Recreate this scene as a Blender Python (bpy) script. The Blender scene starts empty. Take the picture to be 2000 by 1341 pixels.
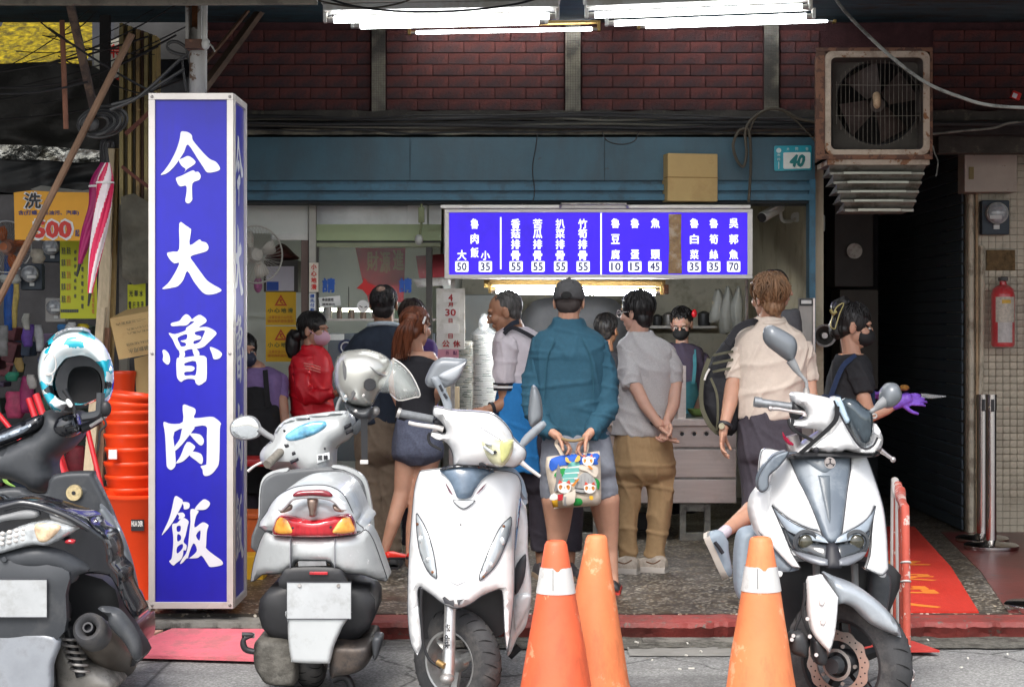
import bpy,bmesh,math,random
import numpy as np
from mathutils import Vector,Matrix,Quaternion,noise as mnoise
from mathutils.geometry import delaunay_2d_cdt
random.seed(7)
R=math.radians
PI=math.pi
S=bpy.context.scene
C=S.collection
# ---------------------------------------------------------------- camera, world, sun, exposure
FPX,HZ,CAMZ=3600.0,634.0,1.55
cam_d=bpy.data.cameras.new('camera');cam=bpy.data.objects.new('camera',cam_d);C.objects.link(cam)
cam.location=(0,0,CAMZ);cam.rotation_euler=(R(90),0,0)
cam_d.sensor_width=36;cam_d.lens=36*FPX/2000;cam_d.shift_y=-(670.5-HZ)/2000
cam_d.clip_start=0.1;cam_d.clip_end=500
cam_d.dof.use_dof=False
S.camera=cam
W=bpy.data.worlds.new('World');S.world=W;W.use_nodes=True
nt=W.node_tree;bg=nt.nodes['Background']
sky=nt.nodes.new('ShaderNodeTexSky');sky.sky_type='NISHITA';sky.sun_disc=False
SUN_EL,SUN_ROT=R(52),R(195)
sky.sun_elevation=SUN_EL;sky.sun_rotation=SUN_ROT
sky.air_density=1.0;sky.dust_density=3.0;sky.ozone_density=1.0
hs=nt.nodes.new('ShaderNodeHueSaturation');hs.inputs['Saturation'].default_value=0.45
nt.links.new(sky.outputs[0],hs.inputs['Color']);nt.links.new(hs.outputs[0],bg.inputs[0])
bg.inputs[1].default_value=0.15
sd=bpy.data.lights.new('sun','SUN');sun=bpy.data.objects.new('sun',sd);C.objects.link(sun)
sd.energy=1.2;sd.angle=R(22);sd.color=(1,0.96,0.9)
_d=Vector((math.sin(SUN_ROT)*math.cos(SUN_EL),math.cos(SUN_ROT)*math.cos(SUN_EL),math.sin(SUN_EL)))
sun.rotation_euler=_d.to_track_quat('Z','Y').to_euler();sun.location=_d*30
S.view_settings.view_transform='Standard';S.view_settings.look='None'
S.view_settings.exposure=1.05;S.view_settings.gamma=1;S.view_settings.use_curve_mapping=False
S.render.engine='CYCLES'
S.cycles.use_denoising=True
S.cycles.max_bounces=8;S.cycles.diffuse_bounces=4;S.cycles.glossy_bounces=3;S.cycles.transmission_bounces=6
S.cycles.transparent_max_bounces=12;S.cycles.sample_clamp_indirect=6
S.cycles.caustics_reflective=False;S.cycles.caustics_refractive=False
# ---------------------------------------------------------------- helpers
def sc_(d):return FPX/d
def P(px,py,d):return Vector(((px-1000)*d/FPX,d,CAMZ-(py-HZ)*d/FPX))
def X(px,d):return(px-1000)*d/FPX
def Z(py,d):return CAMZ-(py-HZ)*d/FPX
_mats={}
def mat(name,col,rough=0.5,metal=0.0,var=0.12,scale=6.0,bump=0.0,bscale=None,coat=0.0,spec=0.5,emit=0.0,alpha=1.0,
trans=0.0,ior=1.45,dirt=None,dscale=3.0,damt=0.5,dth=0.5,rvar=0.0,rand=0.0,sheen=0.0,stretch=(1,1,1),sub=0.0):
 if name in _mats:return _mats[name]
 m=bpy.data.materials.new(name);m.use_nodes=True
 t=m.node_tree;N=t.nodes;L=t.links;b=N['Principled BSDF']
 b.inputs['Roughness'].default_value=rough;b.inputs['Metallic'].default_value=metal
 b.inputs['Coat Weight'].default_value=coat;b.inputs['Specular IOR Level'].default_value=spec
 b.inputs['Alpha'].default_value=alpha;b.inputs['Transmission Weight'].default_value=trans;b.inputs['IOR'].default_value=ior
 b.inputs['Coat Roughness'].default_value=0.06
 if sheen:b.inputs['Sheen Weight'].default_value=sheen
 if sub:
  b.inputs['Subsurface Weight'].default_value=sub;b.inputs['Subsurface Radius'].default_value=(0.012,0.005,0.003)
  b.inputs['Subsurface Scale'].default_value=1.0
 tc=N.new('ShaderNodeTexCoord');mp=N.new('ShaderNodeMapping');mp.inputs['Scale'].default_value=stretch
 L.new(tc.outputs['Object'],mp.inputs[0])
 n=N.new('ShaderNodeTexNoise');n.inputs['Scale'].default_value=scale;n.inputs['Detail'].default_value=5;n.inputs['Roughness'].default_value=0.62
 L.new(mp.outputs[0],n.inputs['Vector'])
 r=N.new('ShaderNodeValToRGB');e=r.color_ramp.elements
 e[0].position=0.3;e[1].position=0.7
 c=tuple(col[:3])
 e[0].color=tuple(max(0,x*(1-var))for x in c)+(1,);e[1].color=tuple(min(1,x*(1+var))for x in c)+(1,)
 L.new(n.outputs[0],r.inputs[0]);out=r.outputs[0]
 if rand:
  oi=N.new('ShaderNodeObjectInfo');h=N.new('ShaderNodeHueSaturation')
  mr=N.new('ShaderNodeMapRange');mr.inputs[3].default_value=1-rand;mr.inputs[4].default_value=1+rand
  L.new(oi.outputs['Random'],mr.inputs[0]);L.new(mr.outputs[0],h.inputs['Value']);L.new(out,h.inputs['Color']);out=h.outputs[0]
 if dirt is not None:
  n2=N.new('ShaderNodeTexNoise');n2.inputs['Scale'].default_value=dscale;n2.inputs['Detail'].default_value=7;n2.inputs['Roughness'].default_value=0.7
  L.new(tc.outputs['Object'],n2.inputs['Vector'])
  r2=N.new('ShaderNodeValToRGB');r2.color_ramp.elements[0].position=dth;r2.color_ramp.elements[1].position=min(1,dth+0.12)
  r2.color_ramp.elements[1].color=(damt,)*3+(1,)
  L.new(n2.outputs[0],r2.inputs[0])
  mx=N.new('ShaderNodeMix');mx.data_type='RGBA';L.new(r2.outputs[0],mx.inputs[0]);L.new(out,mx.inputs[6]);mx.inputs[7].default_value=tuple(dirt)+(1,)
  out=mx.outputs[2]
 L.new(out,b.inputs['Base Color'])
 if rvar:
  mr=N.new('ShaderNodeMapRange');mr.inputs[3].default_value=max(0,rough-rvar);mr.inputs[4].default_value=min(1,rough+rvar)
  n3=N.new('ShaderNodeTexNoise');n3.inputs['Scale'].default_value=scale*2.3;n3.inputs['Detail'].default_value=4
  L.new(tc.outputs['Object'],n3.inputs['Vector']);L.new(n3.outputs[0],mr.inputs[0]);L.new(mr.outputs[0],b.inputs['Roughness'])
 if bump:
  bn=N.new('ShaderNodeTexNoise');bn.inputs['Scale'].default_value=bscale or scale*8;bn.inputs['Detail'].default_value=4
  L.new(mp.outputs[0],bn.inputs['Vector'])
  bp=N.new('ShaderNodeBump');bp.inputs['Strength'].default_value=bump;bp.inputs['Distance'].default_value=0.01
  L.new(bn.outputs[0],bp.inputs['Height']);L.new(bp.outputs[0],b.inputs['Normal'])
 if emit:
  L.new(out,b.inputs['Emission Color']);b.inputs['Emission Strength'].default_value=emit
 _mats[name]=m
 return m
def tag(o,label=None,cat=None,group=None,kind=None):
 if label:o['label']=label
 if cat:o['category']=cat
 if group:o['group']=group
 if kind:o['kind']=kind
 return o
_wl={}
def thing(name,label,cat,loc,group=None):
 o=bpy.data.objects.new(name,None);C.objects.link(o);o.location=loc;o.empty_display_size=0.1
 _wl[o]=Vector(loc)
 return tag(o,label,cat,group)
class MB:
 def __init__(s):s.v=[];s.f=[];s.bev=False
 def add(s,v,f):
  k=len(s.v);s.v+=[Vector(x)for x in v];s.f+=[[i+k for i in q]for q in f];return s
 def box(s,c,size,rot=None,bev=0.0,seg=2):
  bm=bmesh.new();bmesh.ops.create_cube(bm,size=1)
  for v in bm.verts:v.co=Vector((v.co.x*size[0],v.co.y*size[1],v.co.z*size[2]))
  if bev:s.bev=True
  if bev:bmesh.ops.bevel(bm,geom=bm.edges[:],offset=bev,segments=seg,profile=0.5,affect='EDGES')
  M=rot if rot is not None else Matrix.Identity(3)
  bm.verts.index_update()
  s.add([M@v.co+Vector(c)for v in bm.verts],[[v.index for v in f.verts]for f in bm.faces]);bm.free();return s
 def bb(s,x0,x1,y0,y1,z0,z1,bev=0.0):
  return s.box(((x0+x1)/2,(y0+y1)/2,(z0+z1)/2),(abs(x1-x0),abs(y1-y0),abs(z1-z0)),bev=bev)
 def cyl(s,a,b,r1,r2=None,n=14,caps=True):
  a=Vector(a);b=Vector(b);r2=r1 if r2 is None else r2
  q=(b-a).to_track_quat('Z','Y');v=[];f=[]
  for p,r in((a,r1),(b,r2)):
   for i in range(n):t=2*PI*i/n;v.append(p+q@Vector((r*math.cos(t),r*math.sin(t),0)))
  for i in range(n):j=(i+1)%n;f.append([i,j,n+j,n+i])
  if caps:f.append(list(range(n-1,-1,-1)));f.append(list(range(n,2*n)))
  return s.add(v,f)
 def tube(s,pts,r,n=8,sub=0,closed=False):
  pts=[Vector(p)for p in pts]
  if sub:pts=crv(pts,sub,closed)
  m=len(pts);v=[];f=[];rr=r if isinstance(r,(list,tuple))else[r]
  up=None
  for i,p in enumerate(pts):
   if closed:t=pts[(i+1)%m]-pts[i-1]
   else:t=pts[min(i+1,m-1)]-pts[max(i-1,0)]
   if t.length<1e-9:t=Vector((0,0,1))
   t.normalize()
   if up is None:up=t.orthogonal().normalized()
   else:
    up=up-t*up.dot(t)
    up=up.normalized()if up.length>1e-6 else t.orthogonal().normalized()
   w=t.cross(up);u=i/max(1,m-1)*(len(rr)-1);k=min(int(u),len(rr)-2)if len(rr)>1 else 0
   ra=rr[0]if len(rr)==1 else rr[k]+(rr[k+1]-rr[k])*(u-k)
   for j in range(n):a=2*PI*j/n;v.append(p+(up*math.cos(a)+w*math.sin(a))*ra)
  for i in range(m if closed else m-1):
   for j in range(n):
    a=i*n+j;b=i*n+(j+1)%n;k2=(i+1)%m
    f.append([a,b,k2*n+(j+1)%n,k2*n+j])
  if not closed:f.append(list(range(n-1,-1,-1)));f.append([(m-1)*n+j for j in range(n)])
  return s.add(v,f)
 def ell(s,c,r,rot=None,nu=16,nv=10):
  r=(r,r,r)if not hasattr(r,'__len__')else r
  M=rot if rot is not None else Matrix.Identity(3);v=[];f=[]
  c=Vector(c);v.append(c+M@Vector((0,0,r[2])))
  for i in range(1,nv):
   a=PI*i/nv
   for j in range(nu):
    b=2*PI*j/nu;v.append(c+M@Vector((r[0]*math.sin(a)*math.cos(b),r[1]*math.sin(a)*math.sin(b),r[2]*math.cos(a))))
  v.append(c+M@Vector((0,0,-r[2])))
  for j in range(nu):f.append([0,1+j,1+(j+1)%nu])
  for i in range(nv-2):
   for j in range(nu):a=1+i*nu;f.append([a+j,a+nu+j,a+nu+(j+1)%nu,a+(j+1)%nu])
  a=1+(nv-2)*nu
  for j in range(nu):f.append([a+j,a+nu,a+(j+1)%nu])
  return s.add(v,f)
 def cap(s,a,b,r1,r2=None):
  r2=r1 if r2 is None else r2
  s.ell(a,r1,nu=12,nv=8);s.ell(b,r2,nu=12,nv=8);return s.cyl(a,b,r1,r2,12)
 def lathe(s,prof,c=(0,0,0),n=32,rot=None,caps=True):
  M=rot if rot is not None else Matrix.Identity(3);c=Vector(c);v=[];f=[];m=len(prof)
  for r,z in prof:
   for j in range(n):a=2*PI*j/n;v.append(c+M@Vector((r*math.cos(a),r*math.sin(a),z)))
  for i in range(m-1):
   for j in range(n):k=(j+1)%n;f.append([i*n+j,i*n+k,(i+1)*n+k,(i+1)*n+j])
  if caps:f.append(list(range(n-1,-1,-1)));f.append([(m-1)*n+j for j in range(n)])
  return s.add(v,f)
 def loft(s,rings,caps=True,closed=True):
  n=len(rings[0]);v=[p for r in rings for p in r];f=[]
  for i in range(len(rings)-1):
   for j in range(n if closed else n-1):k=(j+1)%n;f.append([i*n+j,i*n+k,(i+1)*n+k,(i+1)*n+j])
  if caps:f.append(list(range(n-1,-1,-1)));f.append([(len(rings)-1)*n+j for j in range(n)])
  return s.add(v,f)
 def build(s,name,m,parent=None,smooth=40,fix=False):
  me=bpy.data.meshes.new(name);off=_wl.get(parent,Vector((0,0,0)))if parent is not None else Vector((0,0,0))
  me.from_pydata([tuple(v-off)for v in s.v],[],s.f)
  o=link(name,me,m,parent,smooth,off,fix)
  if s.bev and smooth:w=o.modifiers.new('wn','WEIGHTED_NORMAL');w.keep_sharp=True;w.weight=80
  return o
def link(name,me,m,parent=None,smooth=40,off=None,fix=True):
 me.validate()
 if fix:
  bm=bmesh.new();bm.from_mesh(me);bmesh.ops.recalc_face_normals(bm,faces=bm.faces);bm.to_mesh(me);bm.free()
 if smooth:
  me.shade_smooth()
  if smooth<180:me.set_sharp_from_angle(angle=R(smooth))
 if m:me.materials.append(m)
 o=bpy.data.objects.new(name,me);C.objects.link(o)
 if parent is not None:o.parent=parent;_wl[o]=off if off is not None else Vector((0,0,0))
 # children of children share the same origin offset; a child object sits at its parent's origin
 return o
def crv(pts,sub,closed=False):
 m=len(pts);out=[]
 for i in range(m if closed else m-1):
  g=(lambda k:pts[k%m])if closed else(lambda k:pts[max(0,min(m-1,k))])
  p0,p1,p2,p3=g(i-1),g(i),g(i+1),g(i+2)
  for k in range(sub):
   t=k/sub
   out.append(0.5*((2*p1)+(p2-p0)*t+(2*p0-5*p1+4*p2-p3)*t*t+(3*p1-p0-3*p2+p3)*t**3))
 if not closed:out.append(pts[-1].copy())
 return out
def smooth2(pts,sub=4):
 """closed 2D outline; a point given as (x, y, 1) stays a sharp corner"""
 n=len(pts);out=[]
 V=[Vector(p[:2])for p in pts];K=[len(p)>2 for p in pts]
 for i in range(n):
  p1,p2=V[i],V[(i+1)%n]
  p0=V[i-1]if not K[i]else p1-(p2-p1)*0.3
  p3=V[(i+2)%n]if not K[(i+1)%n]else p2+(p2-p1)*0.3
  for k in range(sub):
   t=k/sub
   out.append(0.5*((2*p1)+(p2-p0)*t+(2*p0-5*p1+4*p2-p3)*t*t+(3*p1-p0-3*p2+p3)*t**3))
 return out
def _inside(x,y,poly):
 x0,y0=poly[:,0],poly[:,1];x1,y1=np.roll(x0,-1),np.roll(y0,-1)
 c=((y0[None]>y[:,None])!=(y1[None]>y[:,None]))&(x[:,None]<(x1-x0)[None]*(y[:,None]-y0[None])/np.where(y1==y0,1e-12,y1-y0)[None]+x0[None])
 return c.sum(1)%2==1
def _dist(x,y,poly):
 a=poly;b=np.roll(poly,-1,0);ab=b-a
 ap=np.stack([x,y],1)[:,None]-a[None]
 t=np.clip((ap*ab[None]).sum(2)/np.maximum((ab*ab).sum(1),1e-12)[None],0,1)
 return np.sqrt(((ap-t[...,None]*ab[None])**2).sum(2)).min(1)
def panel(mb,pts,d,bulge=0.03,edge=None,thick=0.02,warp=None,sub=4,step=None,both=False,back=None):
 """a solid body panel: outline traced in the photo's pixels at distance d, real size and thickness, domed towards the road.
    warp(u, v) -> extra depth in metres (u, v pixel coordinates)"""
 o=[Vector(p[:2])for p in pts]if sub<=1 else smooth2(pts,sub)
 pl=np.array([(p.x,p.y)for p in o]);k=sc_(d)
 w=pl.max(0)-pl.min(0)
 step=step or max(min(w)/9,max(w)/34,3.0)
 if edge:step=max(2.6,min(step,edge*0.5))
 gx,gy=np.meshgrid(np.arange(pl[:,0].min(),pl[:,0].max(),step),np.arange(pl[:,1].min(),pl[:,1].max(),step*0.9))
 gx[::2]+=step/2;gx=gx.ravel();gy=gy.ravel()
 ok=_inside(gx,gy,pl);gx,gy=gx[ok],gy[ok]
 if len(gx):
  dd=_dist(gx,gy,pl);ok=dd>step*0.45;gx,gy=gx[ok],gy[ok]
 n=len(o);V=[Vector(p)for p in o]+[Vector((a,b))for a,b in zip(gx,gy)]
 r=delaunay_2d_cdt(V,[(i,(i+1)%n)for i in range(n)],[],1,1e-4)
 vv,ff=r[0],r[2]
 A=np.array([(p.x,p.y)for p in vv]);D=_dist(A[:,0],A[:,1],pl)
 edge=edge or max(D.max(),1)
 t=np.clip(D/edge,0,1);hgt=bulge*np.sqrt(np.clip(1-(1-t)**2,0,1))
 F=[];B=[]
 for(a,b),h in zip(A,hgt):
  e=warp(a,b)if warp else 0.0
  F.append(P(a,b,d)+Vector((0,e-h,0)));B.append(P(a,b,d)+Vector((0,(e+thick+(h if both else 0))if back is None else back,0)))
 m=len(F);faces=[]
 cnt={}
 for q in ff:
  if(vv[q[1]]-vv[q[0]]).cross(vv[q[2]]-vv[q[0]])<0:q=q[::-1]
  # image y grows downwards: (u, v) counter-clockwise faces the far side; flip for the near side
  faces.append([q[0],q[1],q[2]]);faces.append([m+q[2],m+q[1],m+q[0]])
  for i in range(3):
   a,b=q[i],q[(i+1)%3];cnt[(a,b)]=1
 for(a,b)in list(cnt):
  if(b,a)not in cnt:faces.append([b,a,m+a,m+b])
 mb.add(F+B,faces)
 return mb
def pan(name,pts,d,m,parent=None,smooth=50,seam=0,**k):
 if seam:
  w=k.get('warp');o=smooth2(pts,k.get('sub',4))if k.get('sub',4)>1 else[Vector(p[:2])for p in pts]
  MB().tube([P(p.x,p.y,d)+Vector((0,(w(p.x,p.y)if w else 0)-0.001,0))for p in o],seam,5,closed=True).build('panel_gap',mat('gap_grey',(0.05,0.052,0.06),0.7),parent)
 return panel(MB(),pts,d,**k).build(name,m,parent,smooth)
 # text fitted into a box: centre (px, py), width and height in pixels, at distance d
_gl={}
def fill_loops(loops):
 cu=bpy.data.curves.new('t','CURVE');cu.dimensions='2D';cu.fill_mode='BOTH'
 for lp in loops:
  q=cu.splines.new('POLY');q.points.add(len(lp)-1);q.use_cyclic_u=True
  for i,p in enumerate(lp):q.points[i].co=(p[0],p[1],0,1)
 o=bpy.data.objects.new('t',cu);C.objects.link(o)
 dg=bpy.context.evaluated_depsgraph_get();me=bpy.data.meshes.new_from_object(o.evaluated_get(dg))
 r=([v.co.copy()for v in me.vertices],[list(p.vertices)for p in me.polygons])
 bpy.data.objects.remove(o);bpy.data.curves.remove(cu);bpy.data.meshes.remove(me);return r
def glyph_mesh(s,shear=0.0):
 if(s,shear)in _gl:return _gl[(s,shear)]
 cu=bpy.data.curves.new('t','FONT');cu.body=s;cu.size=1;cu.resolution_u=2;cu.shear=shear
 o=bpy.data.objects.new('t',cu);C.objects.link(o)
 dg=bpy.context.evaluated_depsgraph_get();me=bpy.data.meshes.new_from_object(o.evaluated_get(dg))
 r=([v.co.copy()for v in me.vertices],[list(p.vertices)for p in me.polygons])
 bpy.data.objects.remove(o);bpy.data.curves.remove(cu);bpy.data.meshes.remove(me)
 _gl[(s,shear)]=r
 return r
def text(mb,s,cx,cy,w,h,d,bold=0.02,shear=0.0,frame=None,depth=0.002):
 vs,fs=glyph_mesh(s,shear)
 if not vs:return mb
 x0=min(v.x for v in vs);x1=max(v.x for v in vs);y0=min(v.y for v in vs);y1=max(v.y for v in vs)
 sh=[(0,0)]if not bold else[(bold*math.cos(a),bold*math.sin(a))for a in(0.3,1.9,3.4,5.0)]+[(0,0)]
 for i,(a,b)in enumerate(sh):
  out=[];dd=depth+i*0.0002
  for v in vs:
   u=((v.x+a-x0)/max(x1-x0,1e-6)-0.5)*w;q=(0.5-(v.y+b-y0)/max(y1-y0,1e-6))*h
   if frame:out.append(frame(u,q,dd))
   else:out.append(P(cx+u,cy+q,d)+Vector((0,-dd,0)))
  mb.add(out,fs)
 return mb
def bx(mb,u0,u1,v0,v1,d0,d1,bev=0.0):
 """box whose near face spans pixels u0..u1, v0..v1 at distance d0 and which reaches back to d1"""
 return mb.bb(X(u0,d0),X(u1,d0),d0,d1,Z(v1,d0),Z(v0,d0),bev)
def B(name,u0,u1,v0,v1,d0,d1,m,parent=None,bev=0.0):
 return bx(MB(),u0,u1,v0,v1,d0,d1,bev).build(name,m,parent)
def wr(p,sc=1.0,seed=0.0):return mnoise.noise(Vector((p.x*sc+seed,p.y*sc+seed*1.7,p.z*sc-seed)))
_grp=bpy.data.collections.new('tmp')
def remesh(mb,vox=0.009,sm=3,disp=None):
 """one continuous skin over overlapping volumes"""
 me=bpy.data.meshes.new('t');me.from_pydata([tuple(v)for v in mb.v],[],mb.f);me.validate()
 o=bpy.data.objects.new('t',me);C.objects.link(o)
 m=o.modifiers.new('r','REMESH');m.mode='VOXEL';m.voxel_size=vox
 if sm:q=o.modifiers.new('s','SMOOTH');q.factor=0.5;q.iterations=sm
 dg=bpy.context.evaluated_depsgraph_get();out=bpy.data.meshes.new_from_object(o.evaluated_get(dg))
 bpy.data.objects.remove(o);bpy.data.meshes.remove(me)
 if disp:
  nn=[v.normal.copy()for v in out.vertices]
  for v,n in zip(out.vertices,nn):v.co+=n*disp(v.co,n)
 return out
def mesh_to_mb(me,mb=None):
 mb=mb or MB();mb.add([v.co for v in me.vertices],[list(p.vertices)for p in me.polygons]);bpy.data.meshes.remove(me);return mb
def copy_tree(o,parent=None):
 c=o.copy();C.objects.link(c)
 if parent is not None:c.parent=parent
 _wl[c]=_wl.get(o,Vector((0,0,0)))
 for ch in list(o.children):copy_tree(ch,c)
 return c
 # ================================================================ materials of the setting
def nodes_mat(name):
 m=bpy.data.materials.new(name);m.use_nodes=True;_mats[name]=m
 t=m.node_tree;tc=t.nodes.new('ShaderNodeTexCoord');return m,t.nodes,t.links,t.nodes['Principled BSDF'],tc
def ramp(N,L,src,stops):
 r=N.new('ShaderNodeValToRGB');e=r.color_ramp.elements
 while len(e)<len(stops):e.new(0.5)
 for i,(p,c)in enumerate(stops):e[i].position=p;e[i].color=tuple(c)+(1,)if len(c)==3 else c
 L.new(src,r.inputs[0]);return r.outputs[0]
def noise_(N,L,vec,scale,detail=5,rough=0.6,stretch=None):
 if stretch:
  mp=N.new('ShaderNodeMapping');mp.inputs['Scale'].default_value=stretch;L.new(vec,mp.inputs[0]);vec=mp.outputs[0]
 n=N.new('ShaderNodeTexNoise');n.inputs['Scale'].default_value=scale;n.inputs['Detail'].default_value=detail;n.inputs['Roughness'].default_value=rough
 L.new(vec,n.inputs['Vector']);return n.outputs[0]
def mix_(N,L,fac,a,b,mode='MIX'):
 m=N.new('ShaderNodeMix');m.data_type='RGBA';m.blend_type=mode
 if isinstance(fac,float):m.inputs[0].default_value=fac
 else:L.new(fac,m.inputs[0])
 for s,v in((6,a),(7,b)):
  if isinstance(v,tuple):m.inputs[s].default_value=v+(1,)
  else:L.new(v,m.inputs[s])
 return m.outputs[2]
def bump_(N,L,b,src,st,dist=0.01):
 p=N.new('ShaderNodeBump');p.inputs['Strength'].default_value=st;p.inputs['Distance'].default_value=dist
 L.new(src,p.inputs['Height']);L.new(p.outputs[0],b.inputs['Normal'])
def asphalt():
 m,N,L,b,tc=nodes_mat('asphalt');v=tc.outputs['Object']
 base=ramp(N,L,noise_(N,L,v,1.6,6),[(0.3,(0.21,0.21,0.21)),(0.7,(0.33,0.33,0.32))])
 vo=N.new('ShaderNodeTexVoronoi');vo.inputs['Scale'].default_value=110;L.new(v,vo.inputs['Vector'])
 st=ramp(N,L,vo.outputs['Color'],[(0.35,(0.5,0.5,0.5)),(0.8,(1.5,1.5,1.5))])
 c=mix_(N,L,0.55,base,st,'MULTIPLY')
 sp=ramp(N,L,noise_(N,L,v,26,3,0.8),[(0.68,(0,0,0)),(0.74,(0.7,0.7,0.7))])
 c=mix_(N,L,sp,c,(0.5,0.49,0.46))
 dk=ramp(N,L,noise_(N,L,v,0.7,8,0.7,(1,2.5,1)),[(0.5,(0,0,0)),(0.68,(0.75,0.75,0.75))])
 c=mix_(N,L,dk,c,(0.07,0.068,0.065))
 ve=N.new('ShaderNodeTexVoronoi');ve.feature='DISTANCE_TO_EDGE';ve.inputs['Scale'].default_value=1.1
 L.new(mix_(N,L,0.13,v,noise_(N,L,v,5,5)),ve.inputs['Vector'])
 cr=ramp(N,L,ve.outputs['Distance'],[(0.0,(0.85,0.85,0.85)),(0.012,(0,0,0))]);c=mix_(N,L,cr,c,(0.03,0.03,0.03))
 L.new(c,b.inputs['Base Color']);b.inputs['Roughness'].default_value=0.85
 bump_(N,L,b,noise_(N,L,v,70,4,0.7),0.6,0.01);return m
def terrazzo():
 m,N,L,b,tc=nodes_mat('terrazzo');v=tc.outputs['Object']
 vo=N.new('ShaderNodeTexVoronoi');vo.inputs['Scale'].default_value=46;vo.inputs['Randomness'].default_value=1
 mp=N.new('ShaderNodeMapping');mp.inputs['Rotation'].default_value=(0,0,0.6);mp.inputs['Scale'].default_value=(1,1.7,1);L.new(v,mp.inputs[0]);L.new(mp.outputs[0],vo.inputs['Vector'])
 se=N.new('ShaderNodeSeparateColor');L.new(vo.outputs['Color'],se.inputs[0])
 f=ramp(N,L,se.outputs[0],[(0.45,(0,0,0)),(0.5,(1,1,1))])
 ed=ramp(N,L,vo.outputs['Distance'],[(0.38,(1,1,1)),(0.46,(0,0,0))])
 fac=mix_(N,L,1.0,f,ed,'MULTIPLY')
 chip=ramp(N,L,se.outputs[1],[(0.1,(0.2,0.15,0.09)),(0.5,(0.45,0.4,0.32)),(0.9,(0.72,0.68,0.6))])
 base=ramp(N,L,noise_(N,L,v,5,5),[(0.3,(0.035,0.028,0.022)),(0.7,(0.08,0.068,0.055))])
 c=mix_(N,L,fac,base,chip)
 gr=ramp(N,L,noise_(N,L,v,1.3,6,0.65),[(0.38,(0.5,0.47,0.43)),(0.6,(1,1,1))])
 c=mix_(N,L,0.85,c,gr,'MULTIPLY')
 L.new(c,b.inputs['Base Color']);L.new(ramp(N,L,noise_(N,L,v,3,4),[(0.3,(0.28,)*3),(0.7,(0.6,)*3)]),b.inputs['Roughness']);return m
def painted(name,col,chipcol,th=0.58,scale=8,rough=0.55,grime=(0.05,0.045,0.04),gth=0.5,gamt=0.7,gstretch=(1,1,0.3),bump=0.3,metal=0.0,gscale=2.5):
 """old paint: chips down to a second colour, and grime in streaks"""
 m,N,L,b,tc=nodes_mat(name);v=tc.outputs['Object']
 base=ramp(N,L,noise_(N,L,v,3,5),[(0.3,tuple(x*0.85 for x in col)),(0.7,tuple(min(1,x*1.15)for x in col))])
 ch=ramp(N,L,noise_(N,L,v,scale,6,0.68),[(th,(0,0,0)),(th+0.03,(1,1,1))])
 c=mix_(N,L,ch,base,chipcol)
 gm=ramp(N,L,noise_(N,L,v,gscale,7,0.7,gstretch),[(gth,(0,0,0)),(gth+0.25,(gamt,)*3)])
 c=mix_(N,L,gm,c,grime)
 L.new(c,b.inputs['Base Color']);b.inputs['Roughness'].default_value=rough;b.inputs['Metallic'].default_value=metal
 bump_(N,L,b,noise_(N,L,v,scale*3,5),bump);return m
asph=asphalt();terr=terrazzo()
red_kerb=painted('red_kerb_paint',(0.25,0.042,0.036),(0.14,0.1,0.085),0.6,14,0.6,(0.06,0.035,0.03),0.42,0.8,(1,1,1),0.5)
concrete=mat('old_concrete',(0.2,0.19,0.17),0.9,var=0.25,scale=9,bump=0.6,dirt=(0.05,0.045,0.04),dscale=5,damt=0.8)
teal_paint=painted('teal_beam_paint',(0.02,0.08,0.12),(0.02,0.05,0.07),0.66,9,0.42,(0.02,0.035,0.045),0.45,0.7,(1,1,0.35),0.15)
teal_trim=mat('teal_trim',(0.03,0.12,0.19),0.4,var=0.15,scale=5,dirt=(0.015,0.04,0.06),dscale=6,damt=0.6)
brick_m=mat('old_red_brick',(0.14,0.036,0.03),0.85,var=0.35,scale=9,bump=0.6,rand=0.22,dirt=(0.03,0.024,0.028),dscale=1.4,damt=0.88,dth=0.44)
mortar_m=mat('sooty_mortar',(0.06,0.022,0.024),0.95,var=0.3,scale=12,bump=0.5)
mosaic_m=mat('mosaic_tile',(0.17,0.155,0.115),0.45,var=0.35,scale=40,dirt=(0.03,0.028,0.024),dscale=5,damt=0.9,dth=0.46)
soot=mat('sooty_concrete',(0.05,0.045,0.04),0.9,var=0.4,scale=6,bump=0.6,bscale=30,dirt=(0.16,0.145,0.11),dscale=9,damt=0.75,dth=0.56)
cable_m=mat('black_cable',(0.018,0.018,0.02),0.6,var=0.3,scale=10)
cable_g=mat('grey_cable',(0.2,0.2,0.18),0.6,var=0.2,scale=10,dirt=(0.04,0.04,0.035),dscale=8,damt=0.8)
corr_m=mat('blue_corrugated_sheet',(0.028,0.055,0.07),0.5,metal=0.2,var=0.4,scale=3,dirt=(0.03,0.022,0.016),dscale=2.5,damt=0.8,stretch=(1,4,4))
white_wall=mat('white_plaster',(0.6,0.62,0.58),0.7,var=0.07,scale=3,dirt=(0.35,0.35,0.3),dscale=2,damt=0.5)
beige_wall=mat('beige_plaster',(0.5,0.47,0.38),0.75,var=0.1,scale=3,bump=0.1,dirt=(0.16,0.14,0.09),dscale=2.5,damt=0.6)
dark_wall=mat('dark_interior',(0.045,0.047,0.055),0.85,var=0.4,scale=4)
steel=mat('brushed_steel',(0.56,0.5,0.48),0.34,metal=0.9,var=0.08,scale=3,stretch=(1,1,18),rvar=0.1,dirt=(0.3,0.25,0.23),dscale=3,damt=0.3)
steel_dull=mat('dull_steel',(0.42,0.4,0.38),0.5,metal=0.7,var=0.15,scale=8,dirt=(0.15,0.12,0.1),dscale=7,damt=0.6)
alu=mat('white_aluminium',(0.66,0.63,0.6),0.4,metal=0.25,var=0.08,scale=6,dirt=(0.35,0.3,0.25),dscale=9,damt=0.45,dth=0.58)
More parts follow.
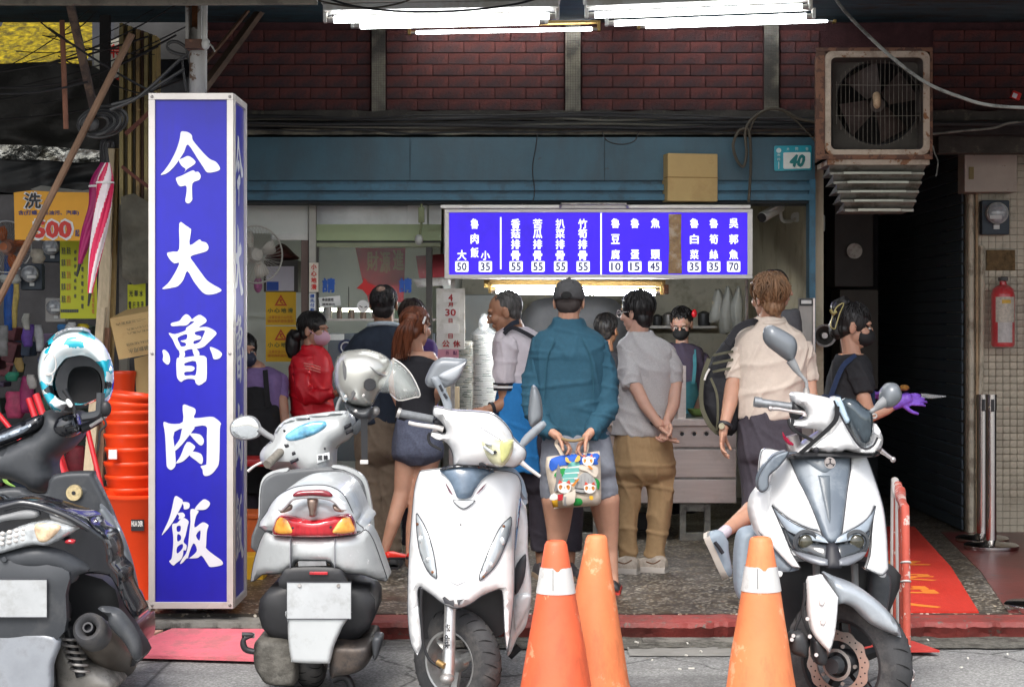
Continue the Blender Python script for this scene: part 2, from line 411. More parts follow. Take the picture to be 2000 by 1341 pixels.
rust=mat('rusty_iron',(0.22,0.085,0.035),0.85,var=0.5,scale=14,bump=0.5,dirt=(0.06,0.035,0.025),dscale=9,damt=0.8)
wood_l=mat('pale_timber',(0.62,0.5,0.33),0.6,var=0.14,scale=5,stretch=(12,12,0.6))
wood_o=mat('ochre_timber',(0.36,0.24,0.09),0.6,var=0.25,scale=5,stretch=(12,12,0.6))
black_pl=mat('black_plastic',(0.02,0.02,0.022),0.45,var=0.2,scale=12)
glass_m=mat('window_glass',(0.9,0.95,0.93),0.02,var=0.0,trans=1.0,ior=1.1,spec=0.6)
# ================================================================ ground
D_K,D_T=9.06,9.27
GZ=0.1
def sheet(name,x0,x1,y0,y1,z,m,nx=2,ny=2,disp=0.0,kind='structure'):
 mb=MB();v=[]
 for j in range(ny+1):
  for i in range(nx+1):
   x=x0+(x1-x0)*i/nx;y=y0+(y1-y0)*j/ny
   v.append((x,y,z+(disp*mnoise.noise(Vector((x*3,y*3,0)))if disp else 0)))
 f=[[j*(nx+1)+i,j*(nx+1)+i+1,(j+1)*(nx+1)+i+1,(j+1)*(nx+1)+i]for j in range(ny)for i in range(nx)]
 o=mb.add(v,f).build(name,m);return tag(o,kind=kind)
sheet('road',-60,60,-60,D_K+0.4,0,asph,2,2)
mb=MB();mb.bb(-14,14,D_T,19,-0.2,GZ);tag(mb.build('arcade_floor',terr),kind='structure')
# the kerb: a broken red painted edge in front of the terrazzo
def kerb(name,x0,x1,m,front,h=GZ,amp=0.03):
 n=int((x1-x0)/0.022);rings=[]
 for i in range(n+1):
  x=x0+(x1-x0)*i/n
  a=amp*mnoise.noise(Vector((x*3,0,1.7)))+amp*0.9*mnoise.noise(Vector((x*11,3,0)))+amp*0.5*mnoise.noise(Vector((x*40,3,0)))
  f=front+a;zt=h-0.006+0.005*mnoise.noise(Vector((x*9,5,0)))
  rings.append([Vector((x,D_T+0.006,zt)),Vector((x,f+0.03,zt)),Vector((x,f+0.008,zt-0.006)),Vector((x,f,zt-0.03+0.01*mnoise.noise(Vector((x*20,1,0))))),Vector((x,f+0.03,0.022+0.03*mnoise.noise(Vector((x*11,2,0))))),Vector((x,f+0.06,-0.1)),Vector((x,D_T+0.006,-0.1))])
 return tag(MB().loft(rings).build(name,m,smooth=24),kind='structure')
kerb('kerb',-1.1,7.5,red_kerb,D_K)
kerb('broken_kerb',-1.84,-1.1,concrete,D_K+0.05,GZ-0.012,0.05)
kerb('far_kerb',-8,-1.84,concrete,D_K,GZ-0.02,0.05)
# rough gutter strips in front of the kerb
gut=mat('gravelly_gutter',(0.12,0.115,0.1),0.95,var=0.5,scale=40,bump=1.0,bscale=90,dirt=(0.04,0.036,0.03),dscale=12,damt=0.8)
def strip(name,x0,x1,y0,y1,z,m,amp=0.03,seed=0):
 n=int((x1-x0)/0.05)+2;k=5;rows=[]
 for i in range(n+1):
  x=x0+(x1-x0)*i/n;e=amp*mnoise.noise(Vector((x*3+seed,0,0)))+amp*0.4*mnoise.noise(Vector((x*17+seed,4,0)))
  rows.append([Vector((x,y0+e+(y1-y0-e)*j/k,z+(0.008*mnoise.noise(Vector((x*12,j*1.3,seed)))if 0<j<k else-0.003)))for j in range(k+1)])
 return tag(MB().loft(rows,caps=False,closed=False).build(name,m,smooth=60),kind='structure')
strip('gutter',-0.3,3.0,D_K-0.27,D_K+0.12,0.012,gut,0.06,1)
strip('gutter',-3,-1.9,D_K-0.75,D_K-0.55,0.012,gut,0.04,7)
B('stone_slab',1255,1590,1250,1278,D_K-0.12,D_K-0.02,concrete,None,0.01)['kind']='structure'
patch=mat('cement_patch',(0.23,0.225,0.21),0.9,var=0.15,scale=5,bump=0.3)
strip('cement_patch',0.55,1.55,D_K-0.45,D_K-0.2,0.008,patch,0.03,4)
# litter on the road
litm=mat('pale_litter',(0.7,0.68,0.62),0.8)
random.seed(3)
for k in range(34):
 x=random.uniform(-2.2,2.6);y=random.uniform(8.2,D_K-0.05);a=random.uniform(0,PI);l=random.uniform(0.008,0.03)
 o=MB().box((x,y,0.014),(l,0.007,0.006),Matrix.Rotation(a,3,'Z')).build('litter',litm)
 tag(o,'small pale scrap of litter lying on the grey road by the kerb','litter','scraps of litter on the road')
 # ================================================================ building shell
WD=12.2
def S_(name,*a,**k):return tag(B(name,*a,**k),kind='structure')
sw=thing('brick_wall','sooty red brick wall band above the teal shop beam','wall',(0,WD,3))
mb=MB();mb.bb(X(395,WD),9,WD+0.012,WD+0.3,2.95,7);mb.build('backing',mortar_m,sw)
# mosaic piers (px columns) and bricks between them
piers=[(726,753),(1104,1134),(1492,1521)]
bw,bh=0.205,0.076
bmesh_brick=None
spans=[(395,724),(755,1102),(1136,1490),(1523,1600),(1822,2040)]
rows=7
for a,b in spans:
 xa,xb=X(a,WD),X(b,WD)
 for r_ in range(rows):
  z=2.965+(r_+0.5)*bh;off=(r_%2)*bw/2;x=xa-off
  while x<xb:
   l=max(x,xa);r2=min(x+bw,xb)
   if r2-l>0.04:
    full=abs(r2-l-bw)<1e-6
    if full and bmesh_brick:o=bpy.data.objects.new('brick',bmesh_brick);C.objects.link(o);o.parent=sw
    else:
     o=MB().box((0,0,0),(r2-l-0.003,0.03,bh-0.003),bev=0.003,seg=1).build('brick',brick_m,None);o.parent=sw
     if full:bmesh_brick=o.data
    o.location=Vector(((l+r2)/2,WD+random.uniform(-0.002,0.003),z))-Vector((0,WD,3))
   x+=bw
for a,b in piers:
 mb=MB();bx(mb,a,b,40,232,WD-0.07,WD+0.01);mb.build('pier',mortar_m,sw)
 t=MB();n=6;w=(X(b,WD-0.07)-X(a,WD-0.07))/n;z=Z(230,WD-0.07);x0=X(a,WD-0.07)
 for j in range(int((Z(42,WD-0.07)-z)/w)):
  for i in range(n):t.bb(x0+i*w+0.001,x0+(i+1)*w-0.001,WD-0.075,WD-0.071,z+j*w+0.001,z+(j+1)*w-0.001)
 tag(t.build('mosaic_tiles',mosaic_m,sw),kind='stuff')
 # ledge under the bricks with pipes and loose cables
lg=thing('concrete_ledge','sooty concrete ledge with loose cables under the brick wall','ledge',(0,12,2.9))
def rough_bar(mb,x0,x1,y0,y1,z0,z1,amp=0.01,seed=0):
 n=int((x1-x0)/0.06);rings=[]
 for i in range(n+1):
  x=x0+(x1-x0)*i/n;e=amp*mnoise.noise(Vector((x*6,seed,0)));g=amp*mnoise.noise(Vector((x*6,seed,9)))
  rings.append([Vector((x,y1,z0+e)),Vector((x,y0+g,z0+e)),Vector((x,y0-g,z1+g)),Vector((x,y1,z1+g))])
 return mb.loft(rings)
rough_bar(MB(),-3,3.9,12.05,12.2,Z(236,12.05),Z(216,12.05),0.012,1).build('lip',soot,lg)
rough_bar(MB(),-3,3.9,12.12,12.25,Z(262,12.1),Z(236,12.1),0.01,2).build('soffit',mat('soffit_soot',(0.025,0.02,0.02),0.9,var=0.4,scale=9),lg)
rough_bar(MB(),-3,2.2,12.0,12.1,Z(263,12.0),Z(252,12.0),0.006,3).build('tile_strip',mosaic_m,lg)
mb=MB();mb.cyl((-3,12.03,Z(243,12)),(3.9,12.03,Z(240,12)),0.018,n=8);mb.build('pipe',cable_m,lg)
random.seed(11)
for k in range(9):
 y=11.96+random.uniform(-0.05,0.04);z0=Z(random.uniform(226,262),y);pts=[]
 for i in range(14):
  x=-1.9+i*0.31;pts.append((x,y,z0+0.03*mnoise.noise(Vector((x*0.8,k*3.1,0)))+0.02*mnoise.noise(Vector((x*2.5,k*5,2)))))
 MB().tube(pts,random.choice([0.006,0.008,0.011]),6,3).build('cable',cable_m if k%3 else mat('dusty_cable',(0.09,0.085,0.07),0.7),lg)
 # the teal beam that holds the rolled up shutter
BD=12.0
bm_=thing('shop_beam','long teal painted shutter beam above the shop opening','beam',(0,BD,2.6))
B('fascia',430,1592,268,352,BD,BD+0.2,teal_paint,bm_)
mb=MB()
for a,b,dd in((352,360,0.03),(360,372,-0.015),(372,379,0.02),(379,391,-0.03)):bx(mb,430,1592,a,b,BD+dd,BD+0.25)
mb.build('shutter_rail',teal_trim,bm_)
B('bottom_slat',430,1592,391,397,BD+0.02,BD+0.3,mat('dark_slat',(0.012,0.02,0.028),0.6),bm_)
B('jamb',1581,1593,350,1052,BD-0.02,BD+0.12,teal_trim,bm_)
for u in(800,1180):B('seam',u,u+1.5,268,352,BD-0.002,BD+0.1,mat('seam',(0.012,0.03,0.04),0.7),bm_)
# upper building, closing slabs and side masses that shade the arcade
def mass(name,x0,x1,y0,y1,z0,z1,m):return tag(MB().bb(x0,x1,y0,y1,z0,z1).build(name,m),kind='structure')
ceil_m=mat('arcade_ceiling',(0.05,0.05,0.05),0.9,var=0.3)
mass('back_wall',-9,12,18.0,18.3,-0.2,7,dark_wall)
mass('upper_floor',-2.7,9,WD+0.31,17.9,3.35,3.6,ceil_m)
mass('stall_sky_block',-9,-2.71,14.3,17.9,3.35,3.6,ceil_m)  # unseen slab added so skylight enters only above the awning
tag(B('added_dark_panel',180,410,-60,215,12.6,12.65,dark_wall),kind='structure')  # added dark panel that covers the pale skylit back wall
mass('side_sky_block',-9.3,-9.05,5,18,-0.2,7,dark_wall)  # unseen blocks added at both ends to stop skylight leaking in
mass('side_sky_block',9.05,9.3,9,18,-0.2,7,dark_wall)
# corrugated canopy over the arcade, ridges running along the street
def corrugated(name,x0,x1,ya,za,yb,zb,amp,pitch,m,parent=None,thick=0.004):
 n=int(math.hypot(yb-ya,zb-za)/pitch*6);v=[];f=[]
 for i in range(n+1):
  t=i/n;y=ya+(yb-ya)*t;z=za+(zb-za)*t+amp*math.sin(2*PI*i/6)
  for x in(x0,x1):v.append((x,y,z))
 for i in range(n+1):
  for x in(0,1):q=Vector(v[2*i+x]);v.append((q.x,q.y,q.z+thick))
 m_=2*(n+1)
 for i in range(n):
  a=2*i;f+=[[a,a+1,a+3,a+2],[m_+a+2,m_+a+3,m_+a+1,m_+a]]
 return MB().add(v,f).build(name,m,parent,smooth=80)
cn=thing('canopy','dark blue corrugated canopy over the arcade with steel joists','canopy',(0,10.5,3.4))
corrugated('corrugated_sheet',-9,9,8.75,3.2,WD,3.56,0.018,0.11,corr_m,cn)
MB().bb(-9,9,8.7,8.78,3.12,3.2).build('edge_beam',mat('grimy_steel',(0.1,0.1,0.095),0.7,metal=0.3,var=0.3,scale=4,dirt=(0.03,0.025,0.02),dscale=5),cn)
for x in(-5.5,4.6):MB().bb(x,x+0.06,8.8,WD,3.18,3.22).build('joist',mat('grimy_steel',(0,0,0)),cn)
mb=MB();mb.bb(-9,9,8.95,WD-0.02,3.62,3.75);mb.build('roof_deck',dark_wall,cn)
# ================================================================ shop interior
S_('shop_back_wall',470,1460,330,1100,15.5,15.6,beige_wall)
tag(MB().bb(1.97,2.05,12.13,15.5,0.1,2.9).build('shop_side_wall',mat('side_wall_cream',(0.5,0.45,0.33),0.7,var=0.08,scale=2,dirt=(0.28,0.22,0.13),dscale=2.5,damt=0.6)),kind='structure')
tag(MB().bb(-0.5,-0.42,13.4,15.5,0.1,2.9).build('partition_wall',white_wall),kind='structure')
tag(MB().bb(-2.6,2.1,12.3,15.5,2.62,2.7).build('shop_ceiling',white_wall),kind='structure')
# dark kitchen hood, pots and shelf behind the counter
hood_m=mat('dark_hood_steel',(0.1,0.1,0.105),0.5,metal=0.5,var=0.4,scale=3)
t=thing('kitchen_hood','dark rounded kitchen hood behind the counter under the tube lamp','kitchen hood',P(1110,760,14.4))
pan('shell',[(1005,700,1),(1008,640),(1030,600),(1065,582),(1180,580),(1215,600),(1232,640),(1236,700,1)],14.2,hood_m,t,bulge=0.03,thick=0.6)
B('lower_cabinet',1000,1240,700,800,14.0,14.8,hood_m,t)
t=thing('fridge','grey fridge standing behind the man in the striped collar shirt','fridge',P(940,900,14.8))
B('cabinet',905,975,575,1000,14.6,15.3,mat('fridge_grey',(0.3,0.31,0.3),0.45,var=0.08),t,0.01)
B('door_gap',906,974,700,703,14.595,14.7,black_pl,t)
B('handle',912,915,720,780,14.55,14.6,steel,t)
t=thing('wall_shelf','dark wall shelf with pots behind the counter','shelf',P(1270,640,15.2))
B('board',1240,1400,636,641,15.0,15.45,steel_dull,t)
for i,(u,w,h)in enumerate(((1256,13,26),(1284,9,18),(1306,11,22),(1375,12,24))):
 c=P(u,636,15.2);r=w/sc_(15.2)
 o=MB().lathe([(r*.9,0),(r,0.01),(r,h/sc_(15.2)),(r*1.05,h/sc_(15.2)),(r*.3,h/sc_(15.2)+.02)],c,20).build('cooking_pot',hood_m if i%2 else steel_dull)
 tag(o,['wide dark pot at the left end of the wall shelf','small dull steel pot second on the wall shelf','dark pot third on the wall shelf','steel pot at the right end of the wall shelf'][i],'pot')
 # counter
CD=12.4
t=thing('steel_counter','long stainless steel serving counter with a row of vent holes','counter',(0.4,CD,0.1))
B('counter_top',868,1445,818,832,CD-0.05,CD+0.75,steel,t,0.006)
B('body',880,1438,850,982,CD+0.03,CD+0.7,steel_dull,t)
for a,b in((832,873),(877,932),(936,982)):B('front_panel',876,1437,a,b,CD,CD+0.03,steel,t,0.004)
for u in range(900,1436,24):
 c=P(u,847,CD-0.004);MB().cyl(c,c+Vector((0,0.01,0)),0.016,n=16).build('vent_hole',black_pl,t)
 o=MB().tube([c+Vector((0.0165*math.cos(k*PI/6),-0.001,0.0165*math.sin(k*PI/6)))for k in range(12)],0.003,5,closed=True).build('vent_rim',steel,t)
for i,u in enumerate((1328,1110,900)):
 q=thing('counter_stand',['grey square frame stand under the right end of the counter','grey square frame stand hidden under the middle of the counter','grey square frame stand under the left end of the counter'][i],'stand',P(u+30,1055,CD+0.02))
 for a,b,c_,d_ in((u,u+12,982,1055),(u+48,u+60,982,1055),(u+12,u+48,982,998),(u+12,u+48,1040,1055)):B('frame_bar',a,b,c_,d_,CD+0.03,CD+0.09,concrete,q,0.003)
t=thing('storage_crate','dark crate stored in the shade under the counter','crate',P(1250,1050,13.2))
B('crate_body',1205,1300,1000,1036,13.0,13.4,black_pl,t,0.01)
# things on the counter
t=thing('steel_divider','upright steel splash plate standing on the counter','splash plate',P(1332,818,12.6))
B('plate',1324,1340,714,818,12.5,12.95,steel,t,0.003)
t=thing('green_bowl','pale green melamine bowl on the counter beside the backpack','bowl',P(1362,812,12.7))
MB().lathe([(0.03,0),(0.055,0.02),(0.07,0.05),(0.066,0.05),(0.04,0.012)],P(1362,812,12.7),28).build('bowl',mat('green_melamine',(0.35,0.5,0.15),0.4),t)
MB().ell(P(1362,803,12.7)+Vector((0,0,0.0)),(0.055,0.055,0.02)).build('greens',mat('greens',(0.2,0.25,0.03),0.6,var=0.5,scale=60),t)
bag_m=mat('clear_bag',(0.85,0.88,0.9),0.15,var=0.05,alpha=0.14,spec=0.9)
paper=mat('white_paper_bowl',(0.82,0.82,0.78),0.6,var=0.05)
bowl_g=mat('green_print',(0.04,0.1,0.06),0.6)
random.seed(5)
for i,(u,v0,v1,r,dd)in enumerate(((945,650,812,0.078,12.25),(908,665,812,0.07,12.45),(890,700,812,0.06,12.7),(968,662,812,0.066,12.6))):
 c=P(u,v1,dd);h=(v1-v0)/sc_(dd);n=int(h/0.0115)
 t=thing('bowl_stack',['tallest stack of white paper bowls wrapped in a clear knotted bag','stack of paper bowls left of the bagged stack','short stack of paper bowls behind the calendar board','stack of paper bowls behind the bagged stack'][i],'bowl stack',c,'stacks of paper bowls')
 prof=[(r*0.7,0)];
 for k in range(n):z=k*0.0115;prof+=[(r*0.86,z+0.003),(r,z+0.006),(r,z+0.0095),(r*0.9,z+0.0108)]
 MB().lathe(prof,c,28).build('bowls',paper,t,smooth=0)
 p=MB()
 for k in range(n):
  if random.random()<0.75:
   a0=random.uniform(PI*1.05,PI*1.6);a1=a0+random.uniform(0.3,0.9);z=c.z+k*0.0115+0.0045;q=[]
   for j in range(7):
    a=a0+(a1-a0)*j/6;q.append([Vector((c.x+r*0.985*math.cos(a),c.y+r*0.985*math.sin(a),z-0.0035)),Vector((c.x+r*1.005*math.cos(a),c.y+r*1.005*math.sin(a),z))])
   p.loft(q,caps=False,closed=False)
 tag(p.build('printed_rims',bowl_g,t,smooth=0),kind='stuff')
 if i==0:
  pr=[(r*1.08,-0.0),(r*1.12,0.1),(r*1.05,0.3),(r*1.14,h*0.8),(r*1.1,h),(r*0.6,h+0.03),(0.022,h+0.05),(0.03,h+0.09),(0.02,h+0.12),(0.004,h+0.13)]
  me=MB().lathe(pr,c,36,caps=False)
  for v in me.v:
   e=0.007*mnoise.noise(v*28)+0.004*mnoise.noise(v*60);dxy=Vector((v.x-c.x,v.y-c.y,0));v+=dxy.normalized()*e if dxy.length>0 else Vector()
  me.build('clear_bag',bag_m,t,smooth=180)
  MB().ell(c+Vector((0,0,h+0.06)),(0.035,0.035,0.045)).build('bag_knot',mat('bag_knot',(0.8,0.83,0.85),0.3,alpha=0.7),t)
  # calendar board
paperw=mat('grubby_white_board',(0.62,0.6,0.55),0.6,var=0.06,scale=5,dirt=(0.35,0.3,0.22),dscale=6,damt=0.5)
red_ink=mat('red_ink',(0.35,0.015,0.02),0.6,var=0.05)
t=thing('closing_day_board','white closing day board reading 4月30日 公休 on a thin post','sign board',P(880,680,12.05))
B('board',852,908,563,682,12.05,12.075,paperw,t,0.003)
B('post',880,888,538,812,12.08,12.11,steel_dull,t)
for a,b in((571,590),(600,619),(632,651)):B('slot',866,897,a,b,12.043,12.052,mat('slot_white',(0.66,0.64,0.6),0.5),t)
mb=MB()
for s,cx,cy,w,h in(('4',880,581,8,13),('月',880,595,9,8),('30',880,610,20,13),('日',880,626,7,8),('日',880,656,8,9),('公',871,671,14,13),('休',892,671,14,13)):text(mb,s,cx,cy,w,h,12.043,0.03)
mb.build('lettering',red_ink,t)
t=thing('pink_note','pink handwritten note taped under the closing day board','note',P(874,718,12.04))
B('sheet',853,896,682,722,12.04,12.043,mat('pink_paper',(0.6,0.27,0.33),0.7),t)
mb=MB();text(mb,'外',874,689,7,8,12.038,0.02);text(mb,'點',889,689,8,8,12.038,0.02);text(mb,'帶',874,702,8,9,12.038,0.02);text(mb,'餐',889,702,8,9,12.038,0.02)
mb.build('handwriting',mat('violet_ink',(0.15,0.03,0.1),0.6),t)
B('chopsticks_carton',872,897,755,818,12.2,12.3,wood_l,None,0.004);tag(bpy.data.objects['chopsticks_carton'],'upright carton of wooden chopsticks beside the bowl stacks','carton')
# ================================================================ menu board
MD=11.9
em_blue=mat('backlit_blue',(0.032,0.006,0.6),0.4,var=0.3,scale=1.3,emit=0.6)
em_white=mat('backlit_white',(0.85,0.87,0.95),0.4,var=0.0,emit=0.5)
t=thing('menu_board','backlit blue menu board with white dish names and prices above the counter','menu board',P(1168,543,MD))
B('light_box',878,1459,415,536,MD+0.012,MD+0.14,steel_dull,t)
B('blue_face',877.5,1459.5,415,536,MD+0.004,MD+0.012,em_blue,t)
for a,b,c_,d_ in((868,1470,408,415),(868,1470,536,544),(868,877,415,536),(1460,1470,415,536)):B('frame_bar',a,b,c_,d_,MD-0.01,MD+0.15,alu,t,0.003)
B('top_rail',860,1466,400,407,MD-0.03,MD+0.02,alu,t,0.004)
MB().tube([P(1094,405,MD-0.04),P(1097,399,MD-0.06),P(1110,398,MD-0.06),P(1210,398,MD-0.06),P(1223,400,MD-0.06),P(1226,405,MD-0.04)],0.008,8,4).build('carry_handle',steel_dull,t)
for u in(978,1174):B('divider_line',u-1.5,u+1.5,424 if u<1000 else 416,526 if u<1000 else 536,MD+0.001,MD+0.006,em_white,t)
cols=[(927,[('魯',437),('肉',466),('飯',493)],15,19),(902,[('大',498)],17,19),(948,[('小',499)],17,17),
(1007,[('香',437),('菇',456),('排',477),('骨',499)],17,18),(1050,[('苦',437),('瓜',456),('排',477),('骨',499)],17,18),
(1094,[('扒',437),('菜',456),('排',477),('骨',499)],17,18),(1138,[('竹',437),('筍',456),('排',477),('骨',499)],17,18),
(1202,[('魯',436),('豆',467),('腐',497)],16,18),(1240,[('魯',436),('蛋',497)],16,18),(1280,[('魚',436),('頭',497)],17,18),
(1356,[('魯',436),('白',467),('菜',497)],16,18),(1394,[('魯',436),('筍',467),('絲',497)],16,18),(1433,[('吳',436),('郭',467),('魚',497)],17,18)]
for u,lst,w,h in cols:
 for ch,v in lst:text(MB(),ch,u,v,w,h,MD+0.003,0.032).build('dish_name',em_white,t)
digit_m=mat('navy_digits',(0.03,0.03,0.2),0.5)
for u,s in((902,'50'),(948,'35'),(1008,'55'),(1051,'55'),(1095,'55'),(1139,'55'),(1203,'10'),(1240,'15'),(1279,'45'),(1356,'35'),(1394,'35'),(1433,'70')):
 q=pan('price_box',[(u-13,511),(u-11,510),(u+11,510),(u+13,511),(u+13,529),(u+11,531),(u-11,531),(u-13,529)],MD+0.002,em_white,t,bulge=0,thick=0.003,sub=1)
 mb=MB();text(mb,s,u,520.5,18,15,MD+0.0,0.02);mb.build('price',digit_m,q)
pan('taped_cardboard',[(1306,418),(1331,418),(1330,470),(1332,534),(1305,534),(1307,480)],MD-0.002,mat('taped_card',(0.33,0.2,0.09),0.4,var=0.3,scale=25,dirt=(0.6,0.5,0.38),dscale=12,damt=0.6),t,bulge=0.004,thick=0.004,sub=1)
lamp_m=mat('tube_glow',(0.93,0.97,1.0),0.3,var=0,emit=11.0)
lamp_s=mat('tube_glow_shop',(0.93,0.97,1.0),0.3,var=0,emit=85.0)
lamp_body=mat('lamp_white_enamel',(0.72,0.72,0.68),0.4,var=0.06,dirt=(0.4,0.36,0.26),dscale=5,damt=0.5)
lamp_old=mat('lamp_yellowed',(0.42,0.27,0.08),0.5,var=0.25,scale=5)
def tube_lamp(label,u0,v0,u1,v1,d,thick_px,body=lamp_body,refl=0,m=lamp_m,group='tube lamps hanging under the canopy',body2=None):
 a,b=P(u0,v0,d),P(u1,v1,d);r=thick_px/sc_(d)/2
 t=thing('tube_lamp',label,'lamp',(a+b)/2,group)
 MB().cyl(a,b,r,n=16).build('tube',m,t)
 dx=Vector((0.035,0,0))
 for p,s in((a,-1),(b,1)):
  MB().cyl(p,p+dx*s,r*0.95,n=14).build('end_cap',steel_dull,t)
  MB().box(p+Vector((0.045*s,0.0,0.02)),(0.02,0.05,0.07),bev=0.004).build('socket',body,t)
 hz=0.055
 q=Matrix.Rotation(-math.atan2(b.z-a.z,b.x-a.x),3,'Y')
 MB().box((a+b)/2+Vector((0,0.01,hz)),((b-a).length+0.1,0.07+refl,0.035),q,0.005).build('housing',body,t)
 if refl:MB().box((a+b)/2+Vector((0,0.02,hz+0.035)),((b-a).length+0.12,0.2,0.03),q,0.006).build('reflector',body2 or body,t)
 for s in(-0.35,0.35):
  p=(a+b)/2+Vector((s,0.02,hz+0.03));MB().cyl(p,p+Vector((0,0,0.5)),0.003,n=6).build('hanger',steel_dull,t)
tube_lamp('left tube lamp in a long white enamel housing under the canopy',652,39,1072,32,9.7,13,refl=0.1)
tube_lamp('second left tube lamp just behind the white enamel housing',704,50,1052,42,10.6,14,refl=0.02)
tube_lamp('thin far tube lamp with a yellowed end below the left lamps',813,64,1156,57,12.0,7,lamp_old)
tube_lamp('right tube lamp in the long white enamel housing under the canopy',1162,30,1566,14,9.9,12,refl=0.1)
tube_lamp('second right tube lamp just below the white enamel housing',1200,46,1574,32,10.8,11,refl=0.02)
tube_lamp('thin far tube lamp with a yellowed end below the right lamps',1261,53,1616,41,11.9,6.5,lamp_old)
tube_lamp('white tube lamp under the menu board over the counter',970,568,1279,571,12.05,12,lamp_old,m=lamp_s,group='lamps in the shop')
t=thing('lamp_housing','yellowed timber lamp housing under the menu board','housing',P(1120,560,12.1))
B('board',945,1300,546,561,12.1,12.25,lamp_old,t,0.004);B('bracket',1297,1306,556,574,12.08,12.2,rust,t)
MB().cyl(P(1458,544,12.0),P(1460,812,12.45),0.011,n=10).build('steel_post',steel_dull);tag(bpy.data.objects['steel_post'],'thin steel post between the menu board and the counter end','post')
for i,(u,v,w,h)in enumerate(((1402,566,26,62),(1420,560,22,90),(1441,560,20,84))):
 d=14.6-i*0.1;mb=MB();rings=[]
 for k in range(14):
  a=k/13;ww=(0.25+0.75*min(1,a*3))*w/2/sc_(d);c=P(u+2*math.sin(a*5+i),v+h*a,d)
  rings.append([c+Vector((ww*(1+0.3*math.sin(5*t_+i+a*4))*math.cos(t_),0.03*math.sin(t_),0.01*math.sin(3*t_)))for t_ in[2*PI*j/18 for j in range(18)]])
 o=mb.loft(rings).build('plastic_bag',mat('milky_bag',(0.62,0.62,0.58),0.35,var=0.15,scale=9,alpha=0.6),smooth=180)
 tag(o,['short milky plastic bag hanging on the shop wall','long milky plastic bag hanging between two others','milky plastic bag hanging nearest the steel post'][i],'plastic bag','bags hanging on the shop wall')
 # cardboard box on the menu board
card=mat('cardboard',(0.5,0.35,0.15),0.75,var=0.08,scale=4,bump=0.1,dirt=(0.33,0.2,0.08),dscale=4,damt=0.4)
t=thing('cardboard_box','plain tan cardboard box standing on top of the menu board','box',P(1345,400,MD+0.2))
k=sc_(MD)
rt=Matrix.Rotation(R(10),3,'Z')
MB().box(P(1345,349,MD+0.12),(0.335,0.2,0.155*2),rt,0.006).build('carton',card,t)
MB().box(P(1345,349,MD+0.12)+Vector((0,0,0)),(0.339,0.204,0.006),rt).build('flap_seam',mat('seam_brown',(0.25,0.15,0.05),0.8),t)
# house number
t=thing('house_number_plate','turquoise and white house number plate reading 40','number plate',P(1548,333,11.97))
tq=mat('turquoise_enamel',(0.02,0.33,0.42),0.3,var=0.06)
pan('plate',[(1512,287),(1514,285),(1583,284),(1585,286),(1585,330),(1583,332),(1514,334),(1512,332)],11.985,tq,t,bulge=0.002,thick=0.004,sub=1)
pan('white_field',[(1530,299),(1532,298),(1581,297),(1583,299),(1583,327),(1581,329),(1532,330),(1530,328)],11.98,mat('white_enamel',(0.72,0.76,0.72),0.3,var=0.03),t,bulge=0.001,thick=0.003,sub=1)
mb=MB();text(mb,'40',1557,314,28,22,11.976,0.06,0.25);mb.build('number',mat('green_digits',(0.01,0.2,0.2),0.4),t)
mb=MB()
for s,u in(('大',1539),('同',1556),('街',1576)):text(mb,s,u,291,5,6,11.976,0.02)
for s,v in(('市',303),('段',311)):text(mb,s,1521,v,6,5,11.976,0.02)
mb.cyl(P(1521,294,11.975),P(1521,294,11.98),0.016,n=16);bx(mb,1520.4,1521.8,316,330,11.976,11.98)
mb.build('small_print',mat('pale_print',(0.6,0.75,0.75),0.4),t)
# ================================================================ exhaust fan unit on the right
AD=11.4
t=thing('exhaust_fan','big rusty framed exhaust fan box mounted above the alley','exhaust fan',P(1710,325,AD))
rustp=painted('rusting_enamel',(0.52,0.43,0.34),(0.26,0.11,0.045),0.56,9,0.6,(0.1,0.05,0.025),0.45,0.8,(1,1,1),0.4,gscale=5)
rusto=painted('orange_rust',(0.21,0.1,0.06),(0.1,0.05,0.035),0.5,12,0.8,(0.42,0.33,0.26),0.6,0.5,(1,1,1),0.5)
for a,b,c_,d_ in((1594,1822,93,101),(1594,1822,301,311),(1594,1611,101,301),(1816,1822,101,301)):B('outer_flange',a,b,c_,d_,AD,AD+0.02,rusto,t,0.003)
mb=MB();x0,x1,z0,z1=X(1613,AD),X(1822,AD),Z(311,AD),Z(93,AD)
for q in((x0,x0+0.012,z0,z1),(x1-0.012,x1,z0,z1),(x0,x1,z0,z0+0.012),(x0,x1,z1-0.012,z1)):mb.bb(q[0],q[1],AD+0.02,AD+0.42,q[2],q[3])
mb.build('casing',rusto,t)
def rrect(u0,u1,v0,v1,r,n=5):
 o=[]
 for cx,cy,a0 in((u1-r,v0+r,-90),(u1-r,v1-r,0),(u0+r,v1-r,90),(u0+r,v0+r,180)):
  for i in range(n+1):a=R(a0+90*i/n);o.append((cx+r*math.cos(a),cy+r*math.sin(a)))
 return o
def ring(name,o1,o2,d,m,parent,d_in=0.0,thick=0.02):
 """flat or dished frame between two outlines with the same number of points"""
 rings=[]
 for a,b in zip(o1,o2):rings.append([P(a[0],a[1],d),P(b[0],b[1],d)+Vector((0,d_in,0)),P(b[0],b[1],d)+Vector((0,d_in+thick,0)),P(a[0],a[1],d)+Vector((0,thick,0))])
 rings.append(rings[0]);return MB().loft(rings,caps=False).build(name,m,parent,smooth=60)
ring('front_frame',rrect(1612,1816,100,302,14),rrect(1623,1804,112,292,10),AD-0.004,rustp,t,0.0,0.02)
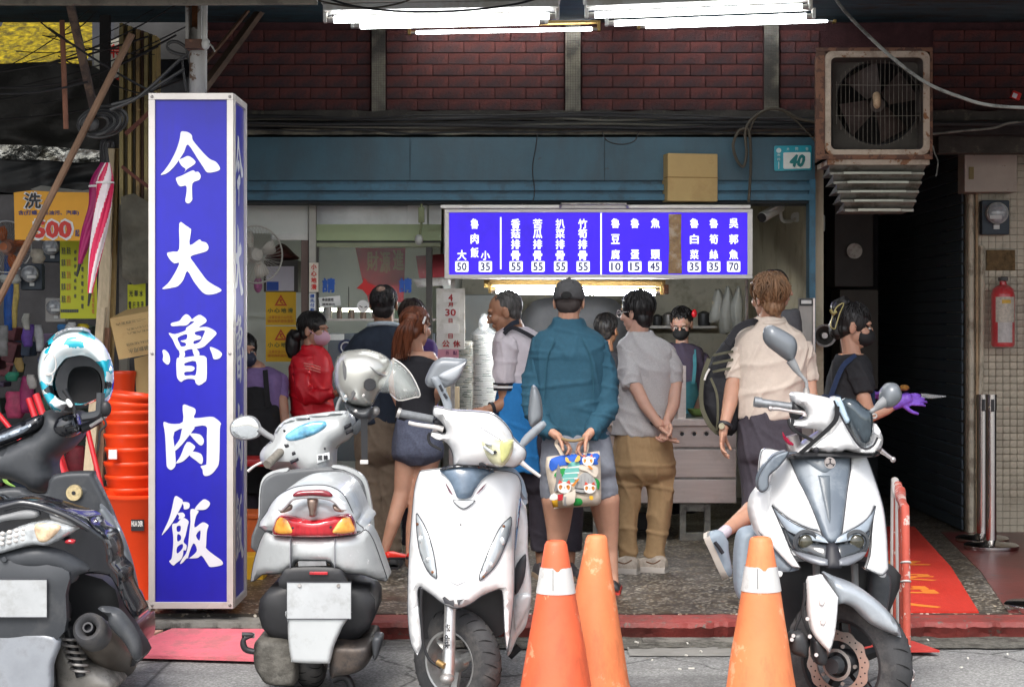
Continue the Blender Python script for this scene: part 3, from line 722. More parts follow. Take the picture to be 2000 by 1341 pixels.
ring('inner_recess',rrect(1623,1804,112,292,10),rrect(1630,1798,119,286,8),AD+0.012,mat('grimy_dish',(0.06,0.05,0.045),0.7,var=0.4),t,0.1)
circ=lambda cx,cy,r,n=48:[(cx+r*math.cos(2*PI*i/n),cy+r*math.sin(2*PI*i/n))for i in range(n)]
bm=fill_loops([[(1626,-115),(1801,-115),(1801,-290),(1626,-290)],[(a,-b)for a,b in circ(1714,201,82)]])
mb=MB();mb.add([P(v.x,-v.y,AD+0.1)for v in bm[0]],bm[1]);mb.build('shroud',mat('grimy_shroud',(0.075,0.065,0.055),0.75,var=0.4,scale=4),t)
MB().cyl(P(1714,201,AD+0.1),P(1714,201,AD+0.4),82/sc_(AD),n=48,caps=False).build('duct',dark_wall,t)
B('back_plate',1626,1801,115,290,AD+0.4,AD+0.42,mat('fan_dark',(0.03,0.026,0.026),0.8,var=0.4),t)
for k in range(4):
 a=k*PI/2+0.5;c=P(1714,201,AD+0.2);rings=[]
 for i in range(6):
  r=0.05+0.18*i/5;w=0.05+0.07*i/5;e=Vector((math.cos(a),0,math.sin(a)));n_=Vector((-math.sin(a),0.5,math.cos(a))).normalized()
  rings.append([c+e*r+n_*w,c+e*r+Vector((0,0.004,0)),c+e*r-n_*w,c+e*r-Vector((0,0.004,0))])
 MB().loft(rings).build('fan_blade',mat('greasy_blade',(0.06,0.04,0.035),0.6,var=0.4),t)
MB().cyl(P(1713,205,AD+0.02),P(1713,205,AD+0.25),0.045,n=20).build('hub',mat('hub_m',(0.05,0.035,0.03),0.6),t)
pan('spindle',[(1707,182),(1718,182),(1720,205),(1714,212),(1707,205)],AD,mat('spindle_cream',(0.5,0.35,0.22),0.5,var=0.3,scale=30),t,bulge=0.02,thick=0.03)
gm=mat('guard_wire',(0.2,0.18,0.15),0.6,metal=0.5,var=0.4,scale=20)
mb=MB()
for i in range(20):
 u=1634+i*8.6;h=84*math.sqrt(max(0,1-((u-1714)/92)**2))
 mb.tube([P(u,201-h,AD+0.02),P(u+random.uniform(-1,1),201,AD+0.015),P(u,201+h,AD+0.02)],0.0016,4)
for v in(166,226):mb.tube([P(1632,v,AD+0.02),P(1714,v+1,AD+0.015),P(1796,v,AD+0.02)],0.002,4)
tag(mb.build('wire_guard',gm,t),kind='stuff')
B('drip_lip',1616,1816,311,322,AD+0.02,AD+0.4,rustp,t,0.003)
lou=mat('louver_grey',(0.3,0.29,0.25),0.5,metal=0.3,var=0.2,dirt=(0.08,0.06,0.04),dscale=7,damt=0.7)
for k in range(5):
 v=322+k*18;ind=12+k*7
 a,b=X(1610+ind,AD),X(1820-ind*0.75,AD);z1=Z(v,AD);z0=Z(v+17,AD)
 mb=MB()
 mb.add([(a,AD+0.02,z1),(b,AD+0.02,z1),(b-0.01,AD+0.1,z0+0.008),(a+0.01,AD+0.1,z0+0.008),(a,AD+0.03,z1),(b,AD+0.03,z1),(b-0.01,AD+0.38,z0),(a+0.01,AD+0.38,z0)],[[0,1,2,3],[4,7,6,5],[0,4,5,1],[3,2,6,7],[0,3,7,4],[1,5,6,2]])
 mb.bb(a+0.008,b-0.008,AD+0.045,AD+0.085,z0-0.004,z0+0.012)
 mb.build('louver',lou,t)
 MB().bb(a+0.09,b-0.09,AD+0.036,AD+0.05,z0+0.0,z0+0.014).build('louver_lip',mat('louver_pale',(0.5,0.5,0.42),0.5,var=0.2),t)
MB().tube([P(1822,285,AD),P(1826,300,AD-.02),P(1832,315,AD-.02),P(1830,335,AD-.02),P(1828,345,AD-.02)],0.004,6,3).build('loose_wire',cable_g,t)
# ================================================================ right wall and alley
TD=12.9
t=thing('tiled_pillar','grubby cream tiled pillar with conduits at the right edge','pillar',P(1945,1046,TD))
MB().bb(X(1888,TD),4.6,TD+0.008,TD+0.6,0.1,3.5).build('core',mat('grout',(0.27,0.235,0.18),0.9,var=0.3),t)
tile_m=mat('cream_tile',(0.5,0.44,0.34),0.3,var=0.1,scale=8,rand=0.14,dirt=(0.2,0.16,0.11),dscale=2.5,damt=0.75,dth=0.5)
tw=0.0495;x0=X(1889,TD);cnt=0;tme=None;rest=MB()
for j in range(int((3.1-0.1)/tw)):
 for i in range(22):
  x=x0+(i+0.5)*tw;z=0.1+(j+0.5)*tw
  if x-tw/2>X(2004,TD)or z>Z(380,TD)or cnt>=298 or z<0.35:rest.box((x,TD,z),(tw-0.0028,0.02,tw-0.0028));continue
  if tme is None:o=MB().box((0,0,0),(tw-0.0028,0.02,tw-0.0028),bev=0.002,seg=1).build('tile',tile_m);tme=o.data
  else:o=bpy.data.objects.new('tile',tme);C.objects.link(o)
  o.parent=t;o.location=Vector((x,TD+random.uniform(-0.001,0.001),z))-t.location;cnt+=1
tag(rest.build('tiles',tile_m,t),kind='stuff')
MB().tube([P(1896,380,TD-0.03),P(1897,700,TD-0.03),P(1896,1040,TD-0.03)],0.022,12).build('conduit',mat('conduit_cream',(0.5,0.45,0.35),0.5,var=0.12,dirt=(0.12,0.09,0.06),dscale=8,damt=0.7),t)
MB().tube([P(1908,378,TD-0.03),P(1909,1040,TD-0.03)],0.01,8).build('conduit',mat('conduit_tan',(0.42,0.3,0.18),0.6,var=0.2,dirt=(0.1,0.07,0.04),dscale=8),t)
MB().tube([P(1918,480,TD-0.03),P(1919,620,TD-0.03),P(1914,800,TD-0.03)],0.018,8).build('conduit',mat('conduit_cream',(0,0,0)),t)
t=thing('switch_box','dented cream electrical switch box with peeling paint on the pillar','switch box',P(1936,376,TD-0.2))
peel=painted('peeling_paint',(0.42,0.36,0.31),(0.16,0.07,0.03),0.6,7,0.5,(0.18,0.09,0.05),0.5,0.6,(1,1,0.5),0.3)
B('casing',1884,1987,296,375,TD-0.2,TD-0.005,peel,t,0.006);B('top_lip',1883,1988,290,297,TD-0.22,TD-0.005,mat('conduit_cream',(0,0,0)),t,0.003)
B('latch',1893,1902,326,350,TD-0.21,TD-0.19,mat('brass_latch',(0.22,0.17,0.06),0.5),t)
def meter(label,u,v,r,d,base=mat('meter_base',(0.025,0.04,0.06),0.5),w=1.15,hh=2.6,name='electric_meter'):
 t=thing(name,label,'meter',P(u,v+r*hh,d));k=sc_(d)
 B('casing',u-r*w-3,u+r*w+3,v-r*1.25,v+r*hh*0.75,d,d+0.08,base,t,0.01)
 c=P(u,v,d-0.002)
 MB().cyl(c,c+Vector((0,-0.05,0)),r/k,n=28).build('drum',steel_dull,t)
 MB().ell(c+Vector((0,-0.05,0)),(r/k*0.97,0.03,r/k*0.97),nu=28).build('glass_dome',mat('meter_dial',(0.35,0.37,0.4),0.15,var=0.5,scale=22,coat=0.6),t)
 B('dial_plate',u-r*0.55,u+r*0.55,v+r*0.15,v+r*0.5,d-0.086,d-0.07,mat('dial_white',(0.6,0.62,0.62),0.4),t)
 B('seal_tag',u-r*0.2,u+r*0.35,v+r*1.05,v+r*1.45,d-0.012,d,mat('dial_white',(0,0,0)),t)
 return t
meter('round glass electric meter on the tiled pillar under the switch box',1945,417,21,TD-0.1)
B('brown_panel',1927,1983,488,528,TD-0.03,TD-0.012,mat('brown_plate',(0.14,0.09,0.04),0.8,var=0.5,scale=30,bump=0.5),None,0.003)
tag(bpy.data.objects['brown_panel'],'small rusty brown vent panel below the electric meter','panel')
# extinguisher under its plastic hood
t=thing('fire_extinguisher','red fire extinguisher with paper labels in a clouded plastic hood','fire extinguisher',P(1959,677,TD-0.1))
rd=mat('extinguisher_red',(0.6,0.01,0.02),0.3,var=0.1,coat=0.4)
k=sc_(TD);c=P(1959,677,TD-0.12);MB().lathe([(0.07,0),(0.078,0.01),(0.08,0.02),(0.08,0.36),(0.07,0.4),(0.04,0.425),(0.025,0.43),(0.022,0.46)],c,36).build('cylinder',rd,t)
def wrapl(name,a0,a1,z0,z1,m,r=0.0815):
 rings=[[c+Vector((r*math.sin(a),-r*math.cos(a),z))for z in(z0,z1)]for a in[R(a0+(a1-a0)*i/10)for i in range(11)]]
 return MB().loft(rings,caps=False,closed=False).build(name,m,t)
wrapl('label',-52,52,0.17,0.345,mat('label_cream',(0.55,0.5,0.42),0.6,var=0.3,scale=60));wrapl('label',-40,35,0.03,0.17,mat('label_white',(0.55,0.53,0.52),0.6,var=0.2,scale=50));wrapl('label_band',-20,25,0.3,0.325,mat('label_yellow',(0.7,0.42,0.02),0.6),0.0822)
MB().box(c+Vector((0,0,0.47)),(0.05,0.09,0.03),bev=0.006).build('valve_handle',black_pl,t)
pr=[(0.15,0.0),(0.152,0.3),(0.14,0.42),(0.1,0.5),(0.04,0.53),(0.004,0.535)]
MB().lathe(pr,c+Vector((0.03,0.04,-0.03)),32,caps=False).build('plastic_hood',mat('clouded_plastic',(0.55,0.5,0.48),0.2,var=0.2,alpha=0.1),t)
# alley: roller shutter side wall
sh=thing('roller_shutter','dark closed roller shutter along the alley side','shutter',(3.15,14,0.1))
slm=mat('shutter_dark',(0.035,0.05,0.065),0.5,var=0.3,scale=2);sme=None
for j in range(36):
 z=0.15+j*0.085
 if sme is None:o=MB().box((0,0,0),(0.02,2.95,0.078),bev=0.007,seg=1).build('slat',slm);sme=o.data
 else:o=bpy.data.objects.new('slat',sme);C.objects.link(o)
 o.parent=sh;o.location=Vector((3.16,14.4,z))-Vector((3.15,14,0.1))
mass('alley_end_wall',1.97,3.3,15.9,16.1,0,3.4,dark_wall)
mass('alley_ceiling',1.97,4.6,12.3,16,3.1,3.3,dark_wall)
t=thing('alley_cabinet','dim grey wall cabinet with a round meter deep in the alley','cabinet',P(1670,700,14.8))
B('cabinet',1630,1706,395,560,14.8,15.2,mat('cabinet_dim',(0.09,0.085,0.085),0.6),t,0.01);B('lower_panel',1640,1716,565,760,14.9,15.3,mat('cabinet_dim2',(0.12,0.11,0.1),0.6),t,0.01)
MB().cyl(P(1669,490,14.8),P(1669,490,14.72),15/sc_(14.8),n=24).build('dial',steel_dull,t)
B('water_bottle',1596,1612,420,452,13.5,13.6,mat('pale_bottle',(0.35,0.42,0.38),0.4),None,0.01);tag(bpy.data.objects['water_bottle'],'pale bottle on a shelf in the dark alley','bottle')
# red carpet
def quad_slab(name,pts,z,th,m):
 v=[Vector((x,y,z))for x,y in pts]+[Vector((x,y,z+th))for x,y in pts];n=len(pts)
 return MB().add(v,[list(range(n))[::-1],list(range(n,2*n))]+[[i,(i+1)%n,n+(i+1)%n,n+i]for i in range(n)]).build(name,m,smooth=0)
car_m=mat('red_carpet',(0.6,0.03,0.015),0.85,var=0.12,scale=8,bump=0.6,bscale=120,stretch=(30,1,1))
o=quad_slab('red_carpet',[(1.45,9.28),(2.35,9.28),(2.62,11.0),(2.88,13.2),(2.1,13.2)],GZ,0.008,car_m);
t=thing('carpet','bright red welcome carpet with orange lettering leading into the alley','carpet',(1.9,9.3,GZ));o.parent=t;o.location=-Vector((1.9,9.3,GZ));o.name='pile'
def gf(cx,cy,sx,sy,z):return lambda u,q,dd:Vector((cx+u*sx,cy-q*sy,z+dd))
mb=MB()
for ch,cy,cx in(('平',11.1,2.3),('安',10.55,2.2),('出',10.05,2.08),('入',9.55,1.98)):text(mb,ch,0,0,0.4,0.3,0,0.04,frame=gf(cx,cy,1,1,GZ+0.008),depth=0.001)
o=mb.build('lettering',mat('carpet_orange',(0.72,0.2,0.02),0.85,bump=0.3),t)
t=thing('red_mat','small scrap of red mat lying in the gutter below the kerb','mat',(1.75,8.7,0.02))
quad_slab('mat_sheet',[(1.55,8.62),(2.0,8.62),(1.93,8.88),(1.56,8.88)],0.02,0.01,mat('red_mat_m',(0.5,0.05,0.04),0.8,var=0.15,bump=0.4)).parent=t;bpy.data.objects['mat_sheet'].location=-Vector((1.75,8.7,0.02))
# red painted bands on the arcade floor at right
rf=painted('red_floor_paint',(0.13,0.025,0.022),(0.07,0.05,0.045),0.6,5,0.35,(0.03,0.02,0.02),0.5,0.6,(1,1,1),0.2)
o=quad_slab('red_floor_band',[(2.5,9.28),(6,9.28),(6,12.88),(3.0,12.88),(2.75,10.8)],GZ-0.01,0.014,rf);tag(o,kind='structure')
# stanchions
chrome=mat('stanchion_steel',(0.6,0.57,0.55),0.18,metal=1.0,var=0.05)
def stanchion(label,u,v,s_top=770,d=None,group='stainless queue posts'):
 d=d or 1.45*FPX/(v-HZ);b=Vector((X(u,d),d,GZ));h=(v-s_top)/sc_(d)
 t=thing('queue_post',label,'queue post',b,group)
 MB().lathe([(0.17,0),(0.175,0.01),(0.175,0.028),(0.165,0.036),(0.06,0.045),(0.035,0.06)],b,40).build('base',chrome,t)
 MB().cyl(b+Vector((0,0,0.04)),b+Vector((0,0,h-0.01)),0.0335,n=28).build('post',chrome,t)
 MB().cyl(b+Vector((0,0,h-0.1)),b+Vector((0,0,h)),0.036,n=28).build('cap',chrome,t)
 MB().box(b+Vector((0,-0.034,h-0.07)),(0.022,0.01,0.08),bev=0.003).build('belt_slot',black_pl,t)
stanchion('nearer of the two stainless queue posts by the tiled pillar',1936,1072)
stanchion('farther stainless queue post just behind the nearer one',1918,1058,770)
stanchion('stainless queue post whose base shows at the right edge of the photo',2030,1190,830)
# ================================================================ the tall blue sign
sign_blue=painted('sign_blue',(0.012,0.01,0.37),(0.03,0.03,0.36),0.62,3,0.36,(0.02,0.015,0.16),0.5,0.4,(3,3,0.3),0.0)
sign_white=mat('sign_white_vinyl',(0.66,0.67,0.72),0.45,var=0.04,scale=5)
sign_al=mat('sign_aluminium',(0.62,0.58,0.54),0.38,metal=0.35,var=0.06,scale=8,dirt=(0.4,0.35,0.3),dscale=9,damt=0.4,dth=0.58)
SD=9.15;SDB=9.6
t=thing('vertical_shop_sign','tall blue box sign with white brush lettering 今大魯肉飯 at the kerb','sign',P(370,1188,SD))
sx0,sx1=X(290,SD),X(456,SD);sz0,sz1=Z(1188,SD),Z(182,SD)
MB().bb(sx0+0.01,sx1-0.01,SD+0.01,SDB-0.01,sz0+0.01,sz1-0.01).build('box',sign_blue,t)
fw=0.033
for a,b,c_,d_ in((sx0,sx1,sz0,sz0+fw),(sx0,sx1,sz1-fw,sz1),(sx0,sx0+fw,sz0+fw,sz1-fw),(sx1-fw,sx1,sz0+fw,sz1-fw)):MB().bb(a,b,SD-0.004,SD+0.03,c_,d_,0.003).build('frame_bar',sign_al,t)
for a,b,c_,d_ in((SD+0.031,SDB,sz0,sz0+fw),(SD+0.031,SDB,sz1-fw,sz1),(SDB-0.03,SDB,sz0+fw,sz1-fw),(SD+0.031,SD+0.06,sz0+fw,sz1-fw)):MB().bb(sx1-0.02,sx1+0.003,a,b,c_,d_,0.002).build('frame_bar',sign_al,t)
MB().bb(sx0,sx0+0.02,SD+0.031,SDB,sz0,sz1).build('side_panel',sign_al,t)
for u in(297,449):
 for v in(189,690,1181):c=P(u,v,SD-0.004);MB().ell(c,0.008,nu=10,nv=6).build('rivet',steel_dull,t)
G1,G2,G3=(290,240,3.94),(290,590,3.83),(290,940,5.16)
glyphs=[
('今',G1,[[[(250,72),(275,67),(310,75),(335,98),(343,135),(395,200),(440,250),(478,282),(515,298),(540,325),(551,357),(520,375),(455,382),(425,345),(375,270),(305,168),(275,225),(240,280),(200,335),(160,375),(125,395),(95,400),(125,365),(170,300),(215,210),(240,130)]],
[[(235,288),(270,270),(300,256),(330,266),(364,302),(340,330),(300,355),(274,383),(287,357),(255,330)]],
[[(214,424),(260,405),(340,366),(360,378),(385,378),(403,410),(390,440),(340,465),(337,560),(338,590),(320,615),(300,619),(284,600),(293,540),(291,485),(250,490),(230,475),(218,450)]]]),
('大',G1,[[[(238,772),(285,788),(320,812),(329,830),(318,940),(390,898),(410,912),(445,922),(463,955),(450,985),(400,1002),(325,1028),(350,1075),(400,1145),(450,1210),(500,1245),(545,1270),(562,1290),(520,1312),(465,1321),(430,1312),(400,1285),(350,1220),(300,1140),(270,1205),(230,1253),(180,1268),(106,1277),(150,1235),(195,1170),(238,1080),(200,1080),(165,1050),(143,1003),(190,990),(237,970)]]]),
('魯',G2,[[[(172,156),(230,140),(255,110),(280,90),(305,100),(325,130),(310,150),(285,172),(230,176),(175,178)]],
[[(152,230),(200,238),(275,212),(285,190),(345,145),(315,140),(375,95),(415,110),(436,135),(425,155),(378,187),(430,184),(475,200),(510,230),(490,260),(440,310),(410,335),(352,350),(300,352),(255,372),(228,362),(205,330),(180,275)],
[(220,265),(285,238),(285,275),(240,290),(278,305),(278,325),(245,330),(232,305)],[(352,222),(420,210),(410,250),(385,295),(342,312),(342,290),(390,275),(392,255),(352,242)]],
[[(232,362),(262,360),(275,390),(260,418),(230,412),(235,390)]],[[(330,348),(355,346),(380,372),(378,402),(345,400)]],
[[(212,425),(250,415),(390,398),(430,410),(437,440),(436,570),(415,600),(380,620),(355,605),(345,578),(300,572),(265,582),(245,595),(222,575),(212,540)],
[(275,455),(355,442),(355,540),(320,545),(275,548),(273,522),(330,515),(347,490),(320,475),(275,474)]],
[[(105,365),(120,355),(150,380),(163,425),(155,460),(135,463),(108,435),(112,400)]],[[(460,335),(510,350),(545,375),(550,395),(530,420),(490,425),(478,390)]]]),
('肉',G2,[[[(257,770),(310,778),(348,795),(353,825),(345,865),(460,855),(500,865),(543,905),(535,945),(530,1180),(510,1240),(470,1285),(430,1298),(410,1285),(405,1250),(390,1225),(425,1215),(435,1190),(437,1000),(430,925),(335,932),(195,968),(200,1110),(205,1205),(190,1240),(165,1252),(140,1230),(135,1190),(125,990),(113,915),(120,893),(170,908),(258,893)]],
[[(262,930),(345,930),(320,975),(270,1040),(230,1085),(197,1110),(195,1080),(235,1020)]],[[(312,980),(380,985),(410,1015),(415,1045),(400,1068),(375,1060),(320,1000)]],
[[(288,1045),(345,1070),(345,1095),(310,1140),(270,1180),(235,1198),(206,1200),(240,1150)]],[[(330,1115),(390,1130),(408,1165),(405,1200),(390,1208),(360,1185),(305,1140)]]]),
('飯',G3,[[[(268,147),(320,165),(345,188),(340,230),(300,310),(250,400),(200,470),(160,515),(135,537),(165,470),(210,370),(240,260)]],
[[(340,205),(400,208),(417,235),(405,270),(360,277),(355,240)]],[[(292,318),(345,310),(368,335),(360,358),(305,378),(310,345)]],
[[(240,432),(290,415),(345,362),(405,395),(395,450),(375,540),(355,605),(385,640),(378,690),(355,690),(350,730),(330,780),(280,820),(250,843),(210,800),(235,770),(250,640),(250,540)],
[(287,450),(325,445),(322,495),(290,500)],[(293,530),(325,540),(328,580),(293,600)],[(290,660),(342,625),(345,670),(290,722)]],
[[(427,277),(500,290),(503,310),(480,350),(465,460),(545,408),(600,430),(605,450),(590,500),(582,640),(580,665),(620,705),(680,750),(735,790),(752,825),(720,845),(630,858),(600,835),(540,745),(500,765),(440,772),(388,770),(350,810),(320,825),(345,770),(380,720),(400,640),(412,520),(425,400)],
[(525,490),(515,592),(480,540)],[(453,620),(490,685),(455,735),(400,765)]],
[[(468,270),(550,180),(600,190),(622,220),(605,255),(570,280),(510,283)]]])]
def round_loop(lp,n=3):
 V=[Vector(p)for p in lp];return[tuple(p)for p in crv(V,n,True)]
kk=(SDB-SD-0.12)/(sx1-sx0-0.08)
for ch,(ox,oy,sc),parts in glyphs:
 f1,f2=MB(),MB()
 for i,loops in enumerate(parts):
  vs,fs=fill_loops([round_loop([(a,-b)for a,b in lp])for lp in loops])
  f1.add([P(ox+v.x/sc,oy-v.y/sc,SD+0.01)+Vector((0,-0.003-i*0.0002,0))for v in vs],fs)
  f2.add([Vector((sx1-0.01+0.002+i*0.0002,SD+0.065+((v.x/sc-12)/142)*(SDB-SD-0.1),Z(oy-v.y/sc,SD)))for v in vs],fs)
 f1.build('character',sign_white,t,smooth=0);f2.build('side_character',sign_white,t,smooth=0)
 # old steel post carrying the sign and canopy
t=thing('sign_post','old grey steel post rising behind the top of the blue sign','post',(X(385,9.35),9.4,0.1))
postm=painted('flaking_steel',(0.33,0.32,0.3),(0.12,0.07,0.045),0.56,8,0.55,(0.05,0.035,0.03),0.48,0.8,(1,1,0.4),0.3)
MB().cyl((X(384,9.35),9.4,0.1),(X(384,9.35),9.4,2.78+0.28),0.045,n=20).build('pole',postm,t)
B('channel',362,368,0,80,9.3,9.42,postm,t);B('channel',386,393,0,80,9.3,9.42,postm,t);B('channel_back',366,388,-20,78,9.4,9.42,rust,t);B('bracket',361,394,76,94,9.29,9.45,rusto,t,0.003)
MB().tube([P(401,-20,9.25),P(400,40,9.25),P(400,92,9.25)],0.013,10).build('pipe',mat('pvc_grey',(0.45,0.44,0.42),0.5,var=0.15),t)
MB().ell(P(402,86,9.25),(0.022,0.02,0.03)).build('pipe_end',mat('pvc_grey',(0,0,0)),t)
MB().tube([P(404,84,9.25),P(412,88,9.24),P(420,101,9.24)],0.005,6,4).build('wire_tail',cable_g,t)
# ================================================================ the hardware stall at left
ytm=mat('yellow_awning',(0.75,0.52,0.03),0.5,var=0.6,scale=26,dirt=(0.16,0.13,0.05),dscale=14,damt=0.8,trans=0.0,dth=0.48)
for n_ in[ytm]:
 tn=n_.node_tree;b_=tn.nodes['Principled BSDF'];tr=tn.nodes.new('ShaderNodeBsdfTranslucent');ms=tn.nodes.new('ShaderNodeMixShader');ou=[x for x in tn.nodes if x.type=='OUTPUT_MATERIAL'][0]
 src=b_.inputs['Base Color'].links[0].from_socket;tn.links.new(src,tr.inputs[0]);ms.inputs[0].default_value=0.75
 tn.links.new(b_.outputs[0],ms.inputs[1]);tn.links.new(tr.outputs[0],ms.inputs[2]);tn.links.new(ms.outputs[0],ou.inputs[0])
t=thing('stall_awning','frayed yellow translucent awning sheet over the hardware stall','awning',P(90,90,13.2))
corrugated('sheet',X(-60,13.2),X(176,13.2),13.0,Z(125,13.0),14.2,Z(40,14.2),0.012,0.14,ytm,t)
tarp=mat('dark_tarpaulin',(0.03,0.03,0.028),0.5,var=0.5,scale=3,bump=0.5,bscale=20,dirt=(0.3,0.29,0.26),dscale=5,damt=0.7,dth=0.64)
def drape(name,label,cat,pts_top,pts_bot,d,m,seed=0,amp=0.05,n=40,k=16,parent=None):
 rows=[];V=lambda L,t_:L[min(int(t_*(len(L)-1)),len(L)-2)]if True else 0
 def at(L,t_):
  i=min(int(t_*(len(L)-1)),len(L)-2);f=t_*(len(L)-1)-i;return L[i][0]+(L[i+1][0]-L[i][0])*f,L[i][1]+(L[i+1][1]-L[i][1])*f
 for side in(0,0.006):
  for i in range(n+1):
   a=at(pts_top,i/n);b=at(pts_bot,i/n);r_=[]
   for j in range(k+1):
    q=j/k;p=P(a[0]+(b[0]-a[0])*q,a[1]+(b[1]-a[1])*q,d)
    w=amp*mnoise.noise(Vector((p.x*5+seed,p.z*2.2,seed)))+amp*0.6*abs(mnoise.noise(Vector((p.x*3-p.z*4,seed,p.z*7))))
    r_.append(p+Vector((0,w+side,0)))
   rows.append(r_)
  if side==0:f0=rows;rows=[]
 mb=MB();mb.loft(f0,caps=False,closed=False);mb.loft(rows,caps=False,closed=False)
 o=mb.build(name,m,parent,smooth=180)
 return tag(o,label,cat)if label else o
drape('tarpaulin','dark wrinkled tarpaulin hanging over the left stall','tarpaulin',[(-60,128),(90,120),(180,128),(236,160)],[(-60,290),(60,300),(150,312),(236,300)],11.6,tarp,2,0.09)
drape('tarpaulin','lower fold of dark tarpaulin above the orange price banner','tarpaulin',[(-60,300),(60,304),(236,318)],[(-60,372),(80,380),(160,372),(236,366)],11.5,mat('black_tarpaulin',(0.012,0.014,0.016),0.45,var=0.4),9,0.07)
foil=mat('crumpled_foil',(0.5,0.5,0.47),0.22,metal=0.9,var=0.5,scale=14,bump=1.0,bscale=22,dirt=(0.1,0.09,0.06),dscale=8,damt=0.8)
drape('foil_sheet','crumpled silver foil strip between the dark tarpaulins','sheet',[(-60,280),(60,284),(236,296)],[(-60,312),(80,312),(160,318),(236,308)],11.45,foil,4,0.06)
drape('grey_cloth','sagging grey cloth draped beside the orange price banner','cloth',[(60,370),(80,362),(160,372),(200,368)],[(76,376),(110,415),(150,420),(178,405)],10.9,mat('grey_cloth_m',(0.25,0.25,0.23),0.9,var=0.2),12,0.05)
drape('tarp_bundle','olive grey tarp bundled against the posts beside the blue sign','tarpaulin',[(238,385),(262,378),(296,400)],[(236,540),(258,556),(296,552)],10.8,mat('olive_tarp',(0.14,0.13,0.1),0.85,var=0.4,scale=5,bump=0.4),21,0.12)
# stall structure
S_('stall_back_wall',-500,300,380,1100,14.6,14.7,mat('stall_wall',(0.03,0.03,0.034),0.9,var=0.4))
S_('stall_floor_edge',-500,295,1185,1200,D_K+0.3,D_K+0.7,concrete)
colm=[(0.3,0.24,0.1),(0.12,0.1,0.06),(0.36,0.27,0.1),(0.1,0.085,0.06),(0.3,0.2,0.08),(0.14,0.07,0.05)]
t=thing('folded_shutter','bundle of folded ochre metal shutter strips beside the blue sign','shutter',P(270,400,11.0))
for i in range(9):
 u=233+i*8;c=colm[i%6]
 B('strip',u,u+7.4,45+i*3,400+(i%3)*50,10.9+0.04*(i%2),11.05,mat('shutter_strip%d'%(i%6),c,0.6,var=0.3,scale=4,dirt=(0.06,0.045,0.03),dscale=4,damt=0.7,stretch=(1,1,0.3)),t,0.003)
def post(name,label,cat,u0,u1,v0,v1,d,m,th=0.06):return tag(B(name,u0,u1,v0,v1,d,d+th,m,None,0.004),label,cat)
post('stall_post','dark square steel post between the timber and the folded shutter','post',232,249,60,1050,11.0,mat('post_grey',(0.2,0.19,0.16),0.6,var=0.25,dirt=(0.06,0.05,0.04),dscale=6,damt=0.7))
post('dark_post','black post behind the hanging umbrellas','post',194,213,20,420,11.4,mat('post_black',(0.02,0.018,0.018),0.7))
def beam(name,label,cat,a,b,d0,d1,r,m,n=8,rr=None):
 o=MB().tube([P(a[0],a[1],d0),P((a[0]+b[0])/2,(a[1]+b[1])/2+1,(d0+d1)/2),P(b[0],b[1],d1)],rr or r,n,2).build(name,m);return tag(o,label,cat)
woodp=mat('weathered_pole',(0.2,0.12,0.075),0.75,var=0.3,scale=6,bump=0.3,stretch=(1,1,0.4))
beam('wooden_pole','weathered wooden pole leaning across the top left corner','pole',(258,66),(-14,610),9.4,9.7,0.019,woodp)
beam('hanging_rod','short rusty brown rod hanging at the upper left','rod',(121,40),(129,252),9.6,9.6,0.014,mat('rod_rust',(0.24,0.1,0.06),0.7,var=0.3))
beam('steel_brace','dark slanting steel brace at the upper left','brace',(133,-10),(183,210),9.5,9.8,0.028,mat('brace_dark',(0.07,0.05,0.045),0.7,var=0.3,dirt=(0.2,0.13,0.09),dscale=9,damt=0.7),4)
beam('timber_brace','long brown timber brace slanting up to the canopy','brace',(398,172),(514,14),10.2,11.2,0.028,mat('brace_brown',(0.1,0.062,0.04),0.8,var=0.4,scale=6),4)
beam('thin_brace','thinner reddish brace crossing beside the timber brace','brace',(396,128),(484,22),10.4,11.0,0.012,mat('brace_red',(0.15,0.08,0.05),0.8,var=0.3),5)
beam('angle_iron','rusty angle iron strip crossing behind the blue sign at its upper left','iron strip',(245,262),(300,212),10.2,10.2,0.016,mat('iron_rust',(0.14,0.05,0.035),0.8,var=0.3),4)
beam('angle_iron','rusty iron strip sloping down beside the tarp bundle','iron strip',(238,325),(300,372),10.2,10.2,0.012,mat('iron_rust',(0,0,0)),4)
beam('canopy_bar','pale grimy bar running along the very top of the picture','bar',(-40,3),(620,2),9.0,9.0,0.02,mat('bar_pale',(0.22,0.2,0.16),0.7,var=0.4,dirt=(0.06,0.05,0.04),dscale=6,damt=0.7),6)
# cables in the left corner
random.seed(21)
t=thing('cable_coil','coiled black cables tied to a reel above the hanging umbrellas','cable',P(190,245,9.6))
for k in range(7):
 r=22+k*3.3;cx,cy=186+k*2.4,245-k*1.2
 MB().tube([P(cx+r*1.15*math.cos(a),cy+r*0.72*math.sin(a)-6*math.cos(a),9.55+0.02*math.sin(2*a+k))for a in[2*PI*j/14 for j in range(14)]],0.0075,6,3,closed=True).build('loop',cable_m if k%2 else mat('cable_worn',(0.06,0.06,0.06),0.5),t)
MB().ell(P(176,243,9.53),(0.05,0.03,0.04)).build('knot',mat('cable_worn',(0,0,0)),t)
t=thing('sign_cables','thick grey cables running from the coil to the sign post','cable',P(300,180,9.5))
for k,pts in enumerate([[(215,215),(262,195),(300,165),(350,118),(366,106),(362,92),(345,82),(330,84),(328,96),(342,104),(362,108)],[(218,205),(270,190),(320,160),(360,135)],[(355,108),(358,140),(364,178)],[(364,108),(372,130),(368,180)]]):
 MB().tube([P(u,v,9.5+0.01*k)for u,v in pts],0.009 if k<2 else 0.006,7,4).build('cable',mat('cable_worn',(0,0,0)),t)
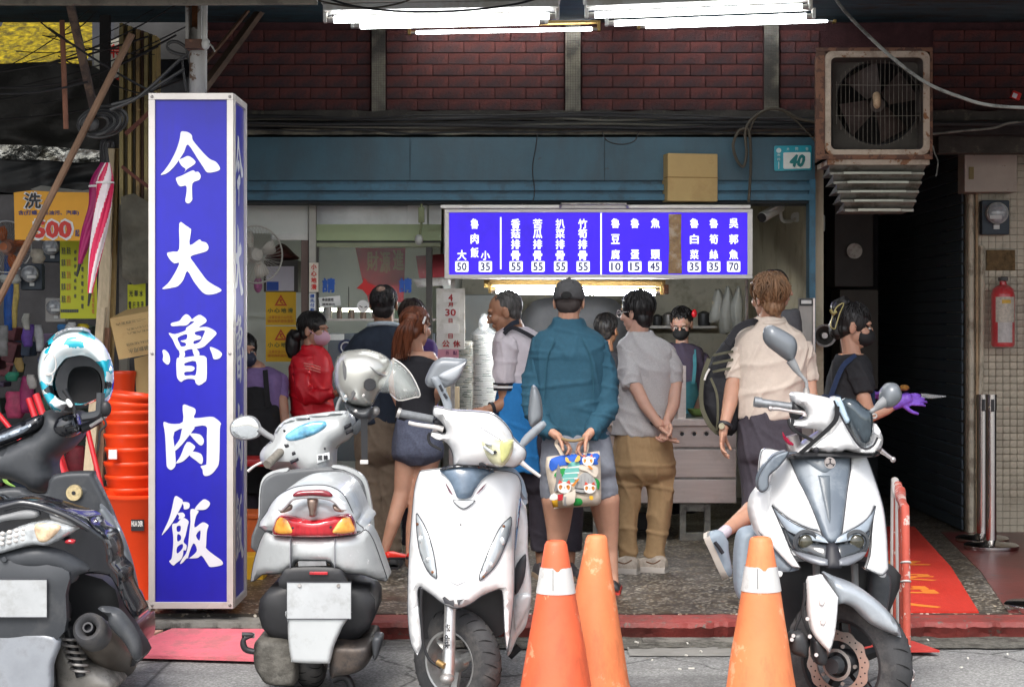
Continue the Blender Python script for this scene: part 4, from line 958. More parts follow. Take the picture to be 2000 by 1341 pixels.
for k in range(16):
 u0=random.uniform(-30,120);v0=random.uniform(20,240);u1=random.uniform(150,400);v1=random.uniform(-10,200);d=random.uniform(9.5,11);sg=random.uniform(5,30)
 o=MB().tube([P(u0+(u1-u0)*i/6,v0+(v1-v0)*i/6+sg*math.sin(PI*i/6),d)for i in range(7)],random.choice([0.003,0.004,0.006]),5,3).build('loose_cable',cable_m)
 tag(o,'thin black cable strung through the dark upper left corner','cable','thin cables in the upper left corner')
for pts,r,lb in(([(622,-10),(660,4),(700,14),(770,22),(850,23),(930,19),(1010,8),(1060,-6)],0.006,'black cable sagging in front of the left lamp housing'),
([(600,-6),(640,6),(700,15),(740,15),(790,4),(812,-8)],0.005,'brown cable looping past the left end of the lamps'),
([(1624,-14),(1650,22),(1692,66),(1742,112),(1806,160),(1868,187),(1935,206),(2040,212)],0.009,'pale cable curving across the exhaust fan to the right edge'),
([(1822,262),(1880,256),(1940,250),(1975,240),(2040,236)],0.008,'grey cable leading right from the exhaust fan'),
([(1050,262),(1046,290),(1040,330),(1044,372),(1040,396)],0.004,'thin dark cable hanging over the middle of the teal beam'),
([(1176,258),(1186,275),(1212,282),(1238,276),(1247,258)],0.004,'short loop of black cable hanging on the teal beam'),
([(1462,395),(1466,330),(1464,262),(1455,252),(1442,258),(1432,284),(1440,314),(1452,325),(1458,300),(1456,256),(1470,232),(1500,214),(1530,216),(1560,232),(1600,240)],0.010,'thick brown cable looped over the right end of the teal beam'),
([(1462,262),(1478,228),(1510,210),(1545,228),(1580,262),(1600,285)],0.006,'second cable running from the loop to the exhaust fan')):
 dd=9.3 if lb.startswith('pale')else(9.5 if 'lamp' in lb else 11.9)
 tag(MB().tube([P(u,v,dd)for u,v in pts],r,7,6).build('cable',cable_g if lb.startswith(('pale','grey'))else mat('cable_brown',(0.06,0.05,0.035),0.6)if 'brown' in lb or 'second' in lb else cable_m),lb,'cable')
for k in range(12):
 u0=random.uniform(1830,1900);v0=random.uniform(215,280);u1=random.uniform(1950,2040)
 tag(MB().tube([P(u0+(u1-u0)*i/5,v0+18*math.sin(PI*i/5)-8*i/5*(k%3),12.4)for i in range(6)],0.005,5,3).build('loose_cable',cable_m),'thin black cable tangled above the switch box','cable','thin cables above the switch box')
tag(MB().bb(X(1830,12.3),5,12.25,12.4,Z(300,12.3),Z(236,12.3)).build('grimy_lintel',soot),'grimy concrete lintel above the tiled pillar','lintel')
t=thing('warning_box','tiny red and white box hanging near the top right edge','box',P(1984,187,12));MB().box(P(1984,187,12),(0.06,0.03,0.05),Matrix.Rotation(0.4,3,'Y'),0.003).build('box',mat('bright_red',(0.6,0.02,0.02),0.4),t);MB().box(P(1982,187,11.98),(0.03,0.004,0.03),Matrix.Rotation(0.4,3,'Y')).build('label',sign_white,t)
# orange price banner, notices
org=mat('orange_banner',(0.85,0.4,0.02),0.5,var=0.06)
redp=mat('banner_red',(0.62,0.03,0.02),0.5);blk=mat('black_print',(0.02,0.02,0.025),0.5);wht=mat('white_print',(0.8,0.8,0.78),0.5)
BDp=10.8
t=thing('price_banner','orange banner with 洗 and a big red 500 hung over the left stall','banner',P(90,470,BDp))
pan('banner',[(27,376),(60,372),(110,375),(190,376),(190,470),(110,470),(29,468)],BDp,org,t,bulge=0.0,thick=0.004,sub=1)
mb=MB();text(mb,'洗',64,392,35,32,BDp-0.002,0.06);mb.build('white_outline',wht,t)
mb=MB();text(mb,'洗',64,392,31,29,BDp-0.006,0.03);mb.build('character',blk,t)
mb=MB();text(mb,'500',103,448,75,35,BDp-0.002,0.09);mb.build('white_outline',wht,t)
mb=MB();text(mb,'500',103,448,70,30,BDp-0.006,0.05);mb.build('price',redp,t)
mb=MB();text(mb,'含(打蠟、去油污、汽車)',95,416,118,10,BDp-0.002,0.03);text(mb,'起',151,455,8,13,BDp-0.003,0.03);mb.build('small_print',mat('navy_print',(0.05,0.04,0.16),0.5),t)
ylw=mat('acid_yellow_sheet',(0.55,0.58,0.01),0.5,var=0.05)
t=thing('yellow_notice','tall acid yellow notice with columns of small print under the umbrellas','notice',P(150,622,11.2))
pan('sheet',[(117,466),(188,470),(190,622),(118,622)],11.2,ylw,t,bulge=0,thick=0.003,sub=1)
a_,b_=MB(),MB()
for i,v in enumerate((490,513,537,560,584)):
 for c_,mb in((124,a_),(134,b_ if i else a_)):text(mb,'家具' if i%2 else '清洗',c_,v,8,14,11.198,0.02)
for v in(492,506,520,534,548,562,578):text(a_,'修',147,v,5,8,11.198,0.02);text(a_,'電' if v%4 else '水',161,v+20,5,9,11.198,0.02)
for i in range(4):text(b_,'電',182,575+i*11,5,9,11.198,0.02)
text(a_,'0000000000'.replace('0','一'),136,607,34,5,11.198,0.01)
a_.build('black_print',mat('grey_print',(0.07,0.08,0.06),0.5),t);b_.build('orange_print',mat('orange_print',(0.6,0.25,0.03),0.5),t)
t=thing('small_yellow_notice','small yellow handwritten notice beside the blue sign','notice',P(267,610,11.0))
pan('sheet',[(249,556),(284,553),(284,612),(249,608)],11.0,ylw,t,bulge=0,thick=0.003,sub=1)
mb=MB()
for i,s in enumerate(('光','華','水')):text(mb,s,256+i*10,573,7,12,10.998,0.02)
for i,s in enumerate(('電','行','洗','理')):text(mb,s,254+i*8,596,5,14,10.998,0.02)
mb.build('handwriting',blk,t)
t=thing('banner_strip','tall narrow white and red printed banner behind the slanting braces','banner',P(222,250,12.4))
pan('strip',[(183,95),(242,70),(242,310),(186,290)],12.4,mat('strip_white',(0.62,0.6,0.5),0.6,dirt=(0.05,0.2,0.1),dscale=3,damt=0.6,dth=0.62),t,bulge=0,thick=0.003,sub=1)
mb=MB();text(mb,'特',228,100,22,26,12.398,0.03);text(mb,'工',232,165,16,24,12.398,0.03);text(mb,'修',232,210,16,26,12.398,0.03);mb.build('red_characters',mat('banner_red',(0,0,0)),t)
# timber planks
def plank(label,a0,a1,b0,b1,d0,d1,m=wood_l,th=0.05):
 v=[P(a0[0],a0[1],d1),P(a1[0],a1[1],d1),P(b1[0],b1[1],d0),P(b0[0],b0[1],d0)]
 mb=MB();mb.add(v+[p+Vector((0,th,0))for p in v],[[3,2,1,0],[4,5,6,7],[0,1,5,4],[1,2,6,5],[2,3,7,6],[3,0,4,7]])
 return tag(mb.build('timber_plank',m,None,smooth=0),label,'plank','planks leaning on the stall post')
plank('pale timber plank leaning on the dark post, nearest the umbrellas',(207,290),(224,290),(180,760),(203,800),10.6,11.0)
plank('ochre timber plank behind the pale one',(222,290),(232,290),(203,800),(216,800),10.7,11.05,wood_o)
plank('long cream plank reaching down to the floor behind the helmet',(190,600),(205,600),(155,1010),(176,1010),10.3,10.7,wood_l)
plank('brown plank behind the red buckets',(200,640),(213,640),(176,1010),(196,1010),10.4,10.7,mat('brown_plank',(0.25,0.13,0.08),0.7,var=0.25,stretch=(12,12,0.6)))
# umbrellas hanging by their handles
def umbrella(label,pts,widths,d,m,stripes=None,hook=None):
 t=thing('umbrella',label,'umbrella',P(pts[0][0],pts[0][1],d),'umbrellas hanging on the left stall');k=sc_(d)
 C_=crv([Vector((a,b,0))for a,b in pts],14);rings=[];N_=60
 W_=crv([Vector((w,0,0))for w in widths],14)
 for i,(c,w)in enumerate(zip(C_,W_)):
  r_=[]
  for j in range(N_):
   a=2*PI*j/N_;s=w.x/k*(1+0.16*abs(math.sin(3*a+i*0.085))-0.1)
   r_.append(P(c.x,c.y,d)+Vector((s*math.cos(a),s*0.8*math.sin(a),0)))
  rings.append(r_)
 if stripes:
  A,Bm=MB(),MB();n=len(rings)
  for i in range(n-1):
   for j in range(N_):
    q=[rings[i][j],rings[i][(j+1)%N_],rings[i+1][(j+1)%N_],rings[i+1][j]]
    (A if((j+i*0.42)%20)<10 else Bm).add(q,[[0,1,2,3]])
  A.build('canopy_stripe',m,t,smooth=180);Bm.build('canopy_stripe',stripes,t,smooth=180)
 else:MB().loft(rings).build('folded_canopy',m,t,smooth=60)
 c=C_[-1];c0=C_[-4];e=(c-c0).normalized()
 MB().cyl(P(c.x,c.y,d),P(c.x+e.x*26,c.y+e.y*26,d),0.009,0.005,10).build('tip',black_pl,t)
 h=hook or(pts[0][0],pts[0][1]-22)
 MB().tube([P(pts[0][0],pts[0][1],d),P(h[0],h[1],d),P(h[0]+3,h[1]-14,d),P(h[0]+12,h[1]-12,d),P(h[0]+12,h[1]-2,d)],0.011,8,4).build('handle',black_pl,t)
 q=C_[17];w=W_[17].x/k
 MB().tube([P(q.x+w*k*1.05*math.cos(a),q.y,d)+Vector((0,w*0.9*math.sin(a),0))for a in[2*PI*j/16 for j in range(16)]],0.006,6,closed=True).build('closing_strap',wht,t)
umbrella('plain crimson folded umbrella hanging left of the striped one',[(202,318),(192,355),(186,400),(172,450),(162,490),(156,515)],[5,15,13,12,8,4],9.8,mat('crimson_nylon',(0.3,0.012,0.1),0.45,var=0.2,scale=8),hook=(198,290))
umbrella('red and white spiral striped folded umbrella hanging beside the crimson one',[(210,318),(206,350),(204,385),(196,440),(186,500),(176,572)],[5,15,16,15,12,5],9.7,mat('red_nylon',(0.62,0.02,0.09),0.4,var=0.1),mat('white_nylon',(0.75,0.66,0.68),0.45),hook=(207,290))
# cartons and buckets
t=thing('tilted_carton','tilted cardboard water carton printed upside down beside the blue sign','carton',P(255,700,10.2))
v=[P(214,622,10.2),P(300,606,10.25),P(300,690,10.25),P(232,702,10.2)];bk=[p+Vector((0.03,0.28,0.05))for p in v]
MB().add(v+bk,[[3,2,1,0],[4,5,6,7],[0,1,5,4],[1,2,6,5],[2,3,7,6],[3,0,4,7]]).build('box',card,t,smooth=0)
def tl(u,q,dd,cx=258,cy=650,a=-0.185):return P(cx+u*math.cos(a)-q*math.sin(a),cy+u*math.sin(a)+q*math.cos(a),10.2)+Vector((0,-dd,0))
mb=MB()
for k,(s,cx,cy,w,h)in enumerate((('NATURAL PURE WATER',8,21,46,5),('包裝飲用水',12,34,50,9),('一二三四五六',2,-22,60,5),('三八七六五九',14,-8,46,4),('四五六五八',14,0,46,4))):
 text(mb,s,0,0,w,h,0,0.02,frame=lambda u,q,dd,cx=cx,cy=cy:tl(-u+cx,-q+cy,dd),depth=0.003)
mb.build('print',mat('carton_print',(0.12,0.11,0.06),0.7),t)
t=thing('lower_carton','brown cardboard carton standing behind the stacked red buckets','carton',P(275,790,10.6))
v=[P(262,700,10.6),P(300,690,10.6),P(300,800,10.6),P(268,790,10.6)];bk=[p+Vector((0,0.3,0))for p in v]
MB().add(v+bk,[[3,2,1,0],[4,5,6,7],[0,1,5,4],[1,2,6,5],[2,3,7,6],[3,0,4,7]]).build('box',mat('cardboard',(0,0,0)),t,smooth=0)
buck=mat('red_bucket_plastic',(0.78,0.06,0.012),0.35,var=0.06,scale=4,rand=0.08,sub=0.0)
def bucket(label,u,v,r_px,h_px,d,tilt=0.0,m=buck,full=False):
 k=sc_(d);r=r_px/k;h=h_px/k;c=P(u,v,d)
 t=thing('bucket',label,'bucket',c,'stacked red plastic buckets');M=Matrix.Rotation(tilt,3,'Y')
 MB().lathe([(r*0.02,-h),(r*0.8,-h),(r*0.81,-h+0.01),(r*0.955,-0.03),(r,-0.022),(r*1.02,-0.012),(r*1.02,-0.002),(r*0.99,0.002),(r*0.95,-0.006),(r*0.79,-h+0.02),(r*0.02,-h+0.018)],c,40,M,caps=False).build('shell',m,t,smooth=50)
 return t
vs=[774,790,806,826,852,878,906,932,956]
lb=['topmost red bucket of the stack, tilted','second red bucket from the top of the stack','third red bucket from the top of the stack','fourth red bucket from the top of the stack','fifth red bucket from the top of the stack','sixth red bucket from the top of the stack','red bucket with a white sticker, third from the bottom of the stack','red bucket second from the bottom of the stack','lowest small red bucket of the stack']
for i,v in enumerate(vs):
 bucket(lb[i],256+(2 if i%2 else 0),v-6,55-(3 if i>3 else 0),62,10.0,0.12 if i==0 else(0.08 if i==1 else 0),buck)
B('sticker',212,228,878,896,9.82,9.84,wht,None);tag(bpy.data.objects['sticker'],'small white price sticker on a stacked red bucket','sticker')
bucket('big red barrel-like bucket with a black label at the bottom of the pile',270,962,76,225,9.75,0,buck)
t=thing('barrel_label','black label with white lettering on the big red bucket','label',P(268,1024,9.5))
B('label',256,281,1014,1036,9.555,9.562,blk,t);mb=MB();text(mb,'HUA DER',268,1022,22,10,9.553,0.03);mb.build('lettering',wht,t)
bucket('red bucket hanging above the stack behind the carton',240,725,26,60,10.6,0)
# red handles of brooms and folding frames
rh=mat('red_handle',(0.55,0.02,0.03),0.35,var=0.08,coat=0.2)
for i,(a,b,r,lb_)in enumerate((((56,778),(112,940),0.018,'left thick red broom handle behind the dark scooter'),((70,770),(128,935),0.02,'right thick red broom handle behind the dark scooter'),((168,826),(200,960),0.014,'slim red pole beside the stacked buckets'),((-10,800),(40,860),0.014,'red pole tip at the far left edge'),((100,880),(125,960),0.016,'short red pole low behind the dark scooter'),((115,875),(138,960),0.016,'second short red pole low behind the dark scooter'))):
 tag(MB().cyl(P(a[0],a[1],9.9),P(b[0],b[1],9.8),r,n=14).build('broom_handle',rh),lb_,'broom handle','red broom handles at the left stall')
 # meters, fan, hanging stock of the stall
meter('round electric meter at the top, under the orange banner',101,483,15,12.2);meter('middle round electric meter with a teal base',61,535,16,12.0);meter('lowest pale round electric meter beside the yellow notice',108,600,15,12.1,base=mat('meter_pale',(0.35,0.34,0.33),0.5))
def fan(label,u,v,r,d,mh,cage,yaw=0.3):
 t=thing('wall_fan',label,'fan',P(u,v,d));k=sc_(d);c=P(u,v,d);q=Matrix.Rotation(yaw,3,'Z')@Matrix.Rotation(R(90),3,'X');rr=r/k
 MB().lathe([(0.04,0.02),(0.045,0.0),(0.02,-0.01)],c,20,q).build('hub',mh,t)
 for i in range(4):
  a=i*PI/2+0.4;rings=[]
  for j in range(6):
   s=0.04+(rr*0.85-0.04)*j/5;w=0.25+0.55*math.sin(PI*(j+1)/7)
   rings.append([c+q@Vector((s*math.cos(a-w/2),s*math.sin(a-w/2),-0.03)),c+q@Vector((s*math.cos(a+w/2),s*math.sin(a+w/2),-0.005)),c+q@Vector((s*math.cos(a+w/2),s*math.sin(a+w/2),-0.008)),c+q@Vector((s*math.cos(a-w/2),s*math.sin(a-w/2),-0.033))])
  MB().loft(rings).build('blade',mh,t,smooth=180)
 mb=MB()
 for i in range(44):
  a=2*PI*i/44
  for sgn in(1,-1):mb.tube([c+q@Vector((s*rr*math.cos(a+s*0.3),s*rr*math.sin(a+s*0.3),sgn*0.07*math.cos(s*PI/2)+0.0))for s in(0.15,0.5,0.8,1.0)],0.0013,3)
 tag(mb.build('wire_cage',cage,t),kind='stuff')
 mb=MB();mb.tube([c+q@Vector((rr*math.cos(a),rr*math.sin(a),0))for a in[2*PI*j/32 for j in range(32)]],0.006,6,closed=True);mb.build('rim',cage,t)
 MB().cyl(c+q@Vector((0,0,-0.06)),c+q@Vector((0,0,-0.2)),0.055,0.04,20).build('motor',mh,t)
 return t
fan('orange bladed fan with a red hub at the far left edge',12,482,50,12.3,mat('fan_orange',(0.5,0.13,0.03),0.4,var=0.3),mat('cage_grey',(0.3,0.3,0.3),0.4,metal=0.5),0)
fan('cream wall fan turned sideways behind the blue sign',500,497,56,12.0,mat('fan_cream',(0.55,0.52,0.46),0.4,var=0.1),mat('cage_cream',(0.4,0.38,0.34),0.4),0.55)
random.seed(33)
stock=[('blue mop bundle hanging at the far left','mop',(0.02,0.1,0.4),18,570,12,75),('yellow and white brush hanging beside the blue mop','brush',(0.55,0.42,0.12),30,590,6,50),('purple duster hanging left of the helmet','duster',(0.16,0.08,0.4),55,655,12,22),('white bottle with a yellow cap above the helmet','bottle',(0.5,0.5,0.46),52,628,8,16),('brown straw brush in the stall clutter','brush',(0.3,0.2,0.07),38,712,9,14),('pale plastic bag hanging left of the helmet','bag',(0.35,0.36,0.38),76,660,9,26),('pink cloth bundle low in the stall clutter','bundle',(0.45,0.06,0.14),30,790,22,26),('magenta cloth hanging behind the helmet','cloth',(0.3,0.03,0.12),52,770,14,36),('green tray in the stall clutter','tray',(0.02,0.2,0.12),24,735,14,9),('grey sack in the stall clutter','sack',(0.2,0.2,0.2),6,665,12,30),('white cloth bundle behind the slanting pole','cloth',(0.5,0.52,0.5),20,545,22,9),('beige paper card between the meters','card',(0.42,0.38,0.32),73,500,14,14),('blue cap on top of the stall clutter','cap',(0.03,0.16,0.4),122,640,12,7),('yellow glove above the helmet','glove',(0.6,0.45,0.02),160,640,13,8),('white sponge above the helmet','sponge',(0.5,0.5,0.52),138,637,10,8),('red dustpan low behind the dark scooter','dustpan',(0.5,0.02,0.03),130,925,26,26),('dark red crate behind the broom handles','crate',(0.2,0.02,0.03),150,900,20,30),('pale sheet of paper low in the stall','paper',(0.4,0.38,0.36),62,745,10,14),('dark blue tub low in the stall clutter','tub',(0.03,0.05,0.16),95,720,22,26),('dark green net bag in the stall clutter','net bag',(0.03,0.09,0.06),80,800,16,24),('black toolbox low in the stall','toolbox',(0.03,0.03,0.03),20,850,26,20)]
for i,(lb_,cat,col,u,v,w,h)in enumerate(stock):
 d=12.4-0.05*i;k=sc_(d);mb=MB();rings=[]
 for a in range(9):
  q=a/8;ww=w/k*(0.55+0.45*math.sin(PI*(0.12+0.8*q)));c=P(u+2*math.sin(q*4+i),v-h+2*h*q,d)
  rings.append([c+Vector((ww*(1+0.25*mnoise.noise(Vector((math.cos(b)*2,q*4,i))))*math.cos(b),0.6*ww*math.sin(b),0))for b in[2*PI*j/14 for j in range(14)]])
 mb.loft(rings);tag(mb.build(cat.replace(' ','_'),mat('stock%d'%i,col,0.55,var=0.35,scale=18,bump=0.3),smooth=180),lb_,cat,'goods hanging in the hardware stall')
for i in range(60):
 u=random.uniform(-20,200);v=random.uniform(640,980);d=random.uniform(12.6,14.2);w=random.uniform(5,18);h=random.uniform(5,22)
 kc=random.randrange(6);col=[(0.05,0.05,0.06),(0.12,0.03,0.04),(0.03,0.05,0.09),(0.1,0.1,0.1),(0.06,0.04,0.08),(0.04,0.06,0.05)][kc]
 o=MB().box(P(u,v,d),(2*w/sc_(d),0.2,2*h/sc_(d)),Matrix.Rotation(random.uniform(-0.3,0.3),3,'Y'),0.01).build('packed_goods',mat('pk%d'%kc,col,0.6,var=0.5,scale=15))
 tag(o,'dim %s packed item at the back of the hardware stall'%('charcoal','dark red','navy blue','grey','violet','dark green')[kc],'goods','dim goods at the back of the hardware stall')
tag(MB().tube([P(0,905,9.9),P(10,938,9.9),P(30,950,9.9)],[0.006,0.012,0.002],6,5).build('leaf',mat('leaf_green',(0.25,0.45,0.1),0.5)),'slim green leaf at the left edge above the dark scooter','leaf')
# ================================================================ shop front, left part
FD=12.25
t=thing('glass_facade','glazed shop front with steel post, white panel and pale green lintel','shop front',P(660,1055,FD))
B('steel_post',603,617,398,1055,FD-0.03,FD+0.06,mat('post_steel',(0.3,0.29,0.26),0.4,metal=0.5,var=0.15),t,0.003)
B('brown_post',588,602,460,1055,FD,FD+0.05,mat('brown_frame',(0.14,0.09,0.075),0.5,var=0.15),t,0.003)
B('white_panel',470,602,398,456,FD,FD+0.03,mat('panel_white',(0.62,0.64,0.6),0.4,var=0.04),t);B('panel_rail',530,602,456,469,FD-0.01,FD+0.03,mat('rail_white',(0.6,0.6,0.57),0.5),t,0.003)
B('green_lintel',617,862,438,470,FD,FD+0.1,mat('pale_green_paint',(0.33,0.4,0.22),0.5,var=0.06),t,0.003);B('lintel_dark_strip',617,862,470,474,FD+0.02,FD+0.1,black_pl,t);B('lower_rail',617,860,474,482,FD+0.005,FD+0.08,mat('rail_olive',(0.25,0.27,0.17),0.5),t,0.002)  # thin black strip between the lintel and the lower rail
B('upper_glass_panel',617,796,399,438,FD+0.03,FD+0.04,mat('ceiling_reflection',(0.55,0.58,0.58),0.15,var=0.25,scale=4),t);B('white_board',796,834,401,438,FD,FD+0.02,mat('board_white',(0.75,0.78,0.76),0.5),t);B('white_board',838,862,401,438,FD,FD+0.02,mat('board_white',(0,0,0)),t)  # pale colour of the upper glass stands in for the reflected white ceiling
B('frame_post',832,844,482,1055,FD+0.01,FD+0.06,mat('dark_frame',(0.06,0.055,0.05),0.5),t,0.002);B('edge_post',617,622,482,1055,FD+0.01,FD+0.05,mat('dark_frame',(0,0,0)),t)
gl=mat('shop_glass',(0.75,0.82,0.8),0.03,var=0,alpha=0.06,spec=0.9)
B('glass_pane',622,832,482,1055,FD+0.03,FD+0.036,gl,t)
S_('inner_wall',470,860,395,1100,14.9,15.0,mat('inner_wall_m',(0.5,0.52,0.5),0.7,var=0.06))
B('red_poster',0,1,0,1,13,13.01,red_ink);bpy.data.objects.remove(bpy.data.objects['red_poster'])
t=thing('red_poster','red poster with gold brush strokes behind the shop glass','poster',P(745,590,13.4))
pan('sheet',[(694,484),(792,484),(788,590),(720,590),(706,540)],13.4,mat('poster_red',(0.4,0.015,0.02),0.5,var=0.12),t,bulge=0,thick=0.004,sub=1)
mb=MB();text(mb,'財',728,510,22,36,13.397,0.03);text(mb,'源',752,512,20,40,13.397,0.03);text(mb,'進',778,508,20,38,13.397,0.03);mb.build('gold_lettering',mat('gold_ink',(0.4,0.24,0.08),0.4),t)
t=thing('star_sticker','red pointed paper cut-out stuck on the shop glass','sticker',P(716,575,FD))
pan('star',[(696,563),(708,552),(712,542),(718,552),(738,560),(728,568),(718,577),(708,566)],FD+0.01,mat('cut_red',(0.6,0.015,0.015),0.5),t,bulge=0,thick=0.002,sub=1)
for i,(u,lb_)in enumerate(((642,'blue character 請 lettered on the left of the shop glass'),(792,'blue character 請 lettered at the right of the shop glass'))):
 mb=MB();text(mb,'請',u,557,24,27,FD+0.02,0.04);tag(mb.build('glass_lettering',mat('blue_letter',(0.01,0.09,0.42),0.5)),lb_,'lettering')
t=thing('slippery_floor_sticker','narrow white sticker with red 小心地滑 on the steel post','sticker',P(612,540,FD-0.04))
B('sheet',604,622,513,570,FD-0.036,FD-0.032,mat('sticker_cream',(0.72,0.66,0.55),0.5),t)
mb=MB()
for i,s in enumerate('小心地滑'):text(mb,s,613,521+i*13,10,10,FD-0.038,0.04)
mb.build('lettering',redp,t)
t=thing('pay_first_sticker','narrow white sticker with blue 請先付款 low on the steel post','sticker',P(610,590,FD-0.04))
B('sheet',604,616,573,610,FD-0.036,FD-0.032,wht,t)
mb=MB()
for i,s in enumerate('請先付款'):text(mb,s,610,578+i*9,8,7,FD-0.038,0.03)
mb.build('lettering',mat('blue_letter',(0,0,0)),t)
for i,(v0,v1)in enumerate(((570,635),(637,706))):
 t=thing('caution_sign',['upper yellow wet floor caution sheet with a red triangle','lower yellow wet floor caution sheet with a red triangle'][i],'sign',P(548,v1,12.6),'yellow caution sheets behind the blue sign')
 B('sheet',519,578,v0,v1,12.6,12.61,mat('caution_yellow',(0.72,0.42,0.005),0.5,var=0.05),t)
 mb=MB();vs_,fs_=fill_loops([[(536,-(v0+27)),(561,-(v0+27)),(548.5,-(v0+5))],[(541,-(v0+24)),(556,-(v0+24)),(548.5,-(v0+11))]])
 mb.add([P(v.x,-v.y,12.598)for v in vs_],fs_);mb.ell(P(548.5,v0+16,12.598),(0.008,0.001,0.008));mb.tube([P(547,v0+18,12.598),P(549,v0+21,12.598),P(553,v0+23,12.598)],0.004,5);mb.build('warning_triangle',mat('warn_red',(0.5,0.07,0.01),0.5),t)
 mb=MB()
 for k,s in enumerate('小心地滑'):text(mb,s,528+k*13,v0+36,10,9,12.598,0.03)
 mb.build('lettering',mat('dark_olive_print',(0.12,0.12,0.02),0.5),t)
 mb=MB();text(mb,'注意安全小心行走',548,v0+49,46,6,12.598,0.02);text(mb,'請勿奔跑避免滑倒',548,v0+57,50,6,12.598,0.02);mb.build('small_print',mat('orange_print2',(0.6,0.2,0.01),0.5),t)
t=thing('notice_frame','white notice with a blue corner in a dark frame above the caution sheets','notice',P(548,568,12.7))
B('frame',515,582,508,570,12.7,12.9,mat('dark_frame',(0,0,0)),t,0.003);B('sheet',520,574,520,568,12.69,12.7,mat('sheet_lilac',(0.6,0.58,0.66),0.5),t);B('blue_block',521,544,550,567,12.685,12.69,mat('blue_block_m',(0.02,0.08,0.4),0.5),t)
t=thing('altar_roof','small dark red temple roof ornament above the framed notice','ornament',P(545,508,12.8))
pan('roof',[(520,506),(530,490),(545,476),(556,478),(570,492),(580,506)],12.8,mat('ornament',(0.1,0.03,0.025),0.6,var=0.5,scale=20),t,bulge=0.08,thick=0.08)
tag(MB().ell(P(504,556,12.7),(0.03,0.03,0.055)).build('pink_flower',mat('flower_pink',(0.5,0.16,0.35),0.6,var=0.4,scale=40,bump=0.5)),'pink artificial flower beside the framed notice','flower')
t=thing('handwritten_note','white handwritten note taped on the shop glass','note',P(648,600,FD+0.01));pan('sheet',[(622,581),(664,577),(666,596),(625,601)],FD+0.015,wht,t,bulge=0,thick=0.002,sub=1)
mb=MB();text(mb,'本店使用',640,585,22,6,FD+0.012,0.03);text(mb,'國產豬肉',642,594,24,4,FD+0.012,0.02);mb.build('handwriting',blk,t)
t=thing('round_sticker','round white sticker with a face and narrow eyes on the shop glass','sticker',P(708,600,FD));MB().cyl(P(709,598,FD+0.012),P(709,598,FD+0.016),12/sc_(FD),n=28).build('disc',wht,t)
mb=MB();mb.tube([P(702,597,FD+0.01),P(708,600,FD+0.01)],0.003,5);mb.tube([P(712,600,FD+0.01),P(717,598,FD+0.01)],0.003,5);mb.build('eyes',blk,t)
t=thing('chat_sticker','round dark blue sticker with a white letter on the lower glass','sticker',P(678,680,FD));MB().cyl(P(676,678,FD+0.012),P(676,678,FD+0.016),16/sc_(FD),n=28).build('disc',mat('navy_disc',(0.02,0.03,0.09),0.5),t)
MB().tube([P(676+10*math.cos(a),678+10*math.sin(a),FD+0.01)for a in[R(-40-280*j/12)for j in range(13)]],0.005,6).build('letter',wht,t)
t=thing('serving_shelf','cluttered steel serving shelf seen through the shop glass','shelf',P(720,640,13.3));B('shelf_board',630,850,622,626,13.3,13.7,steel,t);B('lower_unit',640,850,650,900,13.4,13.9,mat('unit_dark',(0.1,0.12,0.14),0.4),t,0.01);B('label_plate',644,672,652,664,13.39,13.4,wht,t)
for i in range(9):
 u=640+i*23;r=random.uniform(0.02,0.035);h=random.uniform(0.04,0.12)
 o=MB().lathe([(r,0),(r*1.05,h*0.5),(r,h*0.9),(r*0.5,h)],P(u,622,13.5),16).build('condiment_jar',random.choice([steel_dull,wht,mat('jar_brown',(0.15,0.07,0.03),0.4),mat('jar_green',(0.1,0.2,0.1),0.4)]));tag(o,'small condiment jar on the shelf behind the shop glass','jar','jars on the shelf behind the shop glass')
t=thing('interior_lamp','small warm lamp glowing through the shop glass','lamp',P(681,605,13.6));MB().ell(P(681,606,13.6),0.014).build('bulb',mat('warm_glow',(1,0.75,0.3),0.4,var=0,emit=12),t);MB().cyl(P(681,606,13.62),P(681,560,13.62),0.004,n=6).build('cord',black_pl,t)
tag(MB().cyl(P(625,604,13.9),P(735,606,13.9),0.012,n=12).build('shop_tube_lamp',mat('tube_greenish',(0.9,1,0.75),0.3,var=0,emit=14)),'pale green tube lamp inside the shop behind the glass','lamp')
t=thing('red_menu_panel','red menu panel in a grey frame tilted behind the menu board','panel',P(850,560,13));pan('panel',[(812,500),(875,495),(875,545),(820,552)],13.1,mat('panel_red',(0.28,0.02,0.03),0.5),t,bulge=0,thick=0.01,sub=1);pan('frame',[(806,545),(880,540),(880,556),(816,562)],13.08,steel_dull,t,bulge=0.005,thick=0.02,sub=1)
t=thing('dome_camera','small round security camera on a brass stalk under the beam','security camera',P(818,470,12.0));MB().ell(P(818,468,12.0),(0.027,0.027,0.035)).build('dome',mat('dome_grey',(0.4,0.4,0.38),0.3),t);MB().tube([P(823,398,12.0),P(823,438,12.0),P(820,458,12.0)],0.008,8,3).build('stalk',mat('brass_green',(0.15,0.17,0.08),0.5),t);MB().box(P(823,420,12.0),(0.04,0.03,0.1),bev=0.004).build('bracket',mat('brass_green',(0,0,0)),t)
t=thing('bullet_camera','white bullet security camera on the cream side wall','security camera',P(1520,415,12.6));cw=mat('camera_white',(0.7,0.7,0.68),0.35)
MB().cyl(P(1489,424,12.3),P(1524,404,12.45),0.036,n=20).build('body',cw,t);MB().box(P(1507,409,12.35),(0.15,0.07,0.015),Matrix.Rotation(-0.5,3,'Y'),0.004).build('sun_hood',cw,t);MB().cyl(P(1487,426,12.29),P(1489,424,12.3),0.03,n=20).build('lens',black_pl,t)
